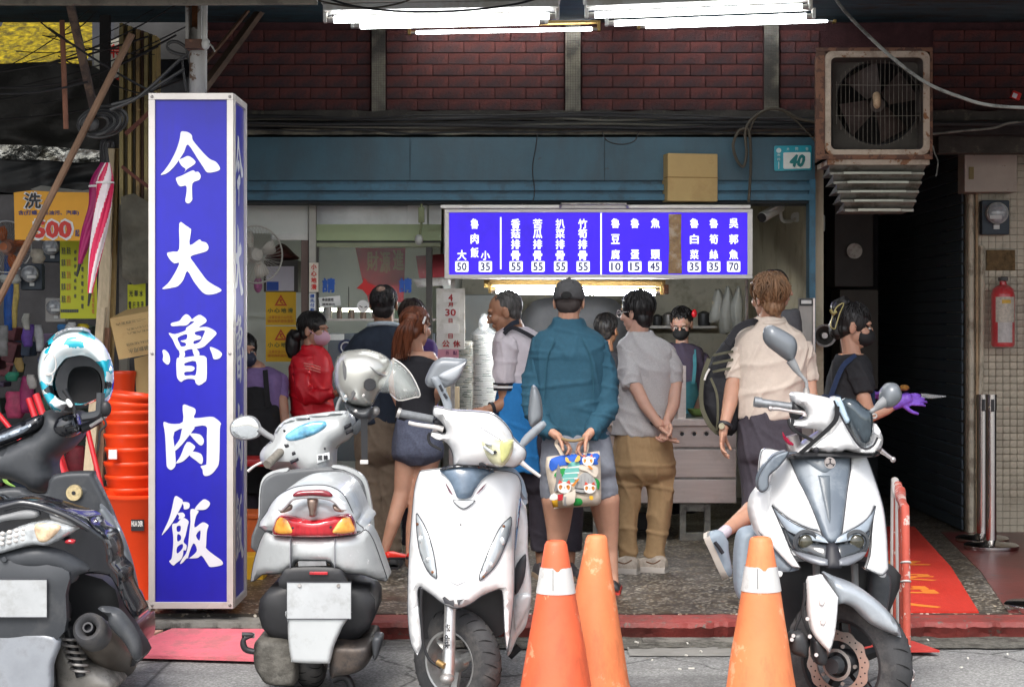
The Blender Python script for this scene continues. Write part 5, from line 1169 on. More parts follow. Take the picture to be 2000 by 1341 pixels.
MB().tube([P(1524,410,12.45),P(1528,430,12.5),P(1545,432,12.6),P(1556,424,12.7)],0.012,8,4).build('arm',cw,t);MB().cyl(P(1554,424,12.66),P(1562,424,12.76),0.035,n=18).build('wall_plate',cw,t)
t=thing('horn_speaker','round grey horn speaker on the jamb beside the alley','speaker',P(1611,655,12.1));c=P(1611,655,12.0);q=Matrix.Rotation(R(90),3,'X')
MB().lathe([(0.07,0.0),(0.066,0.004),(0.05,-0.03),(0.03,-0.07),(0.02,-0.1),(0.022,-0.12),(0.075,0.004)],c,32,q,caps=False).build('horn',mat('horn_grey',(0.45,0.43,0.42),0.5),t,smooth=60);MB().cyl(c+Vector((0,0.0,0)),c+Vector((0,0.1,0)),0.02,n=16).build('cone',steel_dull,t);MB().lathe([(0.06,-0.0),(0.02,-0.07)],c+Vector((0,0.001,0)),32,q,caps=False).build('throat',mat('throat_dark',(0.06,0.055,0.05),0.6),t);MB().box(c+Vector((0,0.16,0)),(0.08,0.1,0.08),bev=0.01).build('driver_box',black_pl,t)
t=thing('door_leaf','narrow steel door leaf with a label plate beside the teal jamb','door',P(1575,1050,12.0));B('leaf',1560,1590,582,1052,11.93,11.97,mat('leaf_grey',(0.33,0.31,0.29),0.4,metal=0.4,var=0.1),t,0.004);B('label_plate',1562,1588,583,597,11.92,11.93,black_pl,t);B('label',1565,1585,586,593,11.915,11.92,wht,t);B('edge',1588,1592,582,1052,11.915,11.97,steel,t)
tag(MB().cyl(P(1850,0,12),P(1850,0,12.01),0.01).build('nail',steel_dull),'nail','nail');bpy.data.objects.remove(bpy.data.objects['nail'])
t=thing('red_stool','red plastic stool behind the blue sign with dark legs','stool',P(500,1060,11.4))
MB().box(P(500,900,11.4),(0.34,0.3,0.05),bev=0.015).build('seat',mat('stool_red',(0.4,0.02,0.02),0.4,var=0.1),t)
for a in(-0.13,0.13):
 for b in(-0.11,0.11):MB().cyl(P(500,905,11.4)+Vector((a,b,0)),Vector((P(500,905,11.4).x+a*1.25,11.4+b*1.25,GZ)),0.016,n=10).build('leg',steel_dull,t)
t=thing('orange_crate','orange plastic crate on the floor behind the blue sign','crate',P(500,1100,11.0));MB().box(P(498,1045,11.0),(0.3,0.3,0.26),bev=0.01).build('crate_body',mat('crate_orange',(0.5,0.1,0.02),0.5,var=0.2),t);MB().box(P(498,1003,11.0),(0.32,0.32,0.03),bev=0.008).build('rim',mat('crate_orange',(0,0,0)),t)
tag(MB().box(P(488,1108,10.6),(0.18,0.2,0.16),bev=0.01).build('yellow_box',mat('box_yellow',(0.7,0.38,0.02),0.5)),'yellow box on the floor close behind the blue sign','box')
# pink ramp mats in the gutter at the left
pk=mat('pink_ramp',(0.72,0.16,0.2),0.85,var=0.12,scale=6,bump=0.4,dirt=(0.45,0.16,0.16),dscale=7,damt=0.7,dth=0.5)
t=thing('pink_ramp','faded pink ramp sheet lying in the gutter under the blue sign','ramp',(-1.6,8.8,0.02))
def slab_tilt(name,pts,m,th=0.015,off=Vector((0,0,0))):
 v=[Vector(p)for p in pts];n=len(v);mb=MB().add(v+[p+Vector((0,0,-th))for p in v],[list(range(n)),list(range(2*n-1,n-1,-1))]+[[i,n+i,n+(i+1)%n,(i+1)%n]for i in range(n)])
 return mb.build(name,m,t,smooth=0)
slab_tilt('sheet',[(-1.87,8.52,0.03),(-1.1,8.4,0.03),(-1.05,8.98,0.07),(-1.66,9.0,0.07)],pk)
slab_tilt('faded_sheet',[(-1.95,8.53,0.026),(-1.88,8.52,0.028),(-1.7,8.98,0.066),(-1.92,8.95,0.06)],mat('peach_ramp',(0.7,0.42,0.3),0.85,var=0.15,dirt=(0.4,0.2,0.15),dscale=9,damt=0.5))
# ================================================================ scooters
def zm(ox,oy,s):return lambda*p:[((ox+q[0]/s,oy+q[1]/s)+tuple(q[2:]))for q in p]
za,zb=zm(440,640,3.725),zm(440,940,3.344)
zc,zd=zm(1420,600,3.3525),zm(1400,940,3.343)
z1,z2=zm(750,680,4.191),zm(770,960,3.52)
ze,zf,zg=zm(0,600,3.353),zm(0,900,3.04),zm(0,760,5.587)
wpaint=mat('white_scooter_paint',(0.74,0.74,0.735),0.28,var=0.02,scale=3,coat=0.6,dirt=(0.42,0.39,0.34),dscale=9,damt=0.35,dth=0.56)
spaint=mat('silver_scooter_paint',(0.58,0.6,0.6),0.35,metal=0.35,var=0.05,scale=4,coat=0.4,dirt=(0.3,0.3,0.28),dscale=7,damt=0.45,dth=0.56)
spale=mat('pale_silver_paint',(0.72,0.75,0.76),0.3,metal=0.15,var=0.05,coat=0.4,dirt=(0.42,0.42,0.4),dscale=7,damt=0.4)
scuf=painted('scuffed_silver',(0.56,0.58,0.58),(0.74,0.75,0.75),0.63,26,0.38,(0.26,0.26,0.25),0.5,0.5,(1,1,1),0.05,0.3,6)
sgrey=mat('grey_scooter_plastic',(0.24,0.245,0.25),0.5,var=0.1,scale=5,dirt=(0.12,0.12,0.12),dscale=6,damt=0.4)
bpaint=mat('black_gloss_paint',(0.012,0.013,0.017),0.18,var=0.2,coat=1.0,dirt=(0.06,0.06,0.06),dscale=9,damt=0.35,dth=0.6)
dgrey=mat('dark_grey_plastic',(0.05,0.054,0.06),0.45,metal=0.15,var=0.12,dirt=(0.11,0.11,0.11),dscale=7,damt=0.35)
bgrey=mat('blue_grey_paint',(0.115,0.14,0.17),0.42,metal=0.1,var=0.07,coat=0.15,dirt=(0.3,0.33,0.35),dscale=6,damt=0.3)
rubber=mat('tyre_rubber',(0.045,0.045,0.047),0.75,var=0.25,scale=12,bump=0.15,dirt=(0.14,0.13,0.12),dscale=7,damt=0.45)
groove=mat('tyre_groove',(0.008,0.008,0.008),0.9)
mirg=mat('mirror_glass',(0.85,0.88,0.9),0.03,metal=1.0,var=0.0)
lensw=mat('clear_lens',(0.62,0.65,0.66),0.08,metal=0.4,var=0.3,scale=40,coat=1.0)
lensd=mat('dark_lens',(0.03,0.035,0.04),0.08,var=0.3,coat=1.0)
redl=mat('red_lens',(0.42,0.012,0.02),0.12,var=0.35,scale=30,coat=1.0,stretch=(1,1,0.2))
ambl=mat('amber_lens',(0.95,0.36,0.06),0.12,var=0.3,scale=30,coat=1.0)
def dome(cu,k,cv=None,kv=0.0,k2=0.0):return lambda u,v:k*((u-cu)/100)**2+(kv*(cv-v)/100 if cv else 0)+k2*abs(u-cu)/100
def tubep(name,pts,d,r,m,t,n=10,sub=4,ds=None):return MB().tube([P(a,b,d+(ds[i]if ds else 0))for i,(a,b)in enumerate(pts)],r,n,sub).build(name,m,t)
def bolt(u,v,d,t,r=0.007,m=None):return MB().cyl(P(u,v,d),P(u,v,d-0.006),r,r*0.8,12).build('bolt',m or steel_dull,t)
def wheel(c,R_,w,nrm,t,rim_m,spokes=5,tread=True,rimr=0.6):
 n=Vector(nrm).normalized();q=n.to_track_quat('Z','Y').to_matrix()
 wh=[]
 hw=w/2;pr=[]
 for i in range(15):
  a=PI*i/14;pr.append((rimr*R_+(R_-rimr*R_)*(math.sin(a)**0.62),hw*math.cos(a)*(1.0 if 0<i<14 else 0.9)))
 ty=MB().lathe(pr,c,64,q,caps=False).build('tyre',rubber,t,smooth=60)
 r0=rimr*R_
 MB().lathe([(r0*1.02,hw*0.86),(r0*0.99,hw*0.9),(r0*0.93,hw*0.86),(r0*0.9,hw*0.6),(r0*0.86,0.0),(r0*0.9,-hw*0.6),(r0*0.99,-hw*0.9),(r0*1.02,-hw*0.86)],c,56,q,caps=False).build('rim',rim_m,t)
 for k in range(spokes):
  a=2*PI*k/spokes+0.4;rings=[]
  for i in range(5):
   r=r0*(0.2+0.7*i/4);ww=r0*(0.16-0.05*i/4);e=Vector((math.cos(a),math.sin(a),0));s_=Vector((-math.sin(a),math.cos(a),0))
   rings.append([c+q@(e*r+s_*ww+Vector((0,0,0.008))),c+q@(e*r+Vector((0,0,0.022))),c+q@(e*r-s_*ww+Vector((0,0,0.008))),c+q@(e*r-s_*ww*0.8-Vector((0,0,0.015))),c+q@(e*r+s_*ww*0.8-Vector((0,0,0.015)))])
  MB().loft(rings).build('spoke',rim_m,t,smooth=50)
 MB().lathe([(0.012,0.05),(0.03,0.048),(r0*0.3,0.03),(r0*0.34,0.0),(r0*0.3,-0.03),(0.01,-0.04)],c,28,q).build('hub',rim_m,t)
 if tread:
  mb=MB()
  for k in range(26):
   a0=2*PI*k/26
   for sg in(1,-1):
    pts=[]
    for i in range(6):
     f=i/5;a=a0+0.11*f*(1 if sg>0 else 1)+(0.12 if sg<0 else 0);z=sg*hw*(0.12+0.74*f);th=math.acos(max(-1,min(1,z/hw)))
     rr=rimr*R_+(R_-rimr*R_)*(math.sin(th)**0.62)+0.0004
     pts.append(c+q@Vector((rr*math.cos(a),rr*math.sin(a),z)))
    mb.tube(pts,[0.0008,0.0032,0.0032,0.0008],4)
  tag(mb.build('tread_grooves',groove,t),kind='stuff')
 return ty
def slab(name,a,b,d,r,m,t,w2=1.0):return MB().tube([P(a[0],a[1],d),P(b[0],b[1],d)],[r,r*w2],14,3).build(name,m,t)
def rear_body(t,m,cx,d0,d1,dseat=None,seat=True):
 """running gear, floor, seat and tail behind a front view scooter"""
 x=X(cx,d0);rings=[]
 for i,(y,hw,z0,z1_)in enumerate(((0,.17,.24,.4),(0.2,.18,.24,.36),(0.45,.17,.24,.4),(0.55,.17,.26,.7),(0.9,.16,.32,.76),(1.2,.11,.45,.78),(1.32,.05,.6,.76))):
  rings.append([Vector((x+hw*math.copysign(abs(math.cos(a))**0.6,math.cos(a)),d0+y,(z0+z1_)/2+(z1_-z0)/2*math.copysign(abs(math.sin(a))**0.6,math.sin(a))))for a in[2*PI*j/20 for j in range(20)]])
 MB().loft(rings).build('rear_body',m,t)
 if seat:
  rings=[]
  for y,hw,z in((0.5,.1,.74),(0.6,.14,.78),(0.85,.14,.78),(1.1,.12,.83),(1.28,.06,.83)):
   rings.append([Vector((x+hw*math.cos(a),d0+y,z+0.05*math.sin(a)))for a in[2*PI*j/16 for j in range(16)]])
  MB().loft(rings).build('seat',black_pl,t,smooth=60)
 wheel(Vector((x,d0+1.12,0.225)),0.225,0.11,(1,0,0),t,steel_dull,3,tread=False)
 # ---- middle white scooter, front towards the road
d=7.45
t=thing('parked_scooter','white scooter with arched front, bare fork and yellowed headlight beside the pair of cones','scooter',(X(900,7.7),7.7,0))
w1=dome(905,0.1,1180,0.07)
pan('front_apron',[(812,934),(822,928),(860,922),(905,916),(960,925),(1000,932),(1015,945),(1019,968),(1013,997),(1009,1028),(1005,1074),(1004,1159),(998,1230),(990,1272,1),(986,1238),(984,1201),(982,1166),(976,1155),(963,1157),(940,1165),(918,1179),(892,1187),(867,1180),(845,1166),(827,1156),(817,1152),(813,1166),(817,1201),(824,1255),(815,1281,1),(801,1258),(794,1207),(793,1145),(794,1096),(798,1031),(803,968)],d,wpaint,t,seam=0.002,bulge=0.035,edge=20,thick=0.05,warp=w1,sub=3)
pan('dark_visor_trim',z1((440,1030),(480,1000),(560,980),(680,973),(780,985),(860,1013),(905,1045,1),(860,1060),(800,1100),(740,1180),(700,1245),(600,1252),(565,1190),(530,1120),(480,1065)),d-0.048,mat('visor_blue',(0.1,0.14,0.19),0.22,var=0.5,scale=7,coat=0.3),t,bulge=0.015,thick=0.02,warp=w1,sub=3)
pan('visor_top_edge',z1((440,1030),(480,1000),(560,980),(680,973),(780,985),(860,1013),(905,1045,1),(830,1020),(680,1003),(560,1010)),d-0.066,bpaint,t,bulge=0.006,thick=0.02,warp=w1,sub=3)
for s,pts in((0,((484,1118),(520,1170),(553,1222),(520,1200))),(1,((836,1132),(800,1180),(745,1226),(780,1180)))):pan('side_sticker',z1(*pts),d-0.044,mat('sticker_dark',(0.1,0.03,0.05),0.4,var=0.8,scale=90),t,bulge=0,thick=0.002,warp=w1,sub=2)
pan('chin_emblem',z1((552,1268,1),(600,1272),(700,1272),(742,1270,1),(700,1310),(645,1337),(590,1310)),d-0.044,spale,t,seam=0.002,bulge=0.006,thick=0.01,warp=w1,sub=3)
lampg=mat('lamp_glass',(0.42,0.45,0.46),0.1,var=0.12,scale=20,coat=1.0,metal=0.2)
for pts,bl in((((133,190),(160,210),(210,290),(260,430),(288,590),(270,602),(220,560),(165,450),(140,320)),((172,345,18,26),(225,480,15,20))),(((805,212),(800,290),(760,400),(700,520),(600,612),(583,600),(600,540),(660,400),(720,280),(780,220)),((742,355,22,30),(665,505,17,22)))):
 o=pan('indicator_lamp',z2(*pts),d-0.04,lampg,t,seam=0.0022,bulge=0.012,thick=0.02,warp=w1,sub=3)
 for bx_,by_,ru,rv in bl:
  (u,v),=z2((bx_,by_));MB().ell(P(u,v,d)+Vector((0,-0.052+w1(u,v),0)),(ru/3.52/480,0.008,rv/3.52/480),nu=16).build('bulb',lensw,o)
 for bx_,by_ in((bl[0][0]+(10 if bl[0][0]>500 else-25),bl[0][1]-98),(bl[1][0]+(-50 if bl[0][0]>500 else 36),bl[1][1]+78)):
  (u,v),=z2((bx_,by_));MB().ell(P(u,v,d)+Vector((0,-0.052+w1(u,v),0)),(0.006,0.004,0.006),nu=10,nv=6).build('screw',rust,o)
pan('lower_crease',z2((350,595),(430,638),(520,595),(430,645)),d-0.04,mat('crease_grey',(0.45,0.45,0.45),0.5),t,bulge=0.001,thick=0.003,warp=w1,sub=3)
pan('scuffed_edge',z2((330,735),(345,725),(380,750),(410,745),(412,790),(380,775),(345,770)),d-0.042,blk,t,bulge=0.001,thick=0.004,warp=w1,sub=1)
pan('scuffed_edge',z2((430,745),(485,738),(455,755),(445,785),(437,770)),d-0.042,blk,t,bulge=0.001,thick=0.004,warp=w1,sub=1)
mb=MB();mb.tube([P(900,1022,d+0.06),P(900,1026,d+0.06)],0.003,6);mb.build('tiny_crown_mark',blk,t)
# arch lining and forks
pan('arch_lining',[(812,1150),(870,1170),(900,1180),(985,1150),(988,1220),(960,1245),(830,1245),(815,1210)],d+0.2,black_pl,t,bulge=0.0,thick=0.15)
pan('handlebar_cowl',z1((405,482,1),(480,490),(560,508),(700,514),(830,525),(900,545),(980,610),(1040,690),(1060,740),(1110,790),(1155,830),(1162,880),(1140,930),(1080,970),(1040,975),(980,965),(930,975),(850,970),(760,978),(600,978),(570,965),(565,880),(540,810),(490,760),(430,748),(378,718,1),(385,685,1),(430,688),(495,703),(507,670),(480,620),(430,570),(400,540)),7.62,wpaint,t,seam=0.0025,bulge=0.11,edge=38,thick=0.14,warp=dome(930,0.03),sub=3)
pan('headlight',z1((790,757),(850,735),(960,752),(1060,742,1),(1058,820),(1030,900),(970,967),(900,952),(850,900),(810,820)),7.515,mat('yellowed_lens',(0.62,0.6,0.38),0.1,var=0.3,scale=9,coat=1.0),t,bulge=0.03,thick=0.04,sub=3)
pan('inner_reflector',z1((955,765),(1045,755),(1040,820),(1010,890),(960,930)),7.487,mat('reflector_yellow',(0.5,0.5,0.2),0.15,var=0.3,scale=12,coat=1.0),t,bulge=0.006,thick=0.01)
for a,b in(((815,800),(895,860)),((830,770),(880,790)),((900,840),(915,858))):slab('reflector_bulb',z1(a)[0],z1(b)[0],7.482,0.007,lensw if a[0]<900 else blk,t)
tubep('headlight_seam',z1((690,577),(780,640),(860,690),(960,752)),7.5,0.0015,mat('seam_line',(0.2,0.2,0.22),0.6),t)
pan('swirl_sticker',z1((778,940),(800,933),(835,950),(832,970),(800,960),(782,968)),7.54,blk,t,bulge=0.002,thick=0.003)
pan('mirror',z1((380,150),(420,100),(480,74),(600,80),(665,85),(682,100,1),(660,150),(610,250),(560,295),(500,322),(430,325),(365,315),(340,285),(340,240)),7.75,mat('mirror_shell',(0.19,0.205,0.22),0.4,metal=0.2,var=0.08,coat=0.3),t,bulge=0.035,edge=12,thick=0.03,sub=3)
pan('mirror_ridge',z1((455,215),(650,120),(675,100),(600,240),(500,262)),7.715,mat('mirror_ridge_m',(0.36,0.38,0.4),0.35,coat=0.3),t,bulge=0.012,thick=0.02)
pan('mirror_stalk',z1((380,245),(440,230),(475,290),(520,370),(556,460),(550,510),(512,548),(488,530),(492,480),(430,330)),7.7,mat('stalk_grey',(0.22,0.24,0.26),0.4,var=0.1),t,bulge=0.01,thick=0.02,sub=2)
for q in(((455,300),(480,350)),((490,370),(515,410))):slab('stalk_slot',z1(q[0])[0],z1(q[1])[0],7.688,0.006,blk,t)
pan('mirror',z1((1215,305),(1250,318),(1285,400),(1298,500),(1298,560),(1280,600),(1230,640),(1200,640),(1180,560),(1190,420),(1200,350)),7.8,mat('mirror_shell',(0,0,0)),t,bulge=0.04,edge=12,thick=0.03)
pan('mirror_stalk',z1((1112,778),(1150,712),(1280,600),(1325,612),(1315,650),(1200,760),(1150,805),(1120,810)),7.72,mat('stalk_grey',(0,0,0)),t,bulge=0.01,thick=0.02,sub=2)
slab('grip',(780,806),(846,819),7.7,0.0165,mat('grip_grey',(0.16,0.17,0.18),0.55,var=0.2,scale=60,bump=0.3),t,1.05);MB().cyl(P(776,805,7.7),P(782,807,7.7),0.021,n=18).build('bar_end',steel_dull,t)
tubep('brake_lever',[(798,825),(815,829),(850,834),(866,838)],7.64,[0.008,0.009,0.014],alu,t);tubep('brake_lever',[(1018,902),(1030,912),(1055,930)],7.6,[0.012,0.009,0.007],alu,t)
pan('switch_block',z1((440,570),(500,580),(500,690),(450,690),(400,600)),7.7,blk,t,bulge=0.02,thick=0.05)
tubep('brake_hose',z1((375,690),(362,730),(380,780),(430,810),(470,830)),7.66,0.006,cable_m,t)
tubep('brake_hose',z2((185,665),(183,780),(190,920),(200,1040),(235,1140),(290,1190),(320,1205)),7.42,0.006,cable_m,t)
MB().tube([P(881,1160,7.5),P(879,1200,7.47),P(877,1270,7.42),P(875,1318,7.4)],[0.028,0.024,0.026,0.028],20,3).build('fork_leg',mat('fork_alloy',(0.55,0.54,0.52),0.3,metal=0.8,var=0.1,dirt=(0.25,0.24,0.22),dscale=14,damt=0.5),t)
mb=MB()
text(mb,'disk',0,0,26,10,0,0.04,frame=lambda u,q,dd:P(873.5-q,1252+u,7.39)+Vector((0,-dd,0)));text(mb,'spe',0,0,14,9,0,0.04,frame=lambda u,q,dd:P(874.5-q,1225+u,7.4)+Vector((0,-dd,0)))
mb.build('fork_lettering',blk,t)
MB().ell(P(873,1324,7.38),(0.03,0.035,0.022)).build('fork_foot',steel_dull,t);MB().cyl(P(855,1292,7.4),P(868,1300,7.38),0.013,n=10).build('brake_banjo',mat('brass',(0.4,0.25,0.1),0.35,metal=0.8),t)
wheel(P(893,1291,7.62),0.222,0.115,(-0.64,-0.77,0),t,mat('rim_alloy',(0.48,0.48,0.47),0.32,metal=0.7,var=0.1,dirt=(0.2,0.2,0.19),dscale=9,damt=0.5),3)
pan('side_fairing',[(1013,984),(1027,1000),(1031,1028),(1031,1082),(1037,1130),(1038,1160),(1036,1180),(1027,1221),(1010,1245),(997,1275),(990,1268),(998,1159),(1000,1074),(1004,1010)],7.85,wpaint,t,bulge=0.03,edge=10,thick=0.35)
pan('side_recess',[(1005,1112),(1026,1082),(1027,1110),(1020,1140),(1006,1160)],7.8,dgrey,t,bulge=0.01,thick=0.05);pan('foot_panel',[(1006,1168),(1036,1160),(1030,1190),(1012,1225),(1006,1230)],7.81,spale,t,bulge=0.01,thick=0.05)
pan('shield_edge',[(1012,985),(1018,975),(1012,1030),(1006,1075)],7.5,mat('edge_navy',(0.03,0.06,0.12),0.2,coat=0.8),t,bulge=0.01,thick=0.1)
pan('back_cowl',[(960,910),(1000,915),(1022,940),(1030,975),(1024,985),(1012,960),(985,935),(955,930)],7.75,mat('cowl_blue_grey',(0.3,0.36,0.42),0.3,var=0.1,coat=0.5),t,bulge=0.02,thick=0.1)
tubep('side_stand',z2((790,1130),(830,1090),(860,1060)),8.2,0.018,black_pl,t)
MB().cyl(P(905,960,7.8),P(892,1200,7.7),0.05,n=16).build('steering_column',black_pl,t)
rear_body(t,wpaint,912,7.75,8.9)
# ---- silver scooter, rear towards the road
t=thing('parked_scooter','scuffed silver scooter seen from behind with a helmet on its handlebar','scooter',(X(622,8.2),8.2,0))
dh,dt=8.85,7.62
pan('handlebar_cowl',za((360,760),(400,700),(470,662),(600,640),(760,620),(870,610),(910,628),(932,680),(935,760),(900,800),(840,840),(802,875),(795,1000),(780,1050),(700,1085),(620,1115),(560,1110),(530,1060),(500,1030),(420,1035),(330,1030),(270,990),(250,930),(270,880),(310,840),(345,800)),dh,spaint,t,bulge=0.1,edge=30,thick=0.12,sub=3)
pan('cowl_top_lip',za((360,755),(400,698),(470,655),(600,633),(760,612),(870,604),(860,625),(740,645),(560,665),(450,700),(390,760)),dh-0.02,spale,t,bulge=0.03,thick=0.05,sub=3)
pan('instrument_window',za((438,785),(500,732),(600,690),(700,678),(737,693),(722,730),(640,780),(520,818),(455,818)),dh-0.1,mat('dash_glass',(0.14,0.4,0.6),0.06,var=0.7,scale=14,coat=1.0),t,bulge=0.012,thick=0.03)
for q in(((420,842),(465,838),(475,870),(435,876)),((478,900),(512,890),(524,920),(486,935)),((470,965),(530,940),(540,960),(478,992)),((862,715),(910,690),(918,715),(868,742)),((874,755),(925,735),(930,755),(880,780))):pan('switch',za(*q),dh-0.095,blk,t,bulge=0.01,thick=0.03,sub=1)
for a in((430,748),(608,660),(725,878)):u,v=za(a)[0];MB().ell(P(u,v,dh-0.09),(0.006,0.004,0.006),nu=10,nv=6).build('screw_hole',blk,t)
pan('badge_plate',za((665,925),(757,903),(760,955),(668,985)),dh-0.104,spale,t,bulge=0.002,thick=0.006,sub=1);mb=MB();text(mb,'回 轉',631,893,18,9,dh-0.106,0.05);mb.build('badge_print',blk,t)
pan('blue_sticker',za((688,1040),(748,1027),(750,1045),(690,1060)),dh-0.09,mat('sticker_blue',(0.05,0.25,0.7),0.3),t,bulge=0.001,thick=0.004,sub=1)
MB().cyl(P(522,907,dh-0.2),P(550,880,dh-0.08),0.021,n=18).build('grip',mat('grip_taupe',(0.22,0.2,0.17),0.6,var=0.2,scale=50,bump=0.5),t)
tubep('brake_lever',[(484,920),(500,908),(524,898)],dh,[0.008,0.006,0.009],alu,t)
tubep('mirror_stalk',za((245,735),(300,775),(352,808),(358,850),(320,890)),dh-0.03,[0.016,0.014,0.014,0.01],sgrey,t)
mo=za((32,735),(45,685),(100,650),(160,640),(210,655),(245,700),(255,750),(235,795),(170,815),(100,812),(50,785))
pan('mirror_shell',mo,dh,sgrey,t,bulge=0.006,edge=3,thick=0.05,sub=3);cm=Vector((477.5,835));pan('mirror_glass',[tuple(cm+(Vector(p)-cm)*0.9)for p in mo],dh-0.006,mat('mirror_view',(0.8,0.85,0.87),0.04,metal=0.75,var=0.1),t,bulge=0.004,thick=0.004,sub=3)
MB().tube([P(690,842,dh),P(712,820,dh-0.02),P(736,802,dh-0.04)],[0.024,0.021,0.02],16,4).build('grip',mat('grip_grey',(0,0,0)),t)
tubep('mirror_stalk',za((810,600),(825,545),(850,500)),dh,0.009,sgrey,t);tubep('brake_hose',za((800,870),(840,830),(890,800),(915,770)),dh+0.02,0.01,steel_dull,t)
ws=dome(617,-0.07)
pan('leg_shield',[(510,1080),(511,1000),(512,960),(517,938),(531,925),(560,918),(650,911),(673,916),(697,927),(711,943),(718,975),(722,1010),(725,1050),(730,1090)],8.65,mat('shield_grey',(0.12,0.125,0.13),0.5,var=0.15),t,bulge=0.015,edge=6,thick=0.04,warp=dome(617,-0.06))
pan('shield_rim',[(503,1090),(505,1000),(507,955),(514,932),(531,920),(560,914),(560,920),(531,926),(518,940),(513,960),(512,1000),(511,1090)],8.62,spaint,t,bulge=0.01,thick=0.05,sub=2);pan('shield_rim',[(650,908),(675,911),(700,922),(716,940),(724,975),(729,1010),(732,1050),(738,1095),(730,1095),(722,1010),(717,975),(709,943),(695,928),(672,917),(650,913)],8.62,spaint,t,bulge=0.01,thick=0.05,sub=2)
MB().cyl(P(665,947,8.6),P(665,947,8.55),0.02,n=20).build('ignition_lock',steel_dull,t);MB().cyl(P(665,947,8.549),P(665,947,8.545),0.006,n=10).build('keyhole',blk,t)
MB().cyl(P(640,930,8.75),P(625,1080,8.6),0.07,n=18).build('steering_column',sgrey,t)
# seat and tail
wt=dome(622,0.1)
pan('seat_tail',zb((245,330),(265,200),(325,110),(400,60),(480,32),(600,22),(690,34),(765,80),(812,165),(846,260),(860,340)),dt+0.14,spale,t,seam=0.003,bulge=0.1,edge=30,thick=0.7,warp=dome(622,0.05))
pan('tail_top',zb((335,300),(340,190),(390,130),(470,95),(570,85),(690,95),(770,140),(805,195),(840,280),(700,300),(450,300)),dt+0.06,spale,t,bulge=0.06,edge=30,thick=0.3,warp=wt)
gr=pan('grab_rail',zb((342,185),(368,140),(440,78),(500,52),(640,52),(700,88),(762,138),(797,182,1),(760,192),(720,150),(680,125),(600,112),(530,112),(450,122),(410,160),(372,197,1)),dt-0.06,spale,t,bulge=0.02,edge=5,thick=0.05,sub=3)
pan('brake_lens',zb((445,98),(470,64),(560,56),(660,60),(696,100),(570,92)),dt-0.085,mat('dark_red_lens',(0.2,0.01,0.02),0.15,var=0.3,scale=40,coat=0.8),gr,bulge=0.008,thick=0.02)
pan('rail_leg',zb((535,112),(600,112),(588,200),(585,228),(550,228),(548,200)),dt-0.05,mat('rail_bronze',(0.3,0.22,0.18),0.3,metal=0.6,var=0.3),gr,bulge=0.02,thick=0.05)
for sx in(0,1):pan('rail_foot',zb(*([((360,190),(425,150),(430,185),(370,205))][0]if sx==0 else((705,150),(770,188),(760,200),(712,188)))),dt-0.05,mat('rail_bronze',(0,0,0)),gr,bulge=0.01,thick=0.03)
tl_=pan('tail_lamp',zb((293,362),(300,290),(330,240),(380,223),(480,236),(560,250),(640,240),(740,220),(805,228),(832,275),(846,350,1),(700,363),(400,366)),dt-0.02,redl,t,bulge=0.035,edge=10,thick=0.06,warp=wt)
for q in(((308,345),(315,280),(345,245),(390,255),(420,300),(424,342)),((708,338),(715,300),(760,245),(805,245),(822,280),(835,335))):pan('amber_section',zb(*q),dt-0.06,ambl,tl_,bulge=0.008,thick=0.02,warp=wt)
for a in((440,302),(688,297)):u,v=zb(a)[0];MB().ell(P(u,v,dt-0.058),(0.005,0.003,0.005),nu=10,nv=6).build('lamp_screw',blk,tl_)
pan('rear_cowl',zb((236,352),(300,368),(420,368),(710,366),(850,358),(905,330),(950,400),(990,520),(1032,660,1),(1025,690),(890,625),(780,602),(705,565),(660,522),(475,520),(440,562),(370,602),(300,622),(210,640),(150,690),(105,712,1),(130,590),(170,470),(200,400)),dt,scuf,t,seam=0.0025,bulge=0.05,edge=16,thick=0.25,warp=dome(622,0.12),sub=3)
for u in(566,653):B('panel_seam',u,u+1,1052,1108,dt-0.052,dt,mat('seam_line',(0,0,0)),t)
pan('number_recess',zb((475,522),(655,520),(660,548),(478,552)),dt-0.04,sgrey,t,bulge=0.0,thick=0.05,sub=1)
pan('plate_bracket',zb((370,600),(440,562),(700,562),(770,600),(760,700),(380,700)),dt-0.045,black_pl,t,bulge=0.01,thick=0.06);B('reflector',604,640,1116,1122,dt-0.07,dt-0.05,redl,t,0.003)
pan('number_plate',[(560,1136),(686,1136),(686,1208),(560,1208)],dt-0.075,mat('plate_white',(0.45,0.465,0.47),0.4,var=0.12,scale=5,dirt=(0.3,0.3,0.29),dscale=9,damt=0.5),t,seam=0.0025,bulge=0.001,thick=0.004,sub=1);[bolt(u,1143,dt-0.076,t,0.008)for u in(585,661)]
pan('mudguard',[(566,1190),(680,1190),(668,1225),(652,1262),(645,1290),(636,1295),(576,1293),(568,1285),(563,1250),(562,1215)],dt-0.05,spaint,t,bulge=0.02,edge=8,thick=0.03)
pan('under_body',[(524,1150),(718,1150),(702,1245),(530,1245)],dt+0.1,black_pl,t,bulge=0.03,thick=0.4)
pan('transmission_case',zb((185,1100),(200,1040),(260,1020),(460,1060),(470,1300),(380,1335),(270,1320),(225,1270),(190,1200)),dt+0.08,mat('case_grime',(0.07,0.065,0.055),0.7,var=0.4,scale=9,bump=0.4,dirt=(0.17,0.16,0.14),dscale=8,damt=0.6),t,bulge=0.05,edge=12,thick=0.4)
pan('muffler',zb((700,1050),(840,1045),(950,1040),(965,1110),(930,1190),(860,1245),(740,1270),(690,1280),(680,1180)),dt+0.04,mat('muffler_black',(0.035,0.03,0.028),0.5,metal=0.3,var=0.4,dirt=(0.12,0.09,0.07),dscale=9,damt=0.5),t,bulge=0.07,edge=14,thick=0.4)
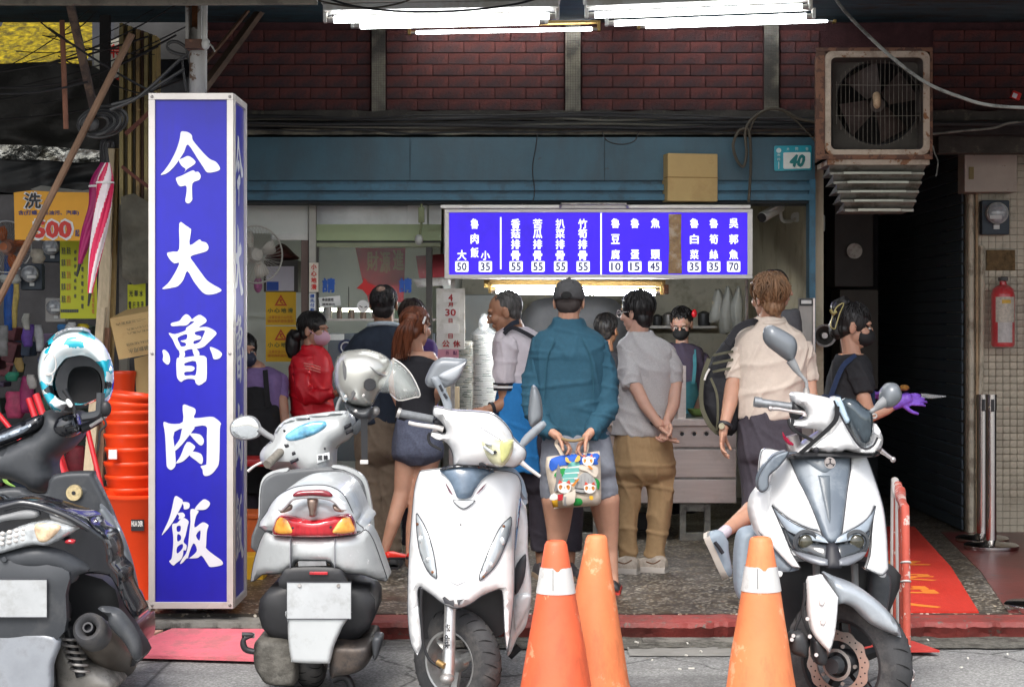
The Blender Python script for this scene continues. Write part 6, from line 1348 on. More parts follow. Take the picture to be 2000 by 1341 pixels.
pan('muffler_guard',zb((960,1020),(1025,1015),(1010,1100),(985,1160),(965,1150)),dt+0.02,dgrey,t,bulge=0.02,thick=0.1);tubep('exhaust_pipe',zb((700,1290),(760,1270),(800,1290),(825,1345),(830,1380)),dt+0.12,0.018,black_pl,t)
tubep('kick_starter',zb((110,1000),(180,1000),(120,1030),(130,1090),(190,1110)),dt,[0.012,0.008,0.014,0.012],black_pl,t);MB().cyl(P(476,1240,dt),P(496,1240,dt+0.02),0.012,n=10).build('foot_peg',steel_dull,t)
wheel(Vector((X(609,dt+0.28),dt+0.28,0.225)),0.225,0.125,(1,0.02,0),t,steel_dull,3)
wheel(Vector((X(617,8.9),9.0,0.2)),0.2,0.1,(1,0,0),t,steel_dull,3,tread=False)
# helmet on its handlebar
hm=thing('helmet','silver open face helmet with a clear visor hanging on the silver scooter','helmet',P(710,800,8.6))
hsil=mat('helmet_silver',(0.5,0.5,0.46),0.25,metal=0.5,var=0.08,coat=0.8)
pan('shell',za((788,330),(800,250),(850,180),(930,160),(1030,156),(1130,185),(1205,240),(1215,300),(1180,380),(1120,470),(1060,572),(990,582),(890,552),(830,490),(790,410)),8.62,hsil,hm,bulge=0.125,edge=44,thick=0.01,both=True)
pan('rim_padding',za((870,545),(990,580),(1065,572),(1072,620),(1055,662),(990,668),(905,620)),8.6,dgrey,hm,bulge=0.07,edge=14,thick=0.03)
o=pan('visor',za((1075,420),(1180,275),(1218,222,1),(1290,268),(1360,350),(1405,440),(1418,485),(1370,508),(1262,528),(1200,478),(1120,468)),8.58,mat('clear_visor',(0.72,0.76,0.72),0.05,var=0.0,alpha=0.3,coat=1.0,spec=0.9),hm,bulge=0.1,edge=28,thick=0.01,both=True,smooth=180)
tubep('visor_edge',za((1218,222),(1290,268),(1360,350),(1418,485),(1370,508),(1262,528),(1200,478)),8.58,0.003,alu,hm)
for q in(((855,235),(892,335),(872,385),(856,330)),((930,415),(952,470),(915,525)),((1045,275),(1110,320),(1190,355),(1120,345))):pan('vent_slot',za(*q),8.505 if q[0][0]<1000 else 8.5,mat('vent_grey',(0.12,0.12,0.12),0.4),hm,bulge=0.004,thick=0.03,sub=2)
u,v=za((1052,412))[0];MB().cyl(P(u,v,8.51),P(u,v,8.475),0.03,0.027,24).build('visor_pivot',black_pl,hm)
for a in((875,500),(1005,490),(950,605)):u,v=za(a)[0];MB().ell(P(u,v,8.515),(0.008,0.006,0.008),nu=10,nv=6).build('snap_stud',alu,hm)
mb=MB();mb.add([P(704,800,8.55),P(718,800,8.55),P(718,897,8.56),P(706,897,8.56),P(704,800,8.553),P(718,800,8.553),P(718,897,8.563),P(706,897,8.563)],[[3,2,1,0],[4,5,6,7],[0,1,5,4],[1,2,6,5],[2,3,7,6],[3,0,4,7]]);mb.build('chin_strap',black_pl,hm);B('buckle',703,719,898,906,8.54,8.56,alu,hm,0.003)
MB().ell(P(733,802,8.62),0.022).build('strap_end',steel_dull,hm)
# ---- white scooter at right, front towards the road
t=thing('parked_scooter','sporty white scooter with blue grey centre panel and angry twin headlights beside the right cone','scooter',(X(1630,7.4),7.4,0))
d=7.15;cu=1627
w2=dome(cu,0.1,1100,0.1,0.0)
mir=lambda L:[(2*1627.5-p[0],)+tuple(p[1:])for p in L][::-1]
lf=[(1518,887),(1553,891,1),(1563,913),(1572,940),(1591,985),(1609,1042,1),(1579,1033),(1550,1019),(1523,997,1),(1539,1045),(1552,1084),(1566,1110,1),(1550,1109),(1529,1087),(1508,1063),(1494,1042),(1496,1000),(1502,950),(1508,905)]
pan('front_fairing',lf,d,wpaint,t,seam=0.0022,bulge=0.014,edge=7,thick=0.04,warp=w2,sub=3)
pan('front_fairing',[(1685,888,1),(1709,887),(1720,902),(1732,936),(1744,976),(1751,1010),(1752,1057),(1748,1119,1),(1735,1127),(1722,1126),(1695,1112,1),(1708,1084),(1717,1042),(1728,998,1),(1712,1018),(1684,1033),(1650,1046,1),(1656,1020),(1670,960),(1680,925)],d,wpaint,t,seam=0.0022,bulge=0.014,edge=7,thick=0.04,warp=w2,sub=3)
pan('centre_panel',[(1556,892,1),(1581,890),(1599,888),(1647,886),(1682,889,1),(1679,925),(1670,958),(1655,1020),(1648,1045),(1636,1061),(1620,1060),(1609,1039),(1591,985),(1572,940)],d-0.002,bgrey,t,seam=0.002,bulge=0.016,edge=9,thick=0.05,warp=w2,sub=3)
pan('badge_shield',[(1570,893,1),(1675,890,1),(1650,912),(1635,925),(1622,928),(1600,915)],d-0.02,mat('shield_dark',(0.09,0.11,0.13),0.4,coat=0.2),t,bulge=0.006,thick=0.02,warp=w2)
pan('spine_groove',[(1612,935,1),(1635,935,1),(1630,1015),(1624,1015)],d-0.02,mat('shield_dark',(0,0,0)),t,bulge=0.004,thick=0.02,warp=w2,sub=2)
c=P(1620,903,d-0.02);MB().cyl(c,c+Vector((0,-0.016,0)),0.0215,n=28).build('emblem',steel,t)
mb=MB()
for k in range(3):a=PI/2+k*2*PI/3;mb.tube([c+Vector((0,-0.0175,0)),c+Vector((0.017*math.cos(a),-0.0175,0.017*math.sin(a)))],0.0022,6);mb.tube([c+Vector((0.016*math.cos(a+e),-0.0175,0.016*math.sin(a+e)))for e in(-0.35,0,0.35)],0.002,6)
mb.build('emblem_mark',blk,t)
browL=[(1523,998,1),(1537,1012),(1560,1028),(1590,1040),(1612,1050),(1622,1062,1),(1590,1058),(1560,1048),(1541,1036)]
eyeL=[(1539,1036,1),(1560,1048),(1590,1059),(1622,1064,1),(1624,1085),(1617,1096),(1590,1090),(1556,1080),(1545,1062)]
jawL=[(1552,1078,1),(1580,1084),(1618,1092,1),(1618,1104,1),(1596,1104),(1566,1092)]
for k,f in enumerate((lambda L:L,mir)):
 h=pan('headlight',f(eyeL),d+0.0,lensd,t,bulge=0.015,thick=0.05,warp=w2,sub=3)
 cx=1578 if k==0 else 1678;c=P(cx,1061,d-0.0)+Vector((0,w2(cx,1061)-0.012,0))
 MB().lathe([(0.05,0.0),(0.048,0.012),(0.038,0.014),(0.034,0.004)],c,32,Matrix.Rotation(R(90),3,'X'),caps=False).build('lens_ring',dgrey,h)
 MB().ell(c,(0.03,0.016,0.03),nu=24).build('projector_lens',mat('projector',(0.05,0.047,0.03),0.05,var=0.5,scale=30,coat=1.0),h)
 pan('brow_lamp',f(browL),d-0.012,mat('brow_silver',(0.34,0.39,0.44),0.25,metal=0.2,coat=0.5),t,seam=0.0015,bulge=0.008,thick=0.03,warp=w2,sub=3)
 pan('jaw_trim',f(jawL),d-0.02,mat('jaw_grey',(0.2,0.21,0.23),0.35,metal=0.3),t,bulge=0.015,thick=0.04,warp=w2,sub=3)
 pan('lower_lamp',f([(1508,1064),(1530,1088),(1552,1110),(1564,1113),(1540,1120),(1518,1118),(1510,1100)]),d+0.03,bgrey if k==0 else lensw,t,bulge=0.015,thick=0.06,warp=w2)
 pan('fairing_tip',f([(1514,1120),(1532,1120),(1530,1130),(1516,1132)]),d+0.03,wpaint,t,bulge=0.01,thick=0.05,warp=w2)
pan('nose_intake',[(1618,1066),(1638,1066),(1646,1104),(1628,1110),(1612,1104)],d-0.01,blk,t,bulge=0.02,thick=0.05,warp=w2)
pan('side_fairing',[(1508,900),(1500,940),(1482,955),(1469,975),(1466,1000),(1473,1028),(1480,1045),(1494,1052),(1505,1000)],d+0.25,wpaint,t,bulge=0.05,edge=12,thick=0.1)
pan('side_vent',zc((318,965),(405,945),(340,1040),(275,1100),(268,1175),(235,1207),(208,1192),(205,1120),(250,1035)),d+0.12,bgrey,t,seam=0.002,bulge=0.012,edge=4,thick=0.08)
pan('floor_side',[(1478,1030),(1448,1038),(1439,1070),(1437,1120),(1441,1160),(1455,1176),(1500,1180),(1512,1100),(1500,1040)],d+0.45,mat('floor_bluegrey',(0.26,0.31,0.36),0.45,var=0.08),t,bulge=0.04,edge=12,thick=0.1)
pan('under_cowl',[(1512,1105),(1745,1105),(1735,1200),(1700,1260),(1560,1260),(1525,1200)],d+0.32,black_pl,t,bulge=0.02,thick=0.2);pan('radiator_guard',[(1700,1120),(1740,1125),(1728,1210),(1700,1240)],d+0.26,dgrey,t,bulge=0.02,thick=0.05)
# handlebar cowl
dc=7.35
pan('handlebar_cowl',zc((438,575),(470,558),(560,568),(650,588),(702,605),(716,640),(706,720),(660,822),(600,802),(540,792),(440,782),(428,742),(500,730),(517,700),(500,660),(450,630)),dc,wpaint,t,bulge=0.07,edge=22,thick=0.12,sub=3)
pan('lower_cowl',zc((706,607),(742,588,1),(762,640),(800,780),(900,908),(960,850),(970,760),(1010,810),(1027,870),(1015,920),(980,955),(900,967),(780,935),(740,952),(600,954),(540,944),(470,952),(560,870),(660,800),(702,720)),dc-0.02,wpaint,t,bulge=0.06,edge=18,thick=0.14,warp=dome(1660,0.04),sub=3)
pan('windscreen',zc((750,602),(840,603),(900,655),(950,690),(957,800),(945,880),(900,912),(860,890),(800,780),(760,690)),dc-0.05,mat('tinted_screen',(0.05,0.07,0.085),0.05,var=0.6,scale=6,coat=1.0,metal=0.3),t,bulge=0.04,edge=20,thick=0.02,sub=3)
pan('screen_pane',zc((705,612),(742,590),(790,700),(806,742),(780,760),(735,700)),dc-0.07,mat('pane_bluish',(0.45,0.58,0.68),0.08,coat=1.0),t,bulge=0.01,thick=0.02,sub=2)
pan('black_collar',[(1550,888),(1600,882),(1700,884),(1712,880),(1705,892),(1550,896)],dc-0.03,black_pl,t,bulge=0.02,thick=0.2)
tubep('cowl_seam',zc((700,610),(740,700),(800,810),(860,900),(910,925),(960,900),(985,850)),dc-0.09,0.004,blk,t)
u,v=zc((585,932))[0];MB().ell(P(u,v,dc-0.07),(0.012,0.008,0.012)).build('cowl_screw',blk,t)
mb=MB();pts=zc((722,640),(712,730),(640,810),(560,880),(480,950));rings=[[P(a-4.5,b,dc-0.1+0.004*i),P(a+4.5,b+3,dc-0.1+0.004*i),P(a+4.5,b+3,dc-0.095+0.004*i),P(a-4.5,b,dc-0.095+0.004*i)]for i,(a,b)in enumerate([(q.x,q.y)for q in crv([Vector((a,b,0))for a,b in pts],4)])];mb.loft(rings).build('cover_strap',black_pl,t)
pan('mirror',zc((238,200),(245,140),(280,117),(325,127),(420,180),(455,222),(458,285),(432,350),(400,352),(330,302),(265,250)),dc+0.05,mat('mirror_dark',(0.16,0.175,0.19),0.35,metal=0.2,var=0.1,coat=0.3),t,bulge=0.04,edge=20,thick=0.02)
tubep('mirror_stalk',zc((415,345),(450,400),(470,430),(515,480),(522,520),(520,560)),dc+0.05,[0.02,0.014,0.007,0.007,0.008],sgrey,t);MB().cyl(P(1575,768,dc+0.05),P(1575,757,dc+0.05),0.014,0.011,14).build('stalk_base',steel_dull,t)
pan('mirror',zc((1000,600),(1010,540),(1050,497),(1110,500),(1140,545),(1142,600),(1100,645),(1050,662),(1010,640)),dc+0.05,mat('mirror_dark',(0,0,0)),t,bulge=0.05,edge=20,thick=0.02)
tubep('mirror_stalk',zc((1040,610),(1000,640),(970,665),(942,682)),dc+0.03,[0.022,0.018,0.01,0.009],sgrey,t);MB().tube([P(1707+5*math.cos(a),812+4*math.sin(a),dc)for a in[PI*j/4 for j in range(8)]],0.004,6,2,True).build('stalk_clamp',steel_dull,t)
slab('grip',zc((185,620))[0],zc((440,655))[0],dc+0.03,0.0175,mat('grip_chromed',(0.25,0.26,0.27),0.3,metal=0.6,var=0.3,scale=30),t);MB().cyl(P(1473,784,dc+0.03),P(1487,786,dc+0.03),0.021,n=18).build('bar_end',mat('grip_chromed',(0,0,0)),t)
tubep('brake_lever',zc((288,664),(340,665),(420,680),(500,690),(505,710)),dc-0.03,[0.008,0.007,0.011],steel,t);u,v=zc((285,663))[0];MB().ell(P(u,v,dc-0.03),0.011).build('lever_ball',steel,t)
tubep('brake_lever',zc((1005,935),(1040,960),(1085,992)),dc-0.03,[0.012,0.008,0.007],steel,t);u,v=zc((1087,995))[0];MB().ell(P(u,v,dc-0.03),0.012).build('lever_ball',steel,t)
pan('switch_block',zc((430,620),(500,650),(510,700),(440,735),(420,690)),dc+0.02,black_pl,t,bulge=0.03,thick=0.06)
tubep('brake_hose',zc((430,730),(435,790),(480,830),(540,860),(570,880)),dc,0.007,cable_m,t);tubep('brake_hose',zc((400,730),(410,770),(440,810)),dc,0.006,cable_m,t)
pan('red_ribbon',zc((365,815),(380,840),(415,870),(442,880),(440,918),(400,895),(372,860)),dc+0.1,mat('ribbon_red',(0.5,0.01,0.06),0.5),t,bulge=0.01,thick=0.01)
tubep('steering_tube',[(1545,850),(1556,890)],dc+0.12,0.03,steel,t)
# wheel, forks, brake
for u in(1594,1669):tubep('fork_tube',[(u,1100),(u+2,1180)],7.32,0.015,sgrey,t)
pan('fork_cover',[(1578,1136),(1591,1126),(1606,1122,1),(1635,1164,1),(1630,1227),(1620,1270),(1612,1266),(1591,1242),(1581,1209)],6.98,wpaint,t,bulge=0.02,edge=8,thick=0.03,warp=lambda u,v:-0.0008*(u-1600),sub=3)
for v in(1176,1214):bolt(1605+(v-1176)*0.06,v,6.955,t,0.011,steel)
pan('front_fender',[(1615,1124),(1639,1132),(1684,1150),(1729,1186),(1756,1225),(1760,1244,1),(1744,1238),(1699,1217),(1669,1188),(1648,1178),(1636,1179),(1630,1161)],7.0,mat('fender_grey',(0.36,0.39,0.42),0.35,metal=0.25,var=0.1,coat=0.4,dirt=(0.55,0.57,0.58),dscale=5,damt=0.4),t,bulge=0.05,edge=14,thick=0.12,sub=3)
wheel(P(1655,1291,7.17),0.27,0.125,(-0.62,-0.78,0),t,mat('rim_black',(0.02,0.02,0.022),0.35,var=0.2),5,rimr=0.64)
n=Vector((-0.62,-0.78,0)).normalized();q=n.to_track_quat('Z','Y').to_matrix();c=P(1655,1291,7.17)+n*0.075
mb=MB();v=[];N_=72
for j in range(N_):
 a=2*PI*j/N_;ro=0.132+0.004*math.sin(12*a)
 for r_,z_ in((ro,0.002),(0.092,0.002),(0.092,-0.002),(ro,-0.002)):v.append(c+q@Vector((r_*math.cos(a),r_*math.sin(a),z_)))
mb.add(v,[[4*j+i,4*j+(i+1)%4,4*((j+1)%N_)+(i+1)%4,4*((j+1)%N_)+i]for j in range(N_)for i in range(4)]);mb.build('brake_disc',mat('disc_steel',(0.62,0.55,0.5),0.3,metal=0.8,var=0.1),t)
mb=MB()
for j in range(36):
 a=2*PI*j/36;r_=0.104+0.014*(j%2);p=c+q@Vector((r_*math.cos(a),r_*math.sin(a),0.0022));mb.cyl(p,p+n*0.0006,0.0035,n=8)
tag(mb.build('disc_holes',blk,t),kind='stuff')
mb=MB().lathe([(0.058,0.004),(0.062,0.012),(0.05,0.014),(0.048,0.004)],c,40,q,caps=False);mb.build('sensor_ring',steel_dull,t)
for j in range(5):a=2*PI*j/5;p=c+q@Vector((0.075*math.cos(a),0.075*math.sin(a),0.0));MB().cyl(p,p+n*0.008,0.008,n=10).build('disc_bolt',steel_dull,t)
MB().cyl(c+n*0.01,c+n*0.05,0.035,0.03,20).build('axle_boss',dgrey,t)
pan('caliper',zd((475,1010),(520,975),(570,985),(600,1060),(590,1140),(540,1140),(480,1110)),7.0,mat('caliper_black',(0.05,0.05,0.052),0.4,metal=0.4,var=0.3),t,bulge=0.03,thick=0.06)
pan('fork_foot',zd((630,1035),(680,1040),(720,1110),(715,1190),(660,1195),(630,1150)),7.0,black_pl,t,bulge=0.02,thick=0.06)
for a in((592,895),(607,1010),(500,1005),(650,1130),(490,1030)):u,v=zd(a)[0];bolt(u,v,6.975,t,0.009,steel)
tubep('brake_hose',zd((575,660),(570,780),(545,880),(515,950),(510,985)),7.02,0.006,cable_m,t);tubep('brake_hose',zd((590,700),(560,850),(580,940),(610,1000)),7.01,0.005,cable_m,t)
rear_body(t,wpaint,1640,7.5,8.6)
MB().cyl(P(1630,960,7.6),P(1640,1180,7.5),0.05,n=16).build('steering_column',black_pl,t)
# ---- dark scooter at the left edge, rear towards the road
t=thing('parked_scooter','dark grey and black scooter seen from behind at the left edge','scooter',(X(60,8),8,0))
dh,dt=8.3,7.3
pan('handlebar_cowl',[(84,808),(92,801),(105,800),(122,806),(150,803),(162,822),(156,850),(132,878),(110,892),(104,910),(108,940),(90,960),(62,958),(40,944),(0,934),(-60,936),(-60,885),(0,873),(50,852),(80,835),(86,820)],dh,dgrey,t,bulge=0.1,edge=28,thick=0.12,sub=3)
pan('dash_panel',[(-60,868),(0,842),(40,824),(76,810),(84,818),(80,834),(46,852),(0,870),(-60,886)],dh-0.03,bpaint,t,bulge=0.03,thick=0.05);pan('dash_window',[(-50,868),(0,850),(40,834),(60,828),(56,838),(34,850),(0,862),(-50,878)],dh-0.062,mat('dash_clear',(0.45,0.52,0.6),0.05,coat=1.0,metal=0.4,var=0.4,scale=12),t,bulge=0.012,thick=0.01)
pan('switch_housing',zg((575,420),(600,340),(660,290),(760,260),(820,270),(850,350),(870,420),(850,480),(780,520),(700,528),(620,500)),dh-0.08,bpaint,t,bulge=0.04,thick=0.05)
for qd in(((690,395),(760,370),(775,410),(705,430)),((765,385),(795,375),(805,405),(775,412)),((730,440),(790,430),(800,460),(740,470)),((690,300),(730,290),(740,330),(700,340))):pan('switch',zg(*qd),dh-0.125,dgrey,t,bulge=0.008,thick=0.02,sub=1)
MB().tube([P(158,838,dh-0.05),P(180,828,dh-0.03),P(196,820,dh-0.02)],[0.022,0.018,0.014],16,4).build('grip',black_pl,t);slab('lever',(176,832),(207,812),dh-0.05,0.008,alu,t)
wl_=dome(60,-0.03)
pan('leg_shield',[(-60,970),(30,952),(60,964),(90,962),(104,927),(176,920),(184,930),(205,970),(224,1015),(240,1070),(255,1130),(268,1190),(274,1245),(262,1258),(240,1200),(225,1130),(200,1060),(150,1020),(-60,1020)],dh-0.12,dgrey,t,bulge=0.02,edge=8,thick=0.05,sub=3)
pan('shield_blade',zf((590,262),(610,265),(640,300),(700,400),(760,560),(800,720),(825,880),(830,1000),(800,960),(760,840),(700,790),(690,650),(660,560),(640,460),(590,380)),dh-0.16,mat('blade_grey',(0.16,0.175,0.19),0.35,metal=0.3,coat=0.4,var=0.1),t,bulge=0.02,edge=8,thick=0.06)
c=P(147,961,dh-0.13);MB().cyl(c,c+Vector((0,-0.03,0)),0.037,0.034,28).build('fuel_cap_lock',mat('lock_cream',(0.5,0.4,0.22),0.5,metal=0.3,var=0.4,scale=40),t);MB().cyl(c+Vector((0,-0.031,0)),c+Vector((0,-0.033,0)),0.009,n=14).build('keyhole',blk,t)
pan('lock_surround',zg((650,1190),(760,1050),(930,1020),(1010,1120),(850,1250),(720,1250)),dh-0.13,dgrey,t,bulge=0.012,thick=0.03)
MB().ell(P(232,1055,dh-0.19),(0.012,0.012,0.034)).build('side_reflector',ambl,t);bolt(243,1106,dh-0.19,t,0.009,black_pl)
pan('tail_fairing',zf((-120,262),(0,240),(130,222),(260,250),(400,300),(500,345),(535,395),(600,460),(630,560),(634,620),(680,690),(684,760),(720,860),(760,960),(740,985),(690,900),(640,760),(600,700),(500,680),(440,690),(300,660),(-120,660)),dt,bpaint,t,bulge=0.03,edge=9,thick=0.2,warp=dome(60,0.06),sub=3)
pan('tail_lower',zf((-100,570),(0,550),(120,520),(260,510),(400,560),(500,655),(440,690),(400,735),(300,650),(-100,640)),dt-0.055,dgrey,t,bulge=0.025,thick=0.08,warp=dome(60,0.06))
tubep('grab_rail',zf((-80,300),(60,262),(140,250),(260,275),(400,330),(500,385),(530,405)),dt-0.07,[0.014,0.016,0.012],bpaint,t)
pan('rail_pad',zf((-60,340),(60,310),(150,290),(215,300),(210,335),(60,350),(-60,375)),dt-0.07,sgrey,t,bulge=0.012,thick=0.03);pan('rail_pad',zf((300,310),(380,330),(450,370),(475,395),(380,375),(305,345)),dt-0.06,sgrey,t,bulge=0.012,thick=0.03)
o=pan('tail_lamp',zf((-60,470),(80,400),(150,375),(200,363),(300,353),(400,373),(468,395,1),(400,442),(280,502),(200,497),(100,522),(-60,560)),dt-0.075,lensw,t,bulge=0.03,edge=10,thick=0.05,warp=dome(60,0.05))
for i in range(12):
 (u,v),=zf((15+(i%4)*42-(i//4)*2,430+(i//4)*30-(i%4)*9));MB().ell(P(u,v,dt-0.1),(0.011,0.008,0.009),nu=12,nv=8).build('led_cell',alu,o)
pan('amber_section',zf((205,380),(280,370),(350,385),(350,410),(290,470),(240,480),(215,450)),dt-0.104,mat('amber_clear',(0.8,0.5,0.32),0.1,var=0.5,scale=25,coat=1.0),o,bulge=0.01,thick=0.02)
pan('side_marker',zf((385,475),(410,462),(442,470),(435,490),(395,490)),dt-0.06,redl,t,bulge=0.008,thick=0.02);bolt(8,1092,dt-0.08,t,0.012,dgrey)
pan('number_plate',[(-40,1130),(92,1130),(92,1205),(-40,1205)],dt-0.1,mat('plate_white',(0,0,0)),t,seam=0.0025,bulge=0.001,thick=0.004,sub=1);pan('plate_holder',[(-60,1105),(120,1108),(128,1160),(110,1250),(-60,1255)],dt-0.07,dgrey,t,bulge=0.015,thick=0.05)
pan('mudguard',[(-30,1240),(108,1240),(102,1300),(92,1360),(0,1360)],dt-0.06,mat('mud_silver',(0.33,0.35,0.38),0.4,metal=0.3,var=0.15,dirt=(0.2,0.2,0.2),dscale=6,damt=0.5),t,bulge=0.02,edge=8,thick=0.03)
a,b=P(175,1228,dt-0.02),P(236,1292,dt+0.45)
e=(b-a).normalized();q=e.to_track_quat('Z','Y').to_matrix();mm=mat('muffler_grey',(0.09,0.09,0.095),0.5,metal=0.3,var=0.2,dirt=(0.2,0.18,0.16),dscale=6,damt=0.4)
MB().lathe([(0.024,0.02),(0.03,-0.012),(0.05,-0.028),(0.064,-0.012),(0.069,0.03),(0.067,0.09),(0.06,0.1)],a,36,q,caps=False).build('muffler_tip',mm,t,smooth=60);MB().lathe([(0.02,0.0),(0.021,-0.03),(0.014,-0.03),(0.012,0.05)],a,24,q).build('muffler_outlet',blk,t)
MB().lathe([(0.062,0.09),(0.075,0.12),(0.082,0.35),(0.07,0.52),(0.03,0.56)],a,36,q).build('muffler_body',mat('muffler_bronze',(0.14,0.12,0.1),0.4,metal=0.6,var=0.3,scale=4),t)
pan('muffler_guard',zf((580,872),(680,880),(740,930),(800,1020),(830,1100),(826,1180),(790,1170),(740,1080),(650,980),(640,920)),dt-0.05,dgrey,t,bulge=0.02,thick=0.05)
pts=[P(132+26*i/60,1236+74*i/60,dt+0.1)+Vector((0.034*math.cos(i*0.63),0.034*math.sin(i*0.63),0))for i in range(61)]
MB().tube(pts,0.006,6,2).build('shock_spring',steel_dull,t);MB().cyl(P(132,1225,dt+0.1),P(158,1320,dt+0.1),0.02,n=12).build('shock_damper',black_pl,t)
pan('engine_case',[(112,1250),(160,1290),(200,1310),(225,1345),(120,1360)],dt+0.15,mat('case_alloy',(0.32,0.3,0.27),0.45,metal=0.5,var=0.3,dirt=(0.1,0.09,0.08),dscale=9,damt=0.7),t,bulge=0.03,thick=0.2)
wheel(P(105,1272,dt+0.28),0.235,0.12,(1,-0.1,0),t,steel_dull,5);pan('under_body',[(-60,1110),(200,1130),(235,1230),(262,1300),(100,1290),(-60,1280)],dt+0.35,black_pl,t,bulge=0.02,thick=0.3)
pan('floor_side',zf((700,800),(760,830),(800,950),(838,960),(842,1060),(825,1100),(790,1000),(730,900)),dh-0.3,mat('side_burgundy',(0.1,0.03,0.035),0.3,coat=0.5),t,bulge=0.02,thick=0.3)
wheel(Vector((X(60,8.5),8.65,0.225)),0.225,0.1,(1,0,0),t,steel_dull,3,tread=False)
# helmet on the dark scooter
hm=thing('helmet','turquoise, white and black full face helmet upended on the dark scooter bar','helmet',P(150,790,8.1))
m,N,L,b_,tc=nodes_mat('helmet_graphic');v=tc.outputs['Object']
vo=N.new('ShaderNodeTexVoronoi');vo.inputs['Scale'].default_value=13;vo.feature='F1';mp=N.new('ShaderNodeMapping');mp.inputs['Scale'].default_value=(1,0.4,2.2);mp.inputs['Rotation'].default_value=(0,0.6,0);L.new(v,mp.inputs[0])
wv=mix_(N,L,0.12,mp.outputs[0],noise_(N,L,v,9,3));L.new(wv,vo.inputs['Vector'])
se=N.new('ShaderNodeSeparateColor');L.new(vo.outputs['Color'],se.inputs[0])
cc=ramp(N,L,se.outputs[0],[(0.0,(0.7,0.8,0.82)),(0.3,(0.02,0.42,0.55)),(0.55,(0.12,0.62,0.72)),(0.62,(0.75,0.8,0.8)),(0.84,(0.01,0.012,0.014))]);[setattr(L and x,'interpolation','CONSTANT')for x in[n_.color_ramp for n_ in N if n_.type=='VALTORGB'][-1:]]
L.new(cc,b_.inputs['Base Color']);b_.inputs['Roughness'].default_value=0.15;b_.inputs['Coat Weight'].default_value=1.0
out_=ze((245,430),(255,340),(290,250),(340,190),(400,150),(470,130),(540,132),(600,175),(680,245),(728,340),(745,430),(740,540),(700,625),(660,600),(560,640),(450,640),(400,690),(350,680),(300,620),(265,530))
inn_=ze((365,470),(385,410),(420,360),(450,330),(500,318),(540,312),(580,318),(620,335),(660,370),(690,410),(700,460),(700,520),(690,575),(660,590),(560,625),(450,615),(405,600),(385,580),(370,540),(362,500))
def domering(name,a,b,d,h0,h1,m,parent,n=7,back=0.16):
 A=smooth2(a,3);Bq=smooth2(b,3);rings=[]
 for i in range(n+1):
  f=i/n;hh=h0*math.sin(PI/2*f)*(1-f)+h1*f+h0*math.sin(PI*f)*0.6
  rings.append([P(p.x+(q.x-p.x)*f,p.y+(q.y-p.y)*f,d)-Vector((0,hh,0))for p,q in zip(A,Bq)])
 cA=sum(A,Vector((0,0)))/len(A)
 pre=[[P(cA.x+(p.x-cA.x)*s_,cA.y+(p.y-cA.y)*s_,d+back*z_)for p in A]for s_,z_ in((0.1,1.0),(0.6,0.85),(0.9,0.45),(0.99,0.15))]
 return MB().loft((pre if back else[])+rings,caps=False).build(name,m,parent,smooth=70)
domering('shell',out_,inn_,8.12,0.06,0.05,m,hm)
in2=ze((430,500),(440,440),(465,405),(490,392),(520,388),(550,386),(580,390),(610,402),(635,425),(650,455),(660,500),(660,545),(652,585),(630,605),(560,630),(480,620),(455,605),(440,585),(432,560),(430,530))
domering('lining',inn_,in2,8.08,0.0,-0.03,mat('helmet_lining',(0.05,0.05,0.053),0.8,var=0.3),hm,4,0)
pan('cavity',in2,8.11,mat('cavity_black',(0.006,0.006,0.007),0.9),hm,bulge=-0.06,thick=0.08)
pan('crown_spoiler',ze((345,205),(380,165),(450,132),(540,130),(580,160),(540,158),(450,158),(390,185),(355,220)),8.08,mat('spoiler_grey',(0.3,0.32,0.34),0.25,coat=0.8),hm,bulge=0.02,thick=0.04)
for qd in(((285,340),(320,300),(360,330),(365,400),(330,440),(290,430)),((275,440),(335,435),(345,470),(320,500),(280,480))):tubep('side_vent_line',ze(*qd,qd[0]),8.04,0.003,alu,hm,n=6)
tubep('chin_strap',ze((420,540),(450,590),(480,640),(490,700)),8.0,[0.012,0.008,0.008],black_pl,hm);pan('strap_tag',ze((430,610),(450,600),(475,635),(465,655),(445,645)),7.99,wht,hm,bulge=0.004,thick=0.006)
tubep('chin_strap',ze((660,560),(655,640),(640,700),(540,720)),8.0,[0.02,0.02,0.02],dgrey,hm,n=6);MB().ell(P(206,798,8.0),(0.026,0.02,0.035)).build('buckle',black_pl,hm);tubep('strap_tail',ze((660,700),(695,765),(655,810),(650,870),(640,935)),8.0,[0.004,0.005,0.004],black_pl,hm)
